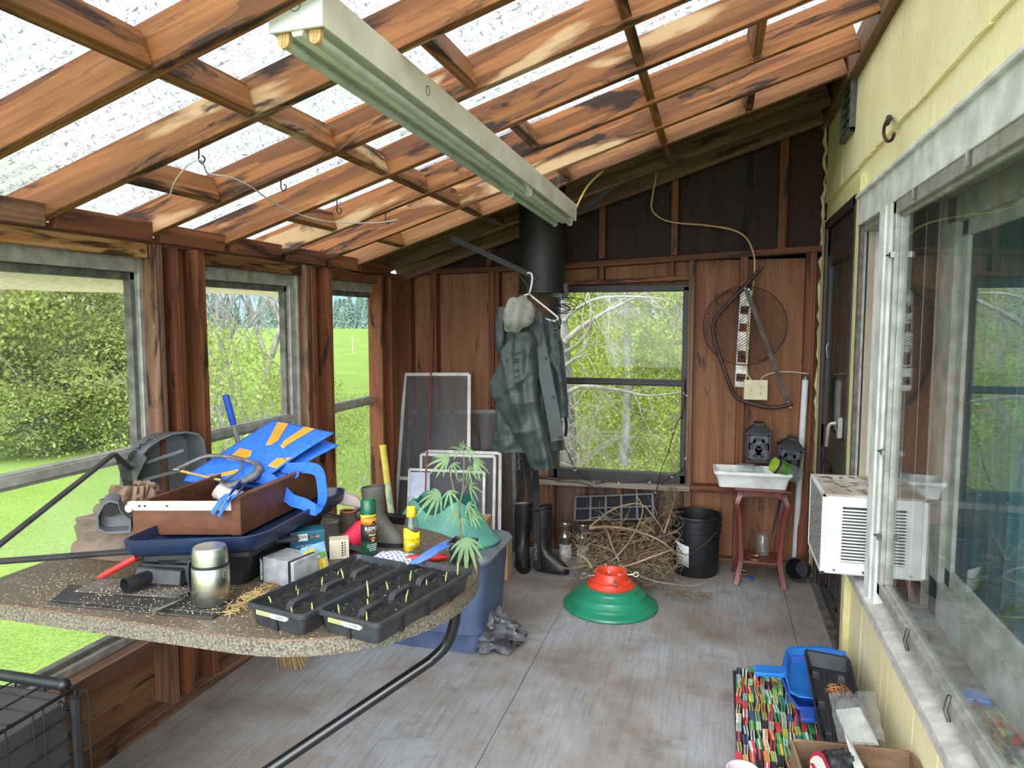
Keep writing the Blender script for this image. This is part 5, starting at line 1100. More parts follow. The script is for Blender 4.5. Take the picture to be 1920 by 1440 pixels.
# clear black bag on the floor
q = MB(); c = onz(905, 1215, 0)
def crump(c, rx, ry_, rz_, s, seed, amp=.5):
    q = MB(); q.ball((0, 0, 0), 1, 44)
    for i, p in enumerate(q.v):
        n1 = NZ.noise(p * s + V((seed, 0, 0))); n2 = NZ.noise(p * s * 2.3 + V((0, seed, 0))); n3 = NZ.noise(p * s * 5 + V((0, 0, seed)))
        k = 1 + amp * ((abs(n1) * 2 - .5) * .6 + (abs(n2) * 2 - .5) * .35 + n3 * .18); z = p.z * k
        q.v[i] = V((c[0] + p.x * k * rx, c[1] + p.y * k * ry_, max(.003, c[2] + z * rz_)))
    return q
tag(crump((c.x + .01, c.y + .07, .05), .16, .13, .10, 2.2, 4.0, .6).build('plastic_sack', thin('smoky film', (110, 110, 112), .72, .16, (70, 70, 72)), smooth=45), 'crumpled smoky see-through plastic sack on the floor beside the table leg', 'plastic sack')
# ------------------------------------------------------------------ window screens leaning on the end wall
m_mesh = thin('dark screen mesh', (112, 110, 114), .55, .7, (98, 96, 100))
m_meshl = thin('pale film', (196, 204, 222), .85, .4, (180, 188, 208))
m_scr = mat('white screen frame', (226, 226, 222), (200, 198, 192), .5, ns=12)
def screen(lab, TL, TR, BL, BR, m, w=.018, mm=m_mesh, bar=None, name='window_screen'):
    TL, TR, BL, BR = map(V, (TL, TR, BL, BR)); r = thing(name, lab, 'window screen', (BL + BR) / 2, None, 'window screens leaning on the end wall'); nn = (BR - BL).cross(TL - BL).normalized()
    q = MB()
    for a, b in ((TL, TR), (BL, BR), (TL, BL), (TR, BR)): q.bar(a, b, w, .012, nn)
    q.build('frame', m, r, smooth=0, bevel=.002)
    if bar:
        q = MB(); q.bar(TL.lerp(BL, bar), TR.lerp(BR, bar), w, .012, nn); q.build('cross_bar', m, r, smooth=0, bevel=.002)
    q = MB(); q.add([BL, BR, TR, TL], [(0, 1, 2, 3)]); q.build('mesh', mm, r, smooth=0); return r
def bl(px, py, z): p = onz(px, py, z); return p
screen('tallest white framed window screen with a cross bar, leaning on the end wall', ony(760, 702, 4.82), ony(880, 702, 4.82), V((ony(737, 1000, 4.50).x, 4.50, .01)), V((ony(878, 1000, 4.50).x, 4.50, .01)), m_scr, .024, bar=.60)
screen('wide dark framed storm pane behind the white screens', ony(770, 772, 4.84), ony(962, 772, 4.84), V((ony(760, 1000, 4.74).x, 4.72, .01)), V((ony(968, 1000, 4.74).x, 4.72, .01)), m_alud, .03, thin('dusty dark pane', (70, 70, 74), .55, .15, (96, 96, 98)))
screen('white framed screen second from the front, seen right of the tall one', ony(800, 846, 4.66), ony(938, 850, 4.66), V((ony(795, 1000, 4.44).x, 4.44, .01)), V((ony(936, 1000, 4.44).x, 4.44, .01)), m_scr, .022)
screen('white framed screen just behind the small one, with a twin right edge', ony(790, 852, 4.60), ony(928, 856, 4.60), V((ony(786, 1000, 4.40).x, 4.40, .01)), V((ony(924, 1000, 4.40).x, 4.40, .01)), m_scr, .020)
screen('smallest white framed screen with a pale film, frontmost of the stack', ony(768, 880, 4.50), ony(908, 886, 4.50), V((ony(762, 1010, 4.32).x, 4.32, .01)), V((ony(905, 1010, 4.32).x, 4.32, .01)), m_scr, .018)
q = MB(); P4 = [ony(770, 885, 4.488), ony(806, 886, 4.488), ony(806, 1000, 4.33), ony(766, 1000, 4.33)]; q.add(P4, [(0, 1, 2, 3)])
tag(q.build('white_panel', m_meshl, smooth=0, solid=.003), 'pale sheet standing inside the smallest window screen', 'sheet')
q = MB(); pts = [ony(812, 560, 4.84), ony(811, 610, 4.83), ony(806, 760, 4.72), ony(799, 880, 4.46), ony(797, 935, 4.34)]; q.tube(pts, .0055, 8)
tag(q.build('red_rod', mat('red cord', (150, 58, 46), (126, 44, 36), .6)), 'thin red cord hanging down the end wall in front of the screens', 'cord')
q = MB(); a, b = ony(718, 836, 4.20), ony(735, 975, 4.0); m1 = a + (b - a) * .52
bt2 = thing('painted_pole', 'yellow and teal painted pole leaning by the narrow window', 'pole', V((b.x, b.y, .0)))
low = b + (b - a) * ((b.z - .02) / (a.z - b.z))
q.tube([a, a + (b - a) * .03, m1], [.024, .0215, .0205], 14); q.build('upper_pole', mat('chipped yellow paint', (222, 206, 88), (200, 180, 70), .6, ns=20), bt2)
q = MB(); q.tube([m1, low], .0205, 14); q.build('lower_pole', mat('flaking teal paint', (124, 164, 156), (214, 206, 150), .7, ns=26, st=(1, 1, .3)), bt2)
# ------------------------------------------------------------------ waders / tall black boots
m_boot = mat('black rubber boots', (36, 38, 40), (22, 23, 25), .42, ns=14)
def tallboot(cx, cy, ang, lab, lean=0):
    c = V((cx, cy, .001)); r = thing('tall_boot', lab, 'boot', c, None, 'tall black boots by the end wall'); R3 = RZ(ang).to_3x3()
    def ring(x, z, rx, ry__, tilt=0): return [c + R3 @ V((x + rx * math.cos(2 * PI * k / 20), ry__ * math.sin(2 * PI * k / 20) + lean * z, z + tilt * math.cos(2 * PI * k / 20))) for k in range(20)]
    q = MB(); q.rings([ring(.05, .018, .125, .046), ring(.05, .04, .125, .047), ring(.03, .075, .10, .046), ring(-.005, .115, .064, .048), ring(-.022, .16, .052, .05), ring(-.022, .25, .058, .056), ring(-.022, .33, .066, .060), ring(-.022, .41, .070, .062, .02), ring(-.022, .405, .064, .056, .02), ring(-.02, .30, .05, .046)]); q.build('boot_shaft', m_boot, r)
    q = MB(); q.rings([ring(.05, 0, .128, .049), ring(.05, .02, .131, .052)]); q.build('sole', m_black, r)
    q = MB(); q.rings([ring(-.022, .398, .072, .064, .02), ring(-.022, .415, .073, .065, .02)], caps=False); q.build('top_band', m_alud if lean else m_black, r, solid=.004); return r
c1_ = onz(985, 1062, 0); c2_ = onz(1016, 1066, 0)
tallboot(c1_.x - .03, c1_.y + .02, -1.2, 'tall black rubber boot by the end wall, nearer the window screens', .04)
tallboot(c2_.x + .02, c2_.y - .02, -.25, 'tall black rubber boot by the end wall, nearer the paint cans')
m_web = mat('black webbing', (26, 26, 28), (18, 18, 19), .8)
sw = thing('suspender_straps', 'black lettered suspender straps hanging from under the coat to the boots', 'straps', (-1.05, 4.45, .4))
for pts in ([ony(972, 835, 4.35), ony(975, 880, 4.38), ony(978, 920, 4.42), ony(972, 950, 4.46)], [ony(1004, 850, 4.35), ony(1004, 890, 4.38), ony(1006, 930, 4.42), ony(1006, 1000, 4.30), ony(1008, 1068, 4.30)], [ony(985, 850, 4.36), ony(990, 890, 4.40), ony(997, 935, 4.44)]):
    q = MB(); q.ribbon(smoothpts(pts), .042, (.1, -1, 0), .003); q.build('strap', m_web, sw)
q = MB(); q.ribbon(smoothpts([ony(968, 895, 4.35), ony(985, 880, 4.34), ony(1008, 884, 4.34)]), .02, (.1, -1, 0), .003); q.build('cross_strap', m_web, sw)
q = MB(); q.box(-.018, .018, -.006, .006, -.02, .02, T(*ony(996, 938, 4.43))); q.build('buckle', m_black, sw, bevel=.003)
m_lt = mat('grey lettering', (120, 122, 122), None, .7)
for (x, y, Y, s, word) in ((973, 862, 4.362, .040, 'carhartt'), (1005, 1035, 4.293, .034, 'carhartt')):
    text(word, s, frame(ony(x, y, Y - .006), (0, .0, -1 if True else 1), z=(.1, -1, 0)) @ I4, m_lt, sw)
# ------------------------------------------------------------------ hanging coat
m_coat = mat('dark green oilcloth', (58, 68, 65), (47, 56, 54), .5, ns=7, bump=.15)
ct = thing('coat', 'dark green oilcloth jacket hanging from a white hanger below the chimney pipe', 'coat', (-1.06, 4.12, .75))
YC = 4.12
def ridge(u): return 1.2 * max(0, 1 - abs(NZ.noise(u)) * 2.0) ** 1.5 - .4
def fold(p, amp, s=1.0):
    x, z = p.x, p.z
    a = ridge(V((x * 11 * s + z * 2.0, p.y * 4, z * 1.6)))          # long hanging folds
    b = ridge(V((x * 7 - z * 9, p.y * 4 + 3, x * 5 + z * 4)))       # slanting pull creases
    c = NZ.noise(V((x * 34, p.y * 20, z * 30)))
    return (a * .62 + b * .30) * amp + c * amp * .05
def garment(name, rows, m, par, amp=.03, n=84, seed=0, flat=1.0, caps=False):
    "rows: (left px, right px, py, Y, half depth)"
    P = []
    K = 14
    full = []
    for i in range(len(rows) - 1):
        for j in range(K): full.append([a + (b - a) * (j / K) for a, b in zip(rows[i], rows[i + 1])])
    full.append(list(rows[-1]))
    rs = []
    for lx, rx, py, Y, hd in full:
        a, b = ony(lx, py, Y), ony(rx, py, Y); c = (a + b) / 2; h = (b - a) / 2; ring = []
        for k in range(n):
            t = 2 * PI * k / n; ct_, st_ = math.cos(t), math.sin(t); ex = abs(ct_) ** .75 * (1 if ct_ > 0 else -1); ey = abs(st_) ** .75 * (1 if st_ > 0 else -1)
            p = c + h * ex + V((0, -hd * ey, 0)); o = (h.normalized() * ex * .35 + V((0, -ey, 0)))
            ring.append(p + o * fold(p + V((seed, 0, seed)), amp))
        rs.append(ring)
    q = MB(); q.rings(rs, caps=caps); return q.build(name, m, par, smooth=60, solid=.002)
garment('torso', [(966, 1030, 592, YC, .02), (952, 1038, 604, YC, .05), (950, 1044, 640, YC, .08), (945, 1050, 720, YC, .10), (932, 1052, 780, YC, .11), (924, 1056, 826, YC, .12), (924, 1058, 842, YC, .12)], m_coat, ct, .045)
garment('sleeve', [(970, 1004, 604, YC - .06, .05), (952, 1012, 640, YC - .13, .06), (931, 1010, 690, YC - .17, .065), (915, 1005, 719, YC - .19, .06), (922, 1008, 738, YC - .19, .06), (938, 1012, 770, YC - .19, .06), (962, 1022, 812, YC - .18, .055), (990, 1031, 862, YC - .17, .045), (1000, 1034, 880, YC - .17, .04)], m_coat, ct, .05, seed=3)
garment('sleeve', [(1018, 1040, 600, YC + .02, .05), (1020, 1052, 640, YC + .0, .055), (1026, 1060, 700, YC - .02, .055), (1034, 1065, 750, YC - .02, .05), (1040, 1066, 782, YC - .02, .045)], m_coat, ct, .03, seed=7)
garment('back_sleeve', [(938, 962, 575, YC + .06, .04), (931, 958, 600, YC + .07, .06), (931, 952, 640, YC + .07, .06), (934, 950, 664, YC + .06, .04)], m_coat, ct, .02, seed=9)
def cq(px, py, dy): return ony(px, py, YC + dy)
q = MB(); q.ribbon(smoothpts([cq(1003, 588, -.10), cq(1010, 640, -.155), cq(1022, 700, -.165), cq(1034, 760, -.165), cq(1046, 826, -.165)]), .075, (.1, -1, 0), .006); q.build('placket', m_coat, ct, smooth=60)
for px, py in ((1006, 598), (1022, 672), (1037, 745), (1050, 820)):
    q = MB(); p = cq(px, py, -.175); q.tube([p + V((0, .008, 0)), p - V((0, .003, 0))], .009, 12); q.build('snap_button', m_black, ct)
q = MB(); q.ribbon(smoothpts([cq(1005, 590, -.09), cq(990, 578, -.06), cq(970, 585, .0), cq(950, 590, .03)]), .06, (.1, -.6, .6), .006); q.build('collar', m_coat, ct, smooth=60)
q = MB(); q.ribbon(smoothpts([cq(1060, 780, .02), cq(1062, 800, .02), cq(1060, 818, .02)]), .018, (.1, -1, 0), .003); q.build('hanging_strap', m_web, ct)
q = MB(); q.tube(smoothpts([cq(995, 566, -.14), cq(1008, 590, -.17), cq(1014, 620, -.17), cq(1013, 650, -.17)]), .0035, 6); q.build('drawcord', mat('brown cord', (84, 64, 56), None, .7), ct)
text('carhartt', .07, frame(cq(1044, 640, -.085), (.10, 0, -1), z=(.2, -1, 0)), mat('tone on tone print', (40, 58, 50), None, .6), ct, sx=1.2)
q = crump((0, 0, 0), 1, 1, 1, 1, 1, 0)
q = MB(); q.ball((0, 0, 0), 1, 36); c = cq(971, 590, -.20)
for i, p in enumerate(q.v):
    f = 1 + .07 * math.sin(9 * (p.x * .9 + p.z * .35) + 1.4 * NZ.noise(p * 1.5)) + .10 * (abs(NZ.noise(p * 1.6)) - .2) + .10 * ridge(p * 1.9)
    q.v[i] = c + RY(.5).to_3x3() @ V((p.x * .085 * f, p.y * .06 * f, p.z * .105 * f))
tag(q.build('cloth_cap', mat('light grey cotton', (146, 143, 134), (122, 119, 110), .9, ns=30), smooth=60), 'crumpled light grey cotton cap hooked over the coat hanger', 'cap')
q = MB(); q.tube(smoothpts([cq(989, 512, .02), cq(996, 513, .0), cq(998, 525, -.02), cq(994, 545, -.03), cq(991, 552, -.03)]), .0055, 8); q.tube([cq(991, 551, -.03), cq(975, 558, -.03), cq(952, 574, -.02)], .0055, 8); q.tube(smoothpts([cq(991, 551, -.03), cq(1015, 570, -.03), cq(1040, 590, -.03), cq(1046, 597, -.03), cq(1040, 602, -.03), cq(1030, 600, -.03)]), .0055, 8); q.tube([cq(1030, 600, -.03), cq(952, 578, -.02)], .0045, 8)
tag(q.build('coat_hanger', mat('white hanger plastic', (228, 226, 222), (214, 212, 206), .35)), 'white coat hanger hooked on the iron brace of the chimney pipe', 'coat hanger')
q = MB(); q.tube(smoothpts([ony(965, 510, 4.2), ony(985, 530, 4.1), ony(992, 550, 4.06), ony(1000, 566, 4.0), ony(1003, 575, 3.97)]), .0022, 5); q.tube(smoothpts([ony(918, 395, 4.3), ony(921, 450, 4.28), ony(930, 480, 4.26), ony(968, 515, 4.24)]), .0012, 4)
tag(q.build('twine', mat('frayed twine', (110, 66, 50), (80, 52, 44), .9)), 'frayed brown twine tied round the coat hanger', 'twine')
# ------------------------------------------------------------------ string of fairy lights on the end window sill
fl_ = thing('fairy_lights', 'dark string of tiny fairy lights draped over the end window sill', 'string lights', (-.6, 4.8, .5))
pathA = smoothpts([ony(1053, 830, 4.84), ony(1065, 850, 4.84), ony(1078, 878, 4.84), ony(1095, 896, 4.81), ony(1118, 906, 4.80), ony(1140, 903, 4.80), ony(1180, 905, 4.80), ony(1215, 903, 4.80), ony(1240, 905, 4.80), ony(1262, 892, 4.82), ony(1284, 878, 4.83)], 6)
pathB = smoothpts([ony(1284, 710, 4.85), ony(1281, 770, 4.85), ony(1266, 800, 4.84), ony(1254, 845, 4.84), ony(1240, 880, 4.83), ony(1232, 915, 4.79), ony(1228, 930, 4.79)], 6)
pathC = smoothpts([ony(1284, 710, 4.86), ony(1287, 780, 4.86), ony(1284, 850, 4.86), ony(1286, 905, 4.80)], 6); pathD = smoothpts([ony(1010, 895, 4.82), ony(1050, 902, 4.80), ony(1090, 905, 4.80), ony(1112, 915, 4.79), ony(1120, 928, 4.79)], 6)
for P_ in (pathA, pathB, pathC, pathD): q = MB(); q.tube(P_, .0032, 6); q.build('cord', m_wire, fl_)
r = random.Random(6)
for P_ in (pathA, pathB, pathC):
    for k in range(3, len(P_) - 1, 5):
        d = V((r.uniform(-.6, .6), -.5, r.uniform(-1, .6))).normalized(); q = MB(); q.tube([P_[k], P_[k] + d * .012], .004, 6); q.tube([P_[k] + d * .012, P_[k] + d * .024], [.003, .0012], 6); q.build('bulb', m_whitep if k % 2 else m_wire, fl_)
# ------------------------------------------------------------------ floor things by the end wall
m_tin = mat('bare tin', (190, 182, 168), (130, 122, 110), .3, .9, 20)
m_paintc = mat('paint can label', (206, 206, 202), (150, 150, 150), .6, ns=22)
def can(px, py, r_, h, z, m, lab, zz=0):
    c = onz(px, py, 0); c.z = z + .001; o = thing('paint_can', lab, 'paint can', c, None, 'paint cans by the end wall')
    q = MB(); q.lathe([(r_ * .97, 0), (r_, .003), (r_, h * .35), (r_ * 1.012, h * .36), (r_ * 1.012, h * .40), (r_, h * .41), (r_, h - .008), (r_ * 1.03, h - .006), (r_ * 1.03, h), (r_ * .9, h), (r_ * .88, h - .006), (0, h - .006)], 28, T(*c)); q.build('can', m, o)
    q = MB(); q.tube(arc(c + V((0, 0, h * .72)), (r_ * 1.03 / r_, -.0, 0), (0, -.9, -.5), r_, 0, PI, 12), .0016, 5); q.build('wire_handle', m_steel, o)
    return o
can(1060, 1050, .042, .115, 0, m_paintc, 'small white labelled paint can on the floor, left of its twin'); can(1059, 1050, .043, .125, .117, m_tin, 'bare tin can stacked on the left paint can')
can(1093, 1052, .042, .115, 0, m_paintc, 'small white labelled paint can beside the stalk pile'); can(1092, 1052, .041, .12, .117, m_tin, 'bare tin can stacked on the paint can by the stalk pile')
# seed tray with cells leaning on the wall
bl_, br_ = ony(1076, 978, 4.78), ony(1228, 974, 4.78); tl_, tr_ = ony(1078, 932, 4.835), ony(1226, 926, 4.835)
st_ = thing('cell_tray', 'black cell tray standing on edge against the end wall behind the stalks', 'cell tray', ((bl_ + br_) / 2))
def TPt(u, v, d=0): n_ = (br_ - bl_).cross(tl_ - bl_).normalized(); n_ = n_ if n_.y < 0 else -n_; return (bl_ * (1 - u) + br_ * u) * (1 - v) + (tl_ * (1 - u) + tr_ * u) * v + n_ * d
q = MB()
for v in (0, .48, .96): q.hexa([TPt(0, v, 0), TPt(1, v, 0), TPt(1, v, .012), TPt(0, v, .012)], [TPt(0, v + .07, 0), TPt(1, v + .07, 0), TPt(1, v + .07, .012), TPt(0, v + .07, .012)])
for k in range(6): u = k / 5.0 * .97; q.hexa([TPt(u, 0, 0), TPt(u + .03, 0, 0), TPt(u + .03, 0, .012), TPt(u, 0, .012)], [TPt(u, 1, 0), TPt(u + .03, 1, 0), TPt(u + .03, 1, .012), TPt(u, 1, .012)])
q.build('cell_grid', mat('blue black tray plastic', (58, 61, 70), (46, 50, 58), .4), st_, smooth=0, bevel=.001)
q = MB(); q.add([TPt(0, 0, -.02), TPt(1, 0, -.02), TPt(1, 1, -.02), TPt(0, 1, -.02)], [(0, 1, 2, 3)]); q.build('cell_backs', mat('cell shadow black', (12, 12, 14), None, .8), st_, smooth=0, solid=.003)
# black bucket
c = onz(1303, 1074, 0); c = V((c.x, c.y + .03, .001)); bk = thing('bucket', 'tall black plastic bucket with a torn white label and wire handle', 'bucket', c)
q = MB(); q.lathe([(.135, 0), (.138, .004), (.148, .27), (.156, .272), (.156, .278), (.149, .282), (.150, .305), (.158, .307), (.158, .313), (.151, .317), (.152, .345), (.160, .347), (.160, .353), (.152, .358), (.154, .372), (.158, .374), (.157, .380), (.149, .380), (.134, .012), (0, .010)], 48, T(*c)); q.build('bucket_shell', m_black, bk)
fa = math.atan2(-c.y, -c.x)
q = MB(); a0, a1 = fa - .95, fa - .28; q.grid(lambda u, v: c + V(((.141 + .010 * v * .7 + .0006) * math.cos(a0 + (a1 - a0) * u), (.141 + .010 * v * .7 + .0006) * math.sin(a0 + (a1 - a0) * u), .085 + .135 * v - .02 * u)), 10, 2); q.build('label', m_lab, bk, solid=.0006)
q = MB()
for k in range(5): 
    w = (.25, .7, .6, .3, .5)[k]; q.grid(lambda u, v: c + V(((.1475) * math.cos(a0 + .1 + w * .5 * u), (.1475) * math.sin(a0 + .1 + w * .5 * u), .10 + .022 * k + .006 * v)), 4, 1)
q.build('label_print', m_alud, bk, solid=.0005)
q = MB(); h0, h1 = c + V((.158 * math.cos(fa - 1.35), .158 * math.sin(fa - 1.35), .26)), c + V((.158 * math.cos(fa + .9), .158 * math.sin(fa + .9), .295)); mid = c + V((.175 * math.cos(fa - .3), .175 * math.sin(fa - .3), .155)); q.tube(smoothpts([h0, h0.lerp(mid, .5) + V((0, 0, -.03)) * 1 + V((.012 * math.cos(fa), .012 * math.sin(fa), 0)), mid, h1.lerp(mid, .4) + V((.02 * math.cos(fa), .02 * math.sin(fa), -.012)), h1], 6), .0026, 6); q.build('wire_handle', m_steel, bk)
# dried stalks
m_stalk = mat('dry stalks', (164, 142, 108), (126, 106, 78), .85, ns=8); m_husk = mat('dry seed heads', (122, 106, 78), (86, 74, 54), .95, ns=20)
r = random.Random(17)
q = MB()
def stalk(P, r0, q=q):
    pts = smoothpts([ony(*p) if len(p) == 3 else p for p in P], 5); n = len(pts); q.tube(pts, [r0 * (1 - .6 * k / (n - 1)) for k in range(n)], 6); return pts
big = [([(1160, 1070, 4.2), (1110, 1060, 4.2), (1060, 1065, 4.15), (1024, 1043, 4.15)], .006), ([(1105, 990, 4.35), (1140, 988, 4.35), (1190, 995, 4.35), (1240, 1015, 4.35), (1268, 1040, 4.3)], .010), ([(1105, 988, 4.35), (1150, 955, 4.4), (1200, 945, 4.42), (1230, 975, 4.4), (1245, 1000, 4.38)], .007), ([(1140, 1060, 4.25), (1180, 1015, 4.3), (1205, 960, 4.4), (1195, 930, 4.45), (1192, 912, 4.5)], .006), ([(1130, 1070, 4.2), (1180, 1060, 4.2), (1220, 1045, 4.22), (1262, 1030, 4.25)], .010), ([(1110, 1065, 4.15), (1100, 1050, 4.15), (1082, 1036, 4.15)], .009),
       ([(1160, 1060, 4.2), (1200, 1080, 4.15), (1240, 1092, 4.1), (1300, 1098, 4.1), (1335, 1085, 4.15)], .005), ([(1170, 1070, 4.2), (1150, 1030, 4.3), (1140, 1000, 4.35), (1130, 985, 4.4)], .007), ([(1245, 1000, 4.4), (1258, 960, 4.5), (1265, 930, 4.6), (1262, 915, 4.6)], .006), ([(1090, 1085, 4.1), (1120, 1075, 4.1), (1135, 1065, 4.15)], .006)]
spts = []
for P_, r0 in big: spts += stalk(P_, r0)
for k in range(250):
    x, y = r.uniform(1085, 1265), r.uniform(965, 1085); Y = 4.62 - (y - 960) * .0036 + r.uniform(-.06, .06)
    if y < 1000 and (x < 1120): continue
    dx_, dy_ = r.uniform(-55, 55), r.uniform(-38, 30); P_ = [(x, y, Y), (x + dx_ * .5 + r.uniform(-10, 10), y + dy_ * .5 + r.uniform(-10, 6), Y + r.uniform(-.05, .05)), (min(1275, x + dx_), min(1092, y + dy_), Y + r.uniform(-.08, .08))]; pts = stalk(P_, r.uniform(.0012, .0034)); spts += pts[::3]
for p in q.v: p.z = max(p.z, .004)
q.cur = 1
for k in range(2100):
    x, y = r.gauss(1175, 48), r.gauss(1055, 26)
    if not (1060 < x < 1275 and 975 < y < 1100): continue
    Y = 4.62 - (y - 960) * .0036 + r.uniform(-.05, .05); p = ony(x, y, Y); p.z = max(p.z, .006); d = V((r.gauss(0, 1), r.gauss(0, 1), r.gauss(0, .7))).normalized() * r.uniform(.006, .022); q.tube([p - d, p + d * .2, p + d], [.0015, .0028, .001], 4)
for k in range(160):
    t_ = r.random(); p = ony(1240 + 95 * t_, 1092 + 7 * math.sin(PI * t_) - 6 * t_ * t_ + r.gauss(0, 3.5), 4.12 + r.uniform(-.05, .05)); p.z = max(.005, min(p.z, .05)); d = V((r.gauss(0, 1), r.gauss(0, .6), r.gauss(0, .4))).normalized() * r.uniform(.006, .02); q.tube([p - d, p + d], .0018, 4)
for k in range(220):
    p = ony(r.gauss(1258, 9), r.uniform(915, 985), 4.50 + r.uniform(-.04, .04)); d = V((r.gauss(0, 1), r.gauss(0, .6), r.gauss(0, 1))).normalized() * r.uniform(.006, .018); q.tube([p - d, p + d], .0018, 4)
tag(q.build('dried_stalks', [m_stalk, m_husk], smooth=60), 'tangled heap of dry plant stalks on the floor under the end window', 'dried plants', kind='stuff')
# red and green tree stand
c = onz(1142, 1141, 0); c = V((c.x, c.y + .05, .001)); rg = thing('tree_stand', 'round green and red plastic tree stand on the bare floor', 'tree stand', c)
m_grn = mat('green stand plastic', (36, 132, 98), (30, 118, 86), .3, ns=5, speck=(14, .24, (120, 178, 150))); m_red = mat('orange red plastic', (224, 74, 44), (208, 62, 36), .35, ns=6)
q = MB(); q.lathe([(.262, 0), (.265, .006), (.262, .016), (.228, .034), (.226, .044), (.218, .048), (.196, .066), (.194, .076), (.186, .080), (.160, .098), (.158, .106), (.150, .110), (.120, .126)], 64, T(*c), caps=False); q.build('base', m_grn, rg, solid=.003)
q = MB(); q.lathe([(.134, .118), (.136, .126), (.118, .140), (.116, .148), (.106, .152), (.096, .158), (.093, .162), (.093, .196), (.091, .199), (.078, .199), (.076, .196), (.074, .120), (.0, .118)], 56, T(*c)); q.build('collar_ring', m_red, rg)
for k in range(4):
    a = .35 + k * PI / 2; d = V((math.cos(a), math.sin(a), 0)); p = c + V((0, 0, .174)); q = MB(); q.tube([p + d * .132, p + d * .04], .0045, 8); q.tube(arc(p + d * .145, d, (0, 0, 1), .014, 0, 6.1, 12), .003, 6); q.build('eye_screw', m_whitep if k < 2 else m_steel, rg)
# plant stand
m_mah = mat('reddish mahogany', (112, 52, 38), (84, 36, 28), .35, ns=4, st=(6, 6, 1))
fl0, fr0 = onz(1379, 1098, 0), onz(1470, 1103, 0); Yf = (fl0.y + fr0.y) / 2; xl, xr = fl0.x, fr0.x; Yb = Yf + .25; zt = .585
ps = thing('plant_stand', 'slim reddish wooden plant stand with curved legs and a low shelf', 'plant stand', ((xl + xr) / 2, (Yf + Yb) / 2, 0))
for sx_, x in ((-1, xl), (1, xr)):
    for sy_, y in ((-1, Yf), (1, Yb)):
        P_ = [V((x + sx_ * .0, y + sy_ * .0, .001)), V((x - sx_ * .012, y - sy_ * .012, .06)), V((x - sx_ * .028, y - sy_ * .024, .16)), V((x - sx_ * .022, y - sy_ * .022, .30)), V((x - sx_ * .012, y - sy_ * .016, .42)), V((x + sx_ * .004, y - sy_ * .004, .50)), V((x - sx_ * .012, y - sy_ * .014, .555)), V((x - sx_ * .012, y - sy_ * .014, zt))]
        pts = smoothpts(P_, 4); q = MB(); q.rings([[p + V((a * w, b * w, 0)) for a, b in ((-1, -1), (1, -1), (1, 1), (-1, 1))] for p, w in [(p, .013 + .005 * min(1, abs(p.z - .3) / .3)) for p in pts]]); q.build('leg', m_mah, ps, smooth=50, bevel=.003)
MB().box(xl - .02, xr + .02, Yf - .02, Yb + .02, zt, zt + .016).build('top', m_mah, ps, smooth=0, bevel=.004)
q = MB()
for y in (Yf + .005, Yb - .015): q.prism([(xl, .58), (xr, .58), (xr - .01, .535), (xr - .06, .55), ((xl + xr) / 2, .555), (xl + .06, .55), (xl + .01, .535)], y, y + .010, MX(((1, 0, 0, 0), (0, 0, 1, 0), (0, 1, 0, 0), (0, 0, 0, 1))))
q.build('apron', m_mah, ps, smooth=0)
MB().box(xl + .015, xr - .015, Yf + .01, Yb - .01, .135, .150).build('shelf', m_mah, ps, smooth=0, bevel=.003)
# white tray with jars on top
tr0 = V((xl + xr) / 2 * V((1, 0, 0)) if False else ((xl + xr) / 2 - .06, Yf + .09, zt + .017))
wt_ = thing('plant_tray', 'white rectangular plastic tray on top of the reddish plant stand', 'tray', tr0, (0, 0, .05))
q = MB(); q.rings([[V((x, y, z)) for x, y in rrect(-w, w, -d, d, .02, 4)] for w, d, z in ((.195, .085, 0), (.205, .095, .05), (.222, .11, .078), (.226, .114, .082), (.226, .114, .100), (.218, .106, .100), (.200, .090, .06), (.190, .080, .005))]); q.build('tray_shell', m_white, wt_, local=True)
m_jar = glass('jar glass', 1.45, (.93, .95, .94), .05); m_jarp = glass('clear plastic', 1.4, (.86, .9, .88), .10)
def jar(c, r_, h, M_, lab, name='glass_jar', lid=None, m=m_jar, cat='jar'):
    o = thing(name, lab, cat, c, M_); q = MB(); q.lathe([(r_ * .9, 0), (r_, .006), (r_, h * .78), (r_ * .82, h * .88), (r_ * .82, h), (r_ * .76, h), (r_ * .76, h * .88), (r_ * .94, h * .78), (r_ * .94, .01), (0, .008)], 28, caps=False); q.build('glass', m, o, local=True)
    if lid: 
        q = MB(); q.lathe([(r_ * .9, h * .93), (r_ * .92, h * 1.06), (0, h * 1.06)], 24); q.build('lid', lid, o, local=True)
    return o
zt2 = zt + .017 + .055
jar(V((xl + .03, Yf + .07, zt2 + .030)), .036, .12, RZ(.3) @ RY(PI / 2), 'clear jar lying left in the white tray'); jar(V((xl + .10, Yf + .10, zt2 + .032)), .042, .11, RZ(2.9) @ RY(PI / 2) , 'clear rounded jar lying in the middle of the white tray')
jb = jar(V((xr + .07, Yf + .05, zt2 + .02)), .048, .17, RZ(PI + .25) @ RY(PI / 2 - .45), 'clear tub with green label and lime lid tipped in the white tray', 'plastic_tub', mat('lime lid', (176, 204, 60), None, .4), m_jarp, 'tub')
q = MB(); q.lathe([(.0486, .085), (.0486, .135)], 28, caps=False); q.build('green_label', mat('green label', (84, 140, 50), (40, 80, 34), .45, ns=30), jb, local=True); q = MB(); q.lathe([(.044, .148), (.044, .160)], 28, caps=False); q.build('dark_collar', m_ink, jb, local=True)
jar(V((xl + .16, Yb - .10, .151)), .042, .14, I4, 'empty clear jar standing on the low shelf of the plant stand')
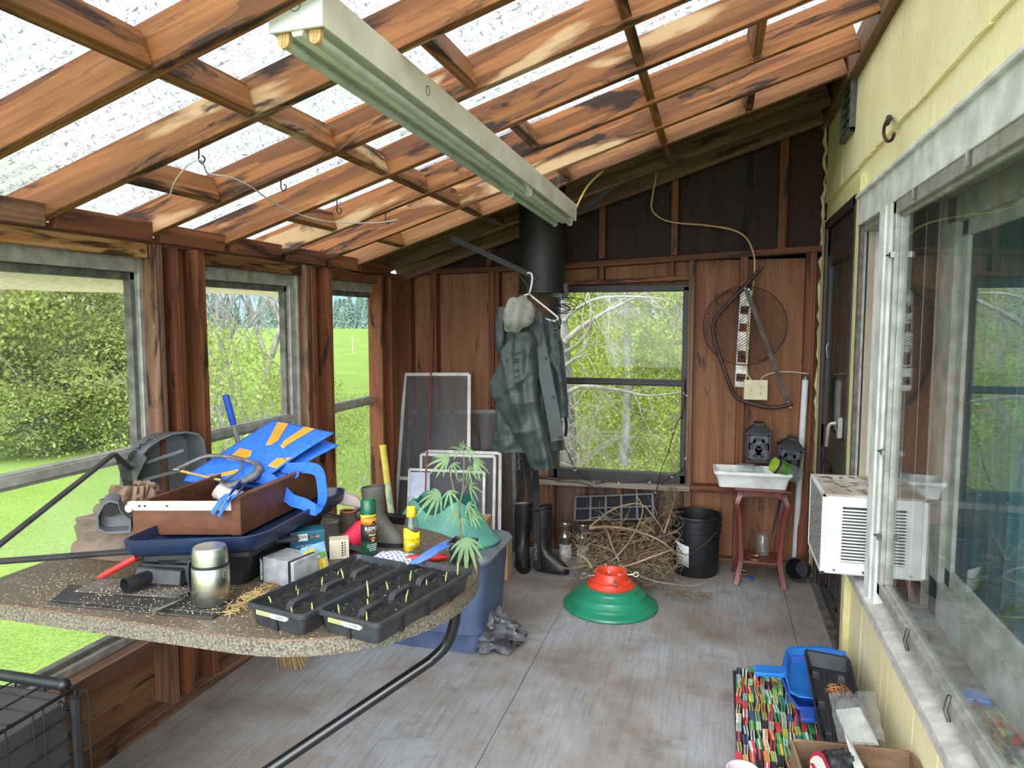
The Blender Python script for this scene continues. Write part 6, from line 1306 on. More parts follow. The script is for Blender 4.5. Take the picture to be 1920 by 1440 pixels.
def lidring(c, r_, lab, m): 
    q = MB(); q.lathe([(r_, 0), (r_, .014), (r_ - .006, .016), (r_ - .008, .014)], 32, T(*c), caps=False); tag(q.build('jar_lid', m, solid=.002), lab, 'jar lid')
m_brass = mat('brassy lid metal', (206, 190, 150), (170, 154, 116), .3, .9)
lidring(V((xl + .115, Yf + .05, .151)), .042, 'brassy jar lid ring on the low shelf of the plant stand', m_brass); lidring(onz(1394, 1077, .001), .036, 'brassy jar lid lying on the floor under the plant stand', m_brass)
q = MB(); c = onz(1408, 1086, 0); q.lathe([(.016, .001), (.016, .012), (.014, .014), (0, .014)], 20, T(c.x, c.y, 0)); tag(q.build('bottle_cap', mat('blue cap', (40, 84, 190), None, .4)), 'small blue bottle cap on the floor under the plant stand', 'bottle cap')
# lanterns on stakes
def lantern(P, tilt, lab, stake):
    o = thing('lantern', lab, 'lantern', P, RY(tilt), 'pierced black lanterns on the end wall'); w, h = .066, .17
    m_l = mat('black lantern metal', (46, 46, 50), (36, 36, 39), .5)
    q = MB()
    for a in (-1, 1):
        for b in (-1, 1): q.box(a * w - .005, a * w + .005, b * w * .8 - .005, b * w * .8 + .005, 0, h)
    q.box(-w - .008, w + .008, -w * .8 - .008, w * .8 + .008, -.008, .006); q.build('cage', m_l, o, local=True, smooth=0)
    MB().box(-w, w, -w * .8 + .003, w * .8 - .003, .006, h).build('lining', mat('smoky lining', (86, 88, 94), (74, 76, 82), .35), o, local=True, smooth=0)
    q = MB(); r = random.Random(2); M_ = MX(((1, 0, 0, 0), (0, 0, -1, -w * .8 - .001), (0, 1, 0, 0), (0, 0, 0, 1)))
    for cx_, cz, rad, a0, a1, th in ((0, .11, .030, .3, 3.0, .010), (0, .11, .018, 3.4, 6.2, .009), (-.03, .05, .026, -1.2, 1.4, .009), (.03, .05, .026, 1.8, 4.4, .009), (0, .02, .03, .2, 2.9, .008), (-.045, .13, .02, 4, 7, .007), (.045, .13, .02, 2.4, 5.4, .007), (0, .075, .012, 0, 6.2, .010), (-.048, .09, .012, 0, 6.2, .008), (.048, .09, .012, 0, 6.2, .008)):
        n = 12; q.add([M_ @ V((cx_ + (rad + s) * math.cos(a0 + (a1 - a0) * k / n), cz + (rad + s) * math.sin(a0 + (a1 - a0) * k / n), 0)) for k in range(n + 1) for s in (-th, th)], [(2 * k, 2 * k + 1, 2 * k + 3, 2 * k + 2) for k in range(n)])
    for a, b, c_, d_2 in ((-w, -w + .014, 0, h), (w - .014, w, 0, h), (-w, w, 0, .014), (-w, w, h - .012, h)): q.add([M_ @ V((x, z, 0)) for x, z in ((a, c_), (b, c_), (b, d_2), (a, d_2))], [(0, 1, 2, 3)])
    q.build('fretwork', m_l, o, local=True, smooth=0, solid=.002)
    q = MB(); q.rings([[V((sx_ * a, sy_ * a * .8, z)) for sx_, sy_ in ((-1, -1), (1, -1), (1, 1), (-1, 1))] for a, z in ((w + .014, h), (w + .014, h + .008), (.034, h + .052), (.028, h + .052), (.028, h + .066), (.034, h + .070), (.02, h + .074))]); q.build('roof', m_l, o, local=True, smooth=0)
    for k in range(5):
        q = MB(); x = -.044 + .022 * k; q.ball((x, -w * .62, h + .024 + .006 * (k % 2)), (.005, .004, .009), 8, RX(0)); q.build('vent_hole', m_ink, o, local=True)
    q = MB(); q.tube([V((.02 * math.cos(a), 0, h + .078 + .008 * math.sin(a))) for a in [k * PI / 8 for k in range(16)]], .0018, 5, closed=True); q.build('ring', m_l, o, local=True)
    if stake: q = MB(); q.tube([(0, .0, 0), (.0, 0, -stake)], [.014, .003], 8); q.build('stake', m_l, o, local=True)
    return o
lantern(ony(1421, 862, 4.77), .0, 'pierced black lantern hanging upright on the end wall', 0)
lantern(ony(1472, 889, 4.73), .16, 'pierced black lantern tilted on its stake beside the white tube', .42)
# white tube, black pot, green scrap
a, b = ony(1510, 712, 4.80), onz(1489, 1066, .0); tu = thing('fluorescent_tube', 'long white fluorescent tube standing in the corner by the yellow wall', 'tube', V((b.x, b.y, .0)))
b.z = .003; q = MB(); q.tube([a, b], .019, 16); q.build('glass_tube', mat('white tube', (226, 224, 226), (214, 210, 214), .3), tu); q = MB(); d = (a - b).normalized(); q.tube([a, a + d * .014], .017, 14); q.tube([a + d * .014, a + d * .022], .004, 6); q.build('end_cap', m_steel, tu)
c = onz(1500, 1090, 0); po = thing('plant_pot', 'small black plant pot lying on its side in the corner', 'plant pot', V((c.x, c.y + .02, .072)), RZ(-.5) @ RX(PI / 2 - .25))
q = MB(); q.lathe([(.046, -.06), (.050, -.058), (.066, .045), (.070, .046), (.070, .062), (.064, .062), (.047, -.05), (0, -.05)], 28); q.build('pot', m_black, po, local=True)
q = MB(); q.cur = 0; q.grid(lambda u, v: V((.0595 * math.cos(3.6 + .9 * u) * (1 + .06 * v), .0595 * math.sin(3.6 + .9 * u) * (1 + .06 * v), -.01 + .028 * v)), 8, 1); q.build('sticker', m_lab, po, local=True, solid=.0006)
q = MB(); c = onz(1478, 1074, 0); q.hexa([V((c.x - .03, c.y, .001)), V((c.x + .03, c.y, .001)), V((c.x + .03, c.y + .06, .001)), V((c.x - .03, c.y + .06, .001))], [V((c.x - .03, c.y + .02, .05)), V((c.x + .03, c.y + .01, .06)), V((c.x + .03, c.y + .05, .055)), V((c.x - .03, c.y + .05, .05))]); q.jitter(.01, 20)
tag(q.build('green_scrap', mat('lime plastic scrap', (150, 186, 52), (120, 158, 40), .5)), 'crumpled lime green scrap behind the black pot in the corner', 'scrap')
# ------------------------------------------------------------------ things on the end wall: saw, grate, level, outlet
YW = 4.845
gr = thing('grill_grate', 'round rusty wire grill grate hung on the end wall', 'grill grate', ony(1396, 686, YW)); cg = ony(1396, 611, YW - .012); rg_ = .255
q = MB(); q.tube([cg + V((rg_ * math.cos(a), 0, rg_ * .98 * math.sin(a))) for a in [k * PI / 32 for k in range(64)]], .0032, 6, closed=True); q.build('rim', m_rust, gr)
q = MB(); ang = .62; u_ = V((math.cos(ang), 0, math.sin(ang))); v_ = V((-math.sin(ang), 0, math.cos(ang)))
for k in range(-16, 17):
    s = k * .0152; h = math.sqrt(max(0, rg_ ** 2 - s * s)); q.tube([cg + v_ * s - u_ * h, cg + v_ * s + u_ * h], .0019, 5)
q.build('wires', m_rust, gr)
for s in (-1, 1):
    q = MB(); q.tube(smoothpts([cg + u_ * -.05 + v_ * s * .20 + V((0, -.006, 0)), cg + u_ * -.05 + v_ * s * .235 + V((0, -.015, 0)), cg + u_ * .05 + v_ * s * .235 + V((0, -.015, 0)), cg + u_ * .05 + v_ * s * .20 + V((0, -.006, 0))]), .0028, 6); q.build('handle', m_rust, gr)
lv = thing('spirit_level', 'old aluminium spirit level hanging behind the grill grate', 'spirit level', ony(1388, 727, YW)); a, b = ony(1399, 545, YW - .0), ony(1388, 726, YW - .0); d = (b - a).normalized()
q = MB(); sd_ = V((d.z, 0, -d.x)).normalized(); w = .036
for s in (-1, 1): q.bar(a + sd_ * s * w * .88, b + sd_ * s * w * .88, .008, .02, V((0, 1, 0)))
L = (b - a).length
for t0, t1 in ((0, .16), (.24, .34), (.42, .62), (.74, .86), (.94, 1.0)): q.bar(a + d * L * t0, a + d * L * t1, w * 1.7, .014, V((0, 1, 0)))
q.build('level_body', mat('scuffed aluminium', (176, 172, 164), (128, 122, 114), .4, .6, 24), lv, smooth=0, bevel=.001)
for t0 in (.2, .68, .90): q = MB(); q.tube([a + d * L * t0 - sd_ * .02 + V((0, -.004, 0)), a + d * L * t0 + sd_ * .02 + V((0, -.004, 0))], .007, 8); q.build('vial', m_ink, lv)
bs = thing('bow_saw', 'old rusty bow saw hung on the end wall over the grate', 'bow saw', ony(1420, 765, YW))
def W2(x, y, dy=-.05): return ony(x, y, YW + dy)
m_sawf = mat('dark saw frame', (74, 58, 52), (54, 42, 40), .5, .3, 10)
q = MB(); q.tube(smoothpts([W2(1429, 500), W2(1405, 528), W2(1382, 552), W2(1360, 575), W2(1347, 590), W2(1339, 604), W2(1337, 622), W2(1342, 645), W2(1352, 675), W2(1366, 715), W2(1376, 738), W2(1386, 748), W2(1402, 755), W2(1440, 764), W2(1462, 763), W2(1486, 757)], 4), .0125, 10); q.build('bow_frame', m_sawf, bs)
q = MB(); A1, B1 = W2(1398, 540), W2(1479, 757); dv = (B1 - A1); q.bar(A1, B1, .026, .0022, V((0, 1, 0)))
dn_ = dv.normalized(); sn_ = V((dn_.z, 0, -dn_.x)); sn_ = sn_ if sn_.x > 0 else -sn_
for k in range(40):
    p = A1 + dv * ((k + .5) / 40) + sn_ * .012; q.add([p - dn_ * .004, p + dn_ * .004, p + sn_ * .007], [(0, 1, 2)])
q.build('saw_blade', mat('rusty blade', (84, 76, 70), (60, 52, 48), .5, .5, 20), bs, smooth=0)
for x, y in ((1396, 540), (1404, 543), (1478, 754), (1482, 764)): q = MB(); p = W2(x, y, -.06); q.tube([p, p + V((0, .02, 0))], .006, 8); q.build('bolt', m_steel, bs)
m_ivory = mat('ivory plate', (214, 204, 168), (204, 192, 154), .4)
c = ony(1417, 731, YW - .03); ob = thing('outlet_box', 'ivory switch and double outlet plate mounted on the end wall', 'outlet', c); w, h = .072, .064
q = MB(); q.box(c.x - w, c.x + w, YW - .034, YW - .028, c.z - h, c.z + h); q.build('cover_plate', m_ivory, ob, smooth=0, bevel=.003); MB().box(c.x - w * .92, c.x + w * .92, YW - .028, 4.934, c.z - h * .9, c.z + h * .9).build('back_box', m_alud, ob, smooth=0)
q = MB(); q.box(c.x - .036, c.x - .026, YW - .046, YW - .034, c.z - .004, c.z + .016); q.build('toggle', m_ivory, ob, smooth=0, bevel=.001)
for s in (-1, 1):
    q = MB(); zc = c.z + s * .020 + .0; q.rings([[V((c.x + .030 + .017 * math.cos(t_), YW - .034 - d2, zc + .0145 * math.sin(t_))) for t_ in [k * PI / 10 for k in range(20)]] for d2 in (0, .002)]); o2_ = q.build('socket_face', m_ivory, ob, bevel=.0005)
    q = MB(); q.box(c.x + .023, c.x + .0255, YW - .0372, YW - .0355, zc - .001, zc + .008); q.box(c.x + .034, c.x + .0365, YW - .0372, YW - .0355, zc - .001, zc + .008); q.tube([V((c.x + .030, YW - .0372, zc - .007)), V((c.x + .030, YW - .0355, zc - .007))], .0028, 8); q.build('socket_slots', m_ink, ob)
    q = MB(); q.tube([V((c.x - .031, YW - .0352, c.z + s * .030)), V((c.x - .031, YW - .033, c.z + s * .030))], .003, 8); q.build('plate_screw', m_steel, ob)
q = MB(); q.tube(smoothpts([ony(1427, 712, YW - .02), ony(1432, 706, YW - .02), ony(1450, 699, YW - .02), ony(1480, 697, YW - .02), ony(1516, 701, YW - .02)]), .0045, 7); tag(q.build('short_cable', mat('beige cable', (206, 184, 158), None, .5)), 'short beige cable running right from the ivory outlet plate', 'cable')
# ------------------------------------------------------------------ floor things along the yellow wall
cols = [(226, 74, 92), (232, 198, 66), (70, 160, 104), (226, 226, 220), (40, 40, 44), (236, 158, 84), (196, 66, 56), (70, 92, 130), (150, 196, 96), (120, 176, 200), (214, 186, 140), (58, 56, 60)]
mm = [mat('foam %d' % i, c, tuple(int(k * .88) for k in c), .75, ns=30) for i, c in enumerate(cols)]
q = MB(); r = random.Random(12); q.cur = 4
mx0, mx1, my0, my1 = .125, .535, 2.32, 3.33
def mxe(y): return .125 - .03 * (3.33 - y)
q.box(mx0 - .02, mx1, my0, my1, .001, .008)
nx = 17
for i in range(nx):
    y = my0 + (i % 2) * .035
    while y < my1 - .02:
        L = r.uniform(.045, .062); x = mxe(y) + .008 + i * .0242
        lay = r.choice((2, 3, 3, 4)); w = .020 / lay; a = r.choice(range(12)); b = r.choice(range(12)); rot = RZ(r.uniform(-.12, .12)); c = V((x, min(y + L / 2, my1 - .02), 0))
        for k in range(lay):
            q.cur = a if k % 2 == 0 else b
            q.box(-.010 + w * k + .0004, -.010 + w * (k + 1) - .0004, -L / 2, L / 2, .009, .034 + .002 * (k % 2), T(*c) @ rot)
        y += L + r.uniform(.010, .020)
tag(q.build('door_mat', mm, smooth=0), 'colourful woven foam block door mat on the floor by the yellow wall', 'mat')
m_dp = mat('bright blue plastic', (34, 122, 208), (28, 108, 190), .35, ns=6, speck=(60, .24, (22, 60, 90))); m_dp2 = mat('violet blue plastic', (58, 92, 190), (50, 82, 172), .4, ns=6)
def dustpan(lab, pts, z, m, hpts):
    R3 = [onz(x, y, z) for x, y in pts]; cc = sum(R3, V()) / len(R3); o = thing('dustpan', lab, 'dustpan', V((cc.x, cc.y, z - .05)), None, 'blue dustpans by the yellow wall')
    def sc(k, dz): return [V((*(cc + (p - cc) * k).xy, p.z + dz)) for p in R3]
    q = MB(); q.rings([sc(.80, -.048), sc(.98, -.006), sc(1.05, -.004), sc(1.05, .002), sc(.97, .002), sc(.80, -.044)]); q.build('pan', m, o, smooth=40, bevel=.002)
    q = MB(); H = [onz(x, y, z) for x, y in hpts]; q.hexa([p + V((0, 0, -.016)) for p in H], [p + V((0, 0, .003)) for p in H]); q.build('handle', m, o, smooth=0, bevel=.005); return o
dustpan('violet blue dustpan, lower of the two nested by the yellow wall', [(1466, 1268), (1472, 1232), (1560, 1226), (1600, 1300), (1545, 1330), (1496, 1326), (1478, 1300)], .087, m_dp2, [(1500, 1326), (1530, 1326), (1530, 1350), (1503, 1348)])
dustpan('bright blue dustpan, upper of the two nested by the yellow wall', [(1472, 1262), (1474, 1222), (1484, 1214), (1545, 1214), (1584, 1224), (1600, 1290), (1560, 1312), (1500, 1304), (1482, 1296)], .112, m_dp, [(1415, 1246), (1476, 1250), (1476, 1266), (1415, 1262)])
# black tray leaning on the wall
TLp, BLp, TRp, BRp = onz(1506, 1217, .185), onz(1541, 1396, .165), onz(1594, 1234, .20), onz(1634, 1400, .185)
ft = thing('flat_tray', 'empty black seedling tray leaning against the yellow wall over the dustpans', 'tray', (TLp + BLp + TRp + BRp) / 4)
tn = (TRp - TLp).cross(BLp - TLp).normalized(); tn = tn if tn.z > 0 else -tn
def FT(u, v, d=0): return TLp * (1 - u) * (1 - v) + TRp * u * (1 - v) + BLp * (1 - u) * v + BRp * u * v + tn * d
def frr(k, d): return [FT(.5 + (u - .5) * k, .5 + (v - .5) * k, d) for u, v in rrect(0, 1, 0, 1, .08, 4)]
q = MB(); q.rings([frr(.86, -.045), frr(.97, 0), frr(1.0, .0), frr(1.0, .004), frr(.95, .004), frr(.83, -.041)]); q.build('tray_shell', m_tray, ft, smooth=40)
for k in range(7):
    u = .16 + .68 * k / 6; q = MB(); q.bar(FT(u, .1, -.039), FT(u, .9, -.039), .012, .006, tn); q.build('floor_rib', m_tray, ft, smooth=0, bevel=.001)
for u, v in ((.18, .22), (.72, .22), (.18, .55), (.72, .55), (.2, .85)):
    q = MB(); q.hexa([FT(u - .1, v - .03, -.04), FT(u + .1, v - .03, -.04), FT(u + .1, v + .03, -.04), FT(u - .1, v + .03, -.04)], [FT(u - .07, v - .02, -.012), FT(u + .07, v - .02, -.012), FT(u + .07, v + .02, -.012), FT(u - .07, v + .02, -.012)]); q.build('cell_bridge', m_tray, ft, smooth=0, bevel=.002)
q = MB(); r = random.Random(9)
for k in range(26): p = FT(.62 + r.uniform(-.2, .2), .36 + r.uniform(-.04, .04), -.028); d = V((r.gauss(0, 1), r.gauss(0, .6), r.gauss(0, .4))).normalized() * r.uniform(.012, .03); q.tube([p - d, p + V((0, 0, .006)), p + d], .0016, 4)
tag(q.build('dry_leaves', mat('rusty dry leaves', (186, 128, 78), (150, 98, 60), .9)), 'rusty dry leaf scraps lying in the leaning black tray', 'leaves', kind='stuff')
# clear bag of white labels
c = onz(1600, 1352, .14); q = MB()
def bagp(u, v):
    a, b, d, e = onz(1553, 1298, .205), onz(1640, 1296, .23), onz(1572, 1392, .195), onz(1660, 1392, .23)
    return (a * (1 - u) + b * u) * (1 - v) + (d * (1 - u) + e * u) * v + V((-.5, -.1, .85)) * (.034 * math.sin(PI * u) * math.sin(PI * v) + .016 * NZ.noise(V((u * 5, v * 5, 1))) + .009 * NZ.noise(V((u * 14, v * 14, 4))))
bgs = thing('label_bag', 'clear plastic bag of white plant labels lying on the leaning tray', 'bag', c)
q.grid(bagp, 40, 40); q.build('film', thin('clear film', (206, 206, 206), .28, .12), bgs, smooth=60)
q = MB()
for k in range(4): 
    o_ = V((.5, .1, -.85)) * (.004 + .004 * k); P_ = [bagp(.10 + .02 * k, .42 + .02 * k) + o_, bagp(.66, .44) + o_, bagp(.74 + .03 * k, .98) + o_, bagp(.22 + .02 * k, .98) + o_]; q.hexa([p + o_ * .3 for p in P_], P_)
q.build('white_labels', m_lab, bgs, smooth=0)
# cardboard crate with packages near the camera
A0, B0 = onz(1487, 1384, .26), onz(1706, 1407, .26)
d0_ = (B0 - A0); d0_.z = 0; M_ = frame(V((A0.x, A0.y, .001)), d0_, z=(0, 0, 1)); Lc = d0_.length; Dp = .34
ck_ = thing('cardboard_crate', 'open brown cardboard crate at the bottom edge by the yellow wall', 'cardboard box', V((A0.x, A0.y, .001)), M_.to_3x3().to_4x4())
m_crt = mat('worn brown cardboard', (140, 112, 84), (116, 90, 66), .85, ns=7, st=(1, 1, 4))
t_ = .008; q = MB(); q.box(0, Lc, -t_, 0, 0, .26); q.box(-t_, 0, -Dp, 0, 0, .255); q.box(Lc, Lc + t_, -Dp, 0, 0, .255); q.box(0, Lc, -Dp - t_, -Dp, 0, .16); q.box(0, Lc, -Dp, -t_, 0, .008); q.build('carton', m_crt, ck_, local=True, smooth=0, bevel=.003)
pk_ = thing('soil_bag', 'crumpled black plastic package with a red and white label in the cardboard crate', 'bag', V((A0.x + .13, A0.y - .15, .012)))
cB = V((A0.x + .125, A0.y - .13, .17))
q = crump(cB, .10, .12, .14, 1.5, 6.0, .2); q.build('film', mat('shiny black film', (46, 46, 48), (30, 30, 32), .22, ns=14, bump=.6), pk_, smooth=60)
def LBp(x, y, dz=0): p = onz(x, y, .29); return p
q = MB(); P_ = [onz(x, y, .305) for x, y in ((1518, 1440), (1518, 1422), (1524, 1412), (1534, 1408), (1544, 1414), (1556, 1440))]; low_ = [onz(x, y, .30) for x, y in ((1514, 1470), (1562, 1470))]
q.add(P_ + [low_[1], low_[0]], [tuple(range(8))]); q.build('red_border', mat('label red', (204, 34, 66), None, .4), pk_, smooth=0, solid=.002)
q = MB(); P_ = [onz(x, y, .308) for x, y in ((1519, 1440), (1519, 1426), (1526, 1418), (1534, 1417), (1542, 1424), (1549, 1440))]; low_ = [onz(x, y, .303) for x, y in ((1516, 1468), (1554, 1468))]
q.add(P_ + [low_[1], low_[0]], [tuple(range(8))]); q.build('white_label', m_lab, pk_, smooth=0, solid=.002)
q = MB(); q.bar(onz(1522, 1431, .311), onz(1530, 1446, .311), .010, .001); q.build('red_mark', mat('label red mark', (204, 34, 66), None, .4), pk_, smooth=0)
q = MB(); P_ = [onz(1583, 1374, .30), onz(1592, 1384, .33), onz(1622, 1444, .31), onz(1604, 1446, .30)]; q.add(P_, [(0, 1, 2, 3)]); tag(q.build('paper_strip', m_lab, smooth=0, solid=.002), 'white paper strip standing between the black package and the crate edge', 'paper')
q = MB(); P_ = [onz(1600, 1382, .20), onz(1626, 1386, .20), onz(1640, 1402, .18), onz(1612, 1404, .18)]; q.hexa([p - V((0, 0, .03)) for p in P_], P_); tag(q.build('folded_paper', m_lab, smooth=0), 'folded white printed paper behind the cardboard crate', 'paper')
q = MB(); cW = V((B0.x - .11, B0.y - .21, .14)); q.rings([[cW + V((x, y, z)) for x, y in rrect(-w, w, -d_3, d_3, .03, 4)] for w, d_3, z in ((.085, .09, 0), (.10, .105, .045), (.106, .11, .05), (.10, .104, .052), (.092, .098, .012))]); tag(q.build('plastic_tub', m_whitep), 'white plastic tub in the cardboard crate beside the yellow wall', 'tub')
q = MB(); q.ball(V((B0.x - .17, B0.y - .06, .18)), (.035, .03, .03), 14); q.jitter(.01, 25); tag(q.build('red_wrapper', mat('red wrapper', (188, 84, 60), (210, 190, 170), .4, ns=60)), 'small red and white wrapper in the cardboard crate', 'wrapper')
c = onz(1393, 1443, .12); q = MB(); q.lathe([(.036, 0), (.05, .118), (.053, .12), (.049, .12), (.035, .004), (0, .004)], 28, T(c.x, c.y, .001)); tag(q.build('plastic_cup', mat('pinkish white cup', (226, 206, 214), (212, 190, 200), .4)), 'pinkish white plastic cup at the bottom edge beside the door mat', 'cup')
# ------------------------------------------------------------------ wire dog crate, bottom left
zc = .60
Fc = onz(140, 1292, zc); Nc = onz(-60, 1412, zc); fx_ = (Nc - Fc).normalized(); fx_.z = 0; lx_ = V((fx_.y, -fx_.x, 0)); lx_ = lx_ if lx_.x < 0 else -lx_
Ld, Wd2 = .62, .40
dc = thing('dog_crate', 'black wire pet crate with a dark liner in the bottom left corner', 'pet crate', Fc + fx_ * Ld / 2 + lx_ * Wd2 / 2 - V((0, 0, zc)))
def DC(a, b, z): return V((*(Fc + fx_ * a + lx_ * b).xy, z))
m_cw = mat('black wire', (40, 38, 38), (26, 25, 25), .4, .3)
def wires(name, segs, r_=.0024):
    q = MB()
    for a, b in segs: q.tube([a, b], r_, 6)
    q.build(name, m_cw, dc)
wires('top_wires', [(DC(a, 0, zc), DC(a, Wd2, zc)) for a in [k * Ld / 10 for k in range(11)]] + [(DC(0, b, zc), DC(Ld, b, zc)) for b in [k * Wd2 / 4 for k in range(5)]])
wires('side_wires', [(DC(0, 0, z), DC(Ld, 0, z)) for z in [.03 + k * (zc - .03) / 9 for k in range(10)]] + [(DC(a, 0, .03), DC(a, 0, zc)) for a in [k * Ld / 3 for k in range(4)]] + [(DC(.10, 0, zc - .18), DC(.10, 0, zc)), (DC(.13, 0, zc - .18), DC(.13, 0, zc))])
wires('end_wires', [(DC(0, 0, z), DC(0, Wd2, z)) for z in [.03 + k * (zc - .03) / 9 for k in range(10)]] + [(DC(0, b, .03), DC(0, b, zc)) for b in [k * Wd2 / 4 for k in range(5)]])
wires('frame_wires', [(DC(a, b, .01), DC(a, b, zc + .005)) for a in (0, Ld) for b in (0, Wd2)] + [(DC(0, 0, zc + .004), DC(Ld, 0, zc + .004)), (DC(0, 0, zc + .004), DC(0, Wd2, zc + .004)), (DC(0, Wd2, zc + .004), DC(Ld, Wd2, zc + .004))], .0036)
q = MB()
for a, b, z in ((.0, .02, zc), (.20, .0, zc), (.05, .0, zc - .02)): p = DC(a, b, z); q.tube(arc(p, fx_, (0, 0, 1), .010, -.5, 4.2, 10), .0026, 6)
q.build('hooks', m_cw, dc)
q = MB(); sd2 = -.045; wires('door_panel', [(DC(-.012, -.03, .02), DC(-.012, -.03, zc - .01)), (DC(-.012, .005, .02), DC(-.012, .005, zc - .01)), (DC(-.012, -.03, zc - .01), DC(-.012, .005, zc - .01)), (DC(-.012, -.03, zc * .6), DC(-.012, .005, zc * .6))])
m_liner = mat('dark fabric liner', (52, 51, 52), (40, 39, 40), .8, ns=3)
q = MB(); i_ = .014
q.hexa([DC(i_, i_, .02), DC(Ld - i_, i_, .02), DC(Ld - i_, i_ + .006, .02), DC(i_, i_ + .006, .02)], [DC(i_, i_, zc - .03), DC(Ld - i_, i_, zc - .03), DC(Ld - i_, i_ + .006, zc - .03), DC(i_, i_ + .006, zc - .03)])
q.hexa([DC(i_, i_, .02), DC(i_ + .006, i_, .02), DC(i_ + .006, Wd2, .02), DC(i_, Wd2, .02)], [DC(i_, i_, zc - .01), DC(i_ + .006, i_, zc - .01), DC(i_ + .006, Wd2, zc - .01), DC(i_, Wd2, zc - .01)])
q.hexa([DC(i_, i_, .015), DC(Ld, i_, .015), DC(Ld, Wd2, .015), DC(i_, Wd2, .015)], [DC(i_, i_, .02), DC(Ld, i_, .02), DC(Ld, Wd2, .02), DC(i_, Wd2, .02)]); q.build('liner', m_liner, dc, smooth=0)
q = MB(); q.tube([DC(.005, -.004, .02), DC(.005, -.004, zc - .02)], .014, 8); q.build('corner_post', m_black, dc)
q = MB(); q.tube([DC(.006, .03, zc + .012), DC(.006, Wd2, zc + .016)], [.016, .014], 10); q.ball(DC(.006, .03, zc + .012), .018, 10); q.build('rolled_cover', m_black, dc)
# ------------------------------------------------------------------ outdoors
rT = random.Random(21)
def ground_z(x, y):
    d = math.hypot(x * .8, y)
    z = -.95
    if d > 26: z += 1.9 * min(1, (d - 26) / 150) ** 1.0
    if y > 6 and x > -3 - .0 * y: z -= min(1.6, (y - 6) * .16) * min(1, max(0, (x + 3 + .12 * y) / 3))
    return z + .03 * NZ.noise(V((x * .5, y * .5, 0)))
def lawn_mat():
    t = NT('lawn grass'); v = t.coords((1, 1, 1), False)
    a = t.noise(v, .35, 5); b = t.noise(v, 38, 4, .7); c = t.noise(v, 9, 4)
    col = t.ramp(a, [(.35, lin((134, 162, 74))), (.65, lin((152, 176, 90)))])
    col = t.mix(t.ramp(b, [(.40, .6), (.56, 0)]), col, lin((82, 118, 42)))
    col = t.mix(t.ramp(c, [(.55, 0), (.8, .4)]), col, lin((164, 180, 104)))
    vo = t.n('ShaderNodeTexVoronoi'); vo.inputs['Scale'].default_value = 2.4; t.l(v, vo.inputs['Vector'])
    col = t.mix(t.ramp(vo.outputs['Distance'], [(.035, 1), (.05, 0)]), col, lin((226, 204, 60)))
    return t.bsdf(col, .9, 0, .1, b, .6, .03)
m_lawn = lawn_mat()
q = MB()
xs = [-220, -160, -110, -80, -60, -45, -34, -26, -20, -16, -13, -10.5, -8.5, -7, -5.5, -4.2, -3.2, -2.3, -1.2, 0, 1.5, 4, 8, 14, 24, 50, 110]
ys = [-30, -15, -8, -4, -1, 1, 3, 5, 7, 9, 11, 13, 16, 19, 22, 26, 31, 38, 46, 56, 70, 86, 105, 130, 160, 190, 230, 300]
vs = [(x, y, ground_z(x, y)) for y in ys for x in xs]; n = len(xs)
q.add(vs, [(j * n + i, j * n + i + 1, (j + 1) * n + i + 1, (j + 1) * n + i) for j in range(len(ys) - 1) for i in range(n - 1)])
tag(q.build('lawn', m_lawn, center=False), 'bright green lawn and dandelion field outside the windows', 'lawn', kind='structure')
def hillmesh(name, lab, x0, x1, Y, h, c, seed):
    q = MB(); m = 60
    q.grid(lambda u, v: V((x0 + (x1 - x0) * u, Y + v * 60, -2 + (h * (.6 + .5 * NZ.noise(V((u * 3 + seed, seed, 0)))) + 2) * (v ** .8))), m, 4)
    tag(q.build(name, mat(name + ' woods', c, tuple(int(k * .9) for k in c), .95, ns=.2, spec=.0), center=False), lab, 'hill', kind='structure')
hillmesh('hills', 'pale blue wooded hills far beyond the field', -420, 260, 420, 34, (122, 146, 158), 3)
def leaf_mat(name, c, c2, tr=.5):
    t = NT(name); f = t.noise(t.coords((1, 1, 1)), 2.4, 3)
    g = t.n('ShaderNodeNewGeometry')
    col = t.ramp(f, [(.35, lin(c)), (.65, lin(c2))])
    col = t.mix(t.ramp(g.outputs['Random Per Island'], [(0, .0), (1, .55)]), col, lin(tuple(min(255, int(k * 1.18 + 12)) for k in c2)))
    a = t.n('ShaderNodeBsdfDiffuse'); b = t.n('ShaderNodeBsdfTranslucent'); m = t.n('ShaderNodeMixShader'); m.inputs[0].default_value = tr
    t.l(col, a.inputs[0]); t.l(col, b.inputs[0]); t.l(a.outputs[0], m.inputs[1]); t.l(b.outputs[0], m.inputs[2]); t.l(m.outputs[0], t.out.inputs['Surface'])
    return t.m
m_leaf = leaf_mat('young leaves', (128, 142, 76), (156, 164, 98))
m_leafb = leaf_mat('shrub leaves', (122, 140, 66), (154, 164, 94))
m_cedar = leaf_mat('cedar sprays', (118, 132, 52), (154, 162, 74), .4)
m_spruce = leaf_mat('spruce needles', (74, 98, 80), (92, 116, 98), .2)
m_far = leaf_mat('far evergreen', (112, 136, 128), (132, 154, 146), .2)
m_bark = mat('grey bark', (152, 147, 141), (108, 102, 96), .85, ns=9, st=(1, 1, .35), bump=.5, speck=(24, .33, (84, 78, 74)))
m_twig = mat('pale dead twigs', (188, 180, 172), (150, 142, 134), .8)
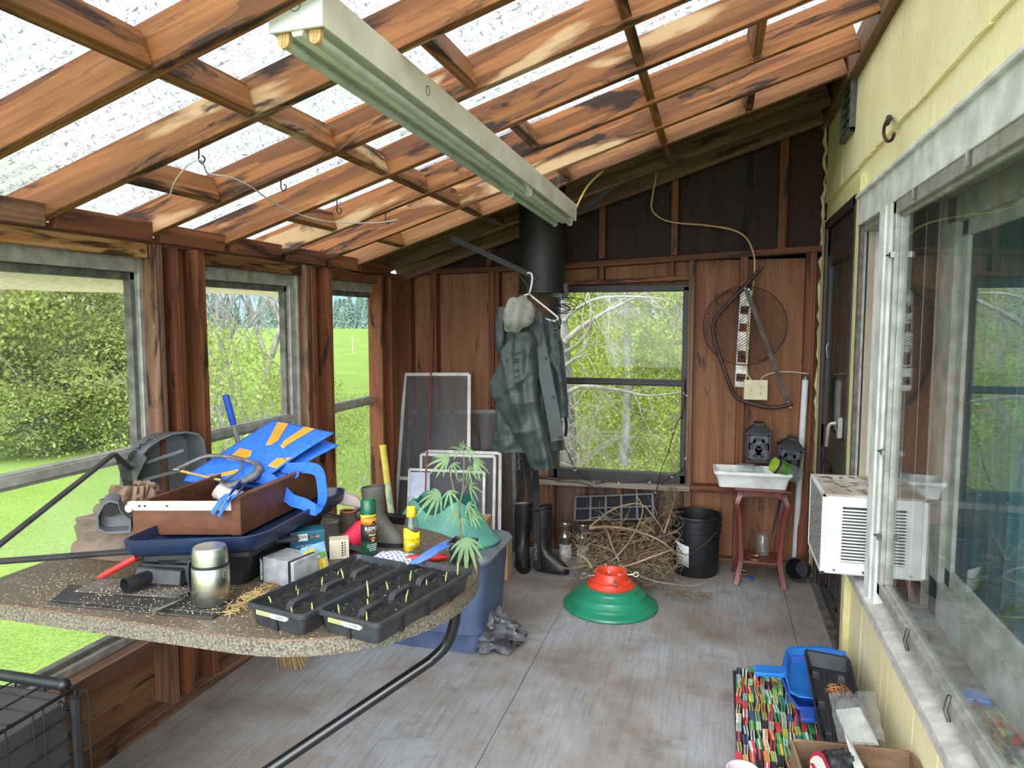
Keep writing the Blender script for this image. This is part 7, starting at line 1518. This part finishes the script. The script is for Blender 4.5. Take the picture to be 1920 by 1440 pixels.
def leaf(q, p, s, r):
    d = V((r.gauss(0, 1), r.gauss(0, 1), r.gauss(0, .6))).normalized(); e = d.orthogonal().normalized(); e.rotate(MX.Rotation(r.uniform(0, 6.28), 3, d)); g = d.cross(e)
    q.add([p, p + e * s * .55 + g * s * .35, p + e * s * 1.15, p + e * s * .55 - g * s * .35], [(0, 1, 2, 3)])
def branch(q, p, d, L, r, depth, rr, out=None, up=.12, kids=4, spread=.8, nseg=6):
    pts, rad = [p.copy()], [r]; d = d.normalized()
    for k in range(nseg):
        d = (d + V((rr.gauss(0, .16), rr.gauss(0, .16), rr.gauss(0, .10) + up * .3))).normalized(); p = p + d * L / nseg
        pts.append(p.copy()); rad.append(max(.002, r * (1 - .8 * (k + 1) / nseg)))
    q.tube(pts, rad, 5 if r < .02 else 8, caps=False)
    if out is not None and depth <= 1: out += pts[2:]
    if depth > 0:
        for k in range(kids):
            t = rr.uniform(.25, .97); i = min(nseg - 1, int(t * nseg)); b = pts[i]
            ax = d.orthogonal().normalized(); ax.rotate(MX.Rotation(rr.uniform(0, 6.28), 3, d))
            branch(q, b, (d * (1 - spread * .6) + ax * spread), L * rr.uniform(.4, .65), max(.002, rad[i] * .55), depth - 1, rr, out, up, kids, spread, nseg)
def make_tree(name, lab, cat, base, H, R, nl, ls, lm, seed, trunk=.06, group=None, low=.12, droop=0, clumps=46):
    rr = random.Random(seed); root = thing(name, lab, cat, base, group=group)
    q = MB(); ends = []
    branch(q, V((0, 0, -.1)), V((0, 0, 1)), H * .9, trunk, 2, rr, ends, .25, 7, .7)
    q.build('trunk', m_bark, root, local=True)
    q = MB(); cs = []
    for k in range(clumps):
        z = low + (1 - low) * rr.random() ** .8; w = R * (math.sin(PI * min(1, .22 + .78 * z)) ** .7) 
        a = rr.uniform(0, 6.28); w *= rr.uniform(.35, 1) ** .5
        cs.append((V((w * math.cos(a), w * math.sin(a), z * H)), R * rr.uniform(.16, .38)))
    for k in range(nl):
        c, s = cs[rr.randrange(len(cs))]
        v = V((rr.gauss(0, .55), rr.gauss(0, .55), rr.gauss(0, .42)))
        leaf(q, c + v * s, ls * rr.uniform(.6, 1.2), rr)
    q.build('foliage', lm, root, local=True, smooth=0)
    return root
def gpt(px, py, Y): 
    p = ony(px, py, Y); p.z = ground_z(p.x, p.y) - .05; return p
def put(src, px, Y, s, rz_, lab, sx=1):
    p = gpt(px, 700, Y); o = copy_tree(src); o.location = p; o.scale = (s * sx, s * sx, s); o.rotation_euler = (0, 0, rz_); o['label'] = lab; return o
G1 = 'leafy trees behind the big left window'
b1 = make_tree('leafy_tree', 'broad leafy young tree filling the middle of the big left window', 'tree', gpt(70, 700, 11.5), 5.4, 2.1, 15000, .1, m_leaf, 1, .05, G1, .08)
b2 = make_tree('leafy_tree', 'leafy tree at the left edge of the big left window', 'tree', gpt(-60, 700, 10.2), 5.2, 2.0, 14000, .1, m_leafb, 2, .05, G1, .1)
put(b1, 128, 12.6, .9, 2.1, 'leafy tree against the right side of the big left window')
put(b2, 20, 14.5, 1.25, 4.0, 'taller leafy tree behind the others in the big left window')
put(b2, -60, 16, 1.2, 1.0, 'leafy tree far back at the left end of the big left window')
put(b2, 105, 17.5, 1.2, 2.2, 'leafy tree deepest in the grove beyond the big left window')
for px, Y, s, a, lab in ((20, 10.6, .42, .5, 'low leafy bush at the lawn edge, at the left of the big left window'), (95, 11.0, .40, 2.0, 'low leafy bush at the lawn edge, second from the left in the big left window'), (160, 11.6, .46, 3.4, 'low leafy bush at the lawn edge, third from the left in the big left window'), (222, 12.4, .5, 5.0, 'low leafy bush at the lawn edge, against the right frame of the big left window')): put(b1, px, Y, s, a, lab, 1.5)
# small shrubs in the middle and narrow windows
G2 = 'light green shrubs beyond the middle and narrow windows'
s1 = make_tree('shrub', 'sparse light green shrub low in the middle window behind the blue broom handle', 'shrub', gpt(440, 700, 8.5), 2.3, 1.25, 1900, .065, m_leafb, 5, .025, G2, .05, clumps=60)
put(s1, 515, 9.5, .75, 1.1, 'sparse shrub at the right edge of the middle window')
put(s1, 395, 10.5, 1.1, 2.6, 'tall sparse shrub at the left edge of the middle window')
put(s1, 655, 9.0, .62, 3.3, 'low shrub in the lower pane of the narrow window, left')
put(s1, 705, 10.5, .62, 4.6, 'low shrub in the lower pane of the narrow window, right')
put(s1, 570, 12.5, .8, 5.1, 'shrub hidden half behind the double post between two windows')
# bare grey trunks
def bare(px, Y, H, r, seed, lab, kids=6, lean=(0, 0, 1), group='bare grey trees'):
    b = gpt(px, 700, Y); rr = random.Random(seed); q = MB(); branch(q, V((0, 0, -.2)), V(lean), H, r, 2, rr, None, .2, kids, .6, 8)
    root = thing('bare_tree', lab, 'tree', b, group=group); q.build('trunk', m_bark, root, local=True); return root
t1 = bare(478, 13, 7.5, .085, 31, 'thickest bare grey trunk in the middle window')
for px, Y, s, a, lab in ((395, 15, .9, 1.0, 'bare thin trunk at the left side of the middle window'), (505, 16, 1.0, 2.2, 'bare trunk right of the thickest one in the middle window'), (440, 18, 1.0, 3.9, 'bare trunk left of the thickest one in the middle window'), (530, 18, 1.0, 5.3, 'bare trunk against the right frame of the middle window'),
                         (72, 10.6, .34, 4.4, 'thin pale bare trunk among leaves in the big left window'), (622, 9.5, .8, 2.9, 'bare birch trunk at the left edge of the narrow window')): put(t1, px, Y, s, a, lab)
for i, (px, Y, s, a) in enumerate(((380, 12, .5, .3), (412, 14, .6, 1.7), (425, 11.5, .45, 2.9), (458, 15, .65, 4.4), (492, 12.5, .5, 5.6), (520, 14, .6, .9))): put(t1, px, Y, s, a, 'slender bare sapling in the middle window, number %d from the left' % (i + 1))
# spruces along the top of the field
def spruce(base, H, R, seed, m, lab, group):
    rr = random.Random(seed); root = thing('spruce_tree', lab, 'tree', base, group=group); q = MB()
    q.tube([V((0, 0, 0)), V((0, 0, H))], [.1 * H / 6, .01], 6); q.build('trunk', m_bark, root, local=True); q = MB()
    for k in range(1500):
        z = rr.random() ** 1.1; w = R * (1 - z) * rr.uniform(.3, 1); a = rr.uniform(0, 6.28)
        leaf(q, V((w * math.cos(a), w * math.sin(a), .04 * H + z * H * .96 - w * .25)), H * .07, rr)
    q.build('foliage', m, root, local=True, smooth=0); return root
GS = 'spruces along the top of the field'
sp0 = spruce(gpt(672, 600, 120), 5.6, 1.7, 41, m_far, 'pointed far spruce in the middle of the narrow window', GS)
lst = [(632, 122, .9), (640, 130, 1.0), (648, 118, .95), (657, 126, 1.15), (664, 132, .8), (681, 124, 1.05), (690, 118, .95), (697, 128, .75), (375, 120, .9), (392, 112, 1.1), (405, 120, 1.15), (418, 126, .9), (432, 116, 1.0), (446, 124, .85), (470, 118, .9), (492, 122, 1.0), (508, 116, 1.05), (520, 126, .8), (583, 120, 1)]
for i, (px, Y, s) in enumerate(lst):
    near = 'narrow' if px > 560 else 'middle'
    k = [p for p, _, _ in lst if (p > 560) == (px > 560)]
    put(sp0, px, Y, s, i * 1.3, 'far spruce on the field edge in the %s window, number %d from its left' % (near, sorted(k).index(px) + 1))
hp = gpt(662, 690, 46); q = MB(); q.tube([hp, hp + V((0, 0, 1.25))], .035, 8)
tag(q.build('fence_post', m_white), 'lone white fence post in the field beyond the narrow window', 'fence post')
# cedars behind the back window
def cedar(base, H, R, seed, lab):
    rr = random.Random(seed); root = thing('cedar_tree', lab, 'tree', base, group='cedars behind the end window'); q = MB()
    q.tube([V((0, 0, -.3)), V((.1, 0, H * .5)), V((0, 0, H))], [.1, .06, .01], 8); q.build('trunk', m_bark, root, local=True); q = MB()
    for k in range(240):
        z = rr.random() ** .9; w = R * (1 - z * .9) * rr.uniform(.45, 1.05); a = rr.uniform(0, 6.28); c = V((w * math.cos(a), w * math.sin(a), H * (.03 + .95 * z)))
        o = V((math.cos(a), math.sin(a), -.35))
        for j in range(105):
            t = rr.random(); p = c + o * (t * .42 - .2) + V((rr.gauss(0, .12), rr.gauss(0, .12), rr.gauss(0, .07)))
            leaf(q, p, rr.uniform(.028, .055), rr)
    q.build('foliage', m_cedar, root, local=True, smooth=0); return root
c1 = cedar(gpt(1165, 700, 10.5), 5.0, 1.7, 51, 'bright cedar straight behind the end window')
put(c1, 1270, 11.5, 1.02, 1.7, 'bright cedar at the right side of the end window')
put(c1, 1215, 14.5, 1.25, 3.1, 'taller cedar behind between the two nearest cedars')
put(c1, 1090, 13.0, .95, 4.2, 'cedar behind the pale birch trunk at the left of the end window')
put(c1, 1330, 15, 1.2, 5.2, 'cedar to the right, seen mostly in the reflection')
put(c1, 1000, 15, 1.1, .6, 'cedar to the left behind the hanging coat')
put(c1, 1460, 12, 1.0, 2.4, 'cedar beyond the wall, seen only in the storm window reflection')
# pale birch with dead branches
bb = gpt(1052, 700, 7.4); rr = random.Random(77); bt = thing('birch_tree', 'big pale birch with bare crooked branches close outside the end window', 'tree', bb); q = MB()
bp = [bb + V((.05 * math.sin(z * 1.3), .03 * math.cos(z), z)) for z in [-.3, .4, 1.0, 1.6, 2.2, 2.8, 3.4, 4.2, 5.2]]
q.tube(smoothpts(bp, 3), [.15 - .0035 * k for k in range(25)], 14); q.build('trunk', m_bark, bt)
q = MB()
def limb(P, r0): 
    pts = smoothpts([ony(*p) for p in P], 5); n = len(pts); q.tube(pts, [r0 * .72 * (1 - .75 * k / (n - 1)) for k in range(n)], 8); return pts
Lm = [limb([(1060, 640, 7.3), (1095, 610, 7.2), (1150, 578, 7.1), (1220, 545, 7.0)], .05), limb([(1055, 690, 7.3), (1080, 672, 7.1), (1105, 665, 7.0)], .035), limb([(1050, 745, 7.3), (1090, 725, 7.0), (1150, 730, 6.8), (1215, 742, 6.7), (1280, 735, 6.6)], .035), limb([(1060, 660, 7.3), (1090, 640, 6.9), (1108, 605, 6.8), (1105, 560, 6.8), (1098, 535, 6.8)], .028),
      limb([(1058, 600, 7.3), (1080, 580, 7.2), (1120, 560, 7.1), (1180, 556, 7), (1240, 560, 6.9)], .03)]
def dead(P, d, L, r, dep):
    branch(q, P, d, L, r, dep, rr, None, -.25, 4, .7, 7)
for Lp in Lm:
    for k in range(5):
        i = rr.randrange(4, len(Lp)); dead(Lp[i], V((rr.uniform(.1, 1), rr.uniform(-.4, .2), rr.uniform(-1, .5))), rr.uniform(.35, .8), .006, 1)
for k in range(34):
    p = ony(rr.uniform(1030, 1110), rr.uniform(800, 920), rr.uniform(6.6, 7.4)); dead(p, V((rr.uniform(-.3, .9), rr.uniform(-.3, .3), rr.uniform(-.2, 1))), rr.uniform(.4, .9), .006, 1)
q.build('branches', m_twig, bt)
for px, Y, r_, lab in ((1372, 8.0, .12, 'pale straight birch seen only in the storm window reflection, slimmer one'), (1425, 7.2, .16, 'pale straight birch seen only in the storm window reflection, stouter one')):
    b = gpt(px, 700, Y); o = thing('bare_tree', lab, 'tree', b, group='bare grey trees'); q = MB(); q.tube(smoothpts([V((.04 * math.sin(z), .02, z)) for z in (-.3, 1, 2.2, 3.6, 5.2)]), [r_ * (1 - .022 * k) for k in range(17)], 12); q.build('trunk', m_bark, o, local=True)
# ------------------------------------------------------------------ light, sky, camera
W = bpy.data.worlds.new('overcast sky'); bpy.context.scene.world = W; W.use_nodes = True
t = W.node_tree; t.nodes.clear()
out = t.nodes.new('ShaderNodeOutputWorld'); bg = t.nodes.new('ShaderNodeBackground'); tc = t.nodes.new('ShaderNodeTexCoord')
mp = t.nodes.new('ShaderNodeMapping'); mp.inputs['Scale'].default_value = (1, 1, 2.6)
nz = t.nodes.new('ShaderNodeTexNoise'); nz.inputs['Scale'].default_value = 2.2; nz.inputs['Detail'].default_value = 6; nz.inputs['Roughness'].default_value = .55
rp = t.nodes.new('ShaderNodeValToRGB'); rp.color_ramp.elements[0].position = .36; rp.color_ramp.elements[0].color = (.62, .74, .92, 1); rp.color_ramp.elements[1].position = .6; rp.color_ramp.elements[1].color = (1, 1, 1, 1)
t.links.new(tc.outputs['Generated'], mp.inputs['Vector']); t.links.new(mp.outputs[0], nz.inputs['Vector']); t.links.new(nz.outputs['Fac'], rp.inputs['Fac']); t.links.new(rp.outputs[0], bg.inputs['Color']); t.links.new(bg.outputs[0], out.inputs['Surface'])
# the sky is brighter behind the camera, a lobe added to light the porch interior
nm = t.nodes.new('ShaderNodeVectorMath'); nm.operation = 'DOT_PRODUCT'; nm.inputs[1].default_value = V((.05, -.88, .47)).normalized()
mr = t.nodes.new('ShaderNodeMapRange'); mr.interpolation_type = 'SMOOTHSTEP'; mr.inputs['From Min'].default_value = .4; mr.inputs['From Max'].default_value = 1; mr.inputs['To Min'].default_value = .8; mr.inputs['To Max'].default_value = 6.5
t.links.new(tc.outputs['Generated'], nm.inputs[0]); t.links.new(nm.outputs['Value'], mr.inputs['Value']); t.links.new(mr.outputs[0], bg.inputs['Strength'])
sun = bpy.data.lights.new('soft sun', 'SUN'); sun.energy = 1.0; sun.angle = math.radians(40); sun.color = (1, .97, .92)
so = bpy.data.objects.new('soft_sun', sun); C.objects.link(so); so.rotation_euler = Euler((math.radians(58), 0, math.radians(4)))
cam = bpy.data.cameras.new('camera'); co = bpy.data.objects.new('camera', cam); C.objects.link(co)
cam.sensor_fit = 'HORIZONTAL'; cam.sensor_width = 36; cam.lens = 36 * FPX / 1920; cam.clip_start = .05; cam.clip_end = 2000
M = MX((c_r, c_u, -c_f)).transposed().to_4x4(); M.translation = EYE; co.matrix_world = M
sc = bpy.context.scene; sc.camera = co
vs = sc.view_settings; vs.view_transform = 'Standard'; vs.look = 'None'; vs.exposure = .62; vs.gamma = 1; vs.use_curve_mapping = False
cy = sc.cycles; cy.max_bounces = 10; cy.diffuse_bounces = 5; cy.glossy_bounces = 4; cy.transmission_bounces = 6; cy.transparent_max_bounces = 14; cy.use_denoising = True; cy.caustics_reflective = False; cy.caustics_refractive = False; cy.sample_clamp_indirect = 6
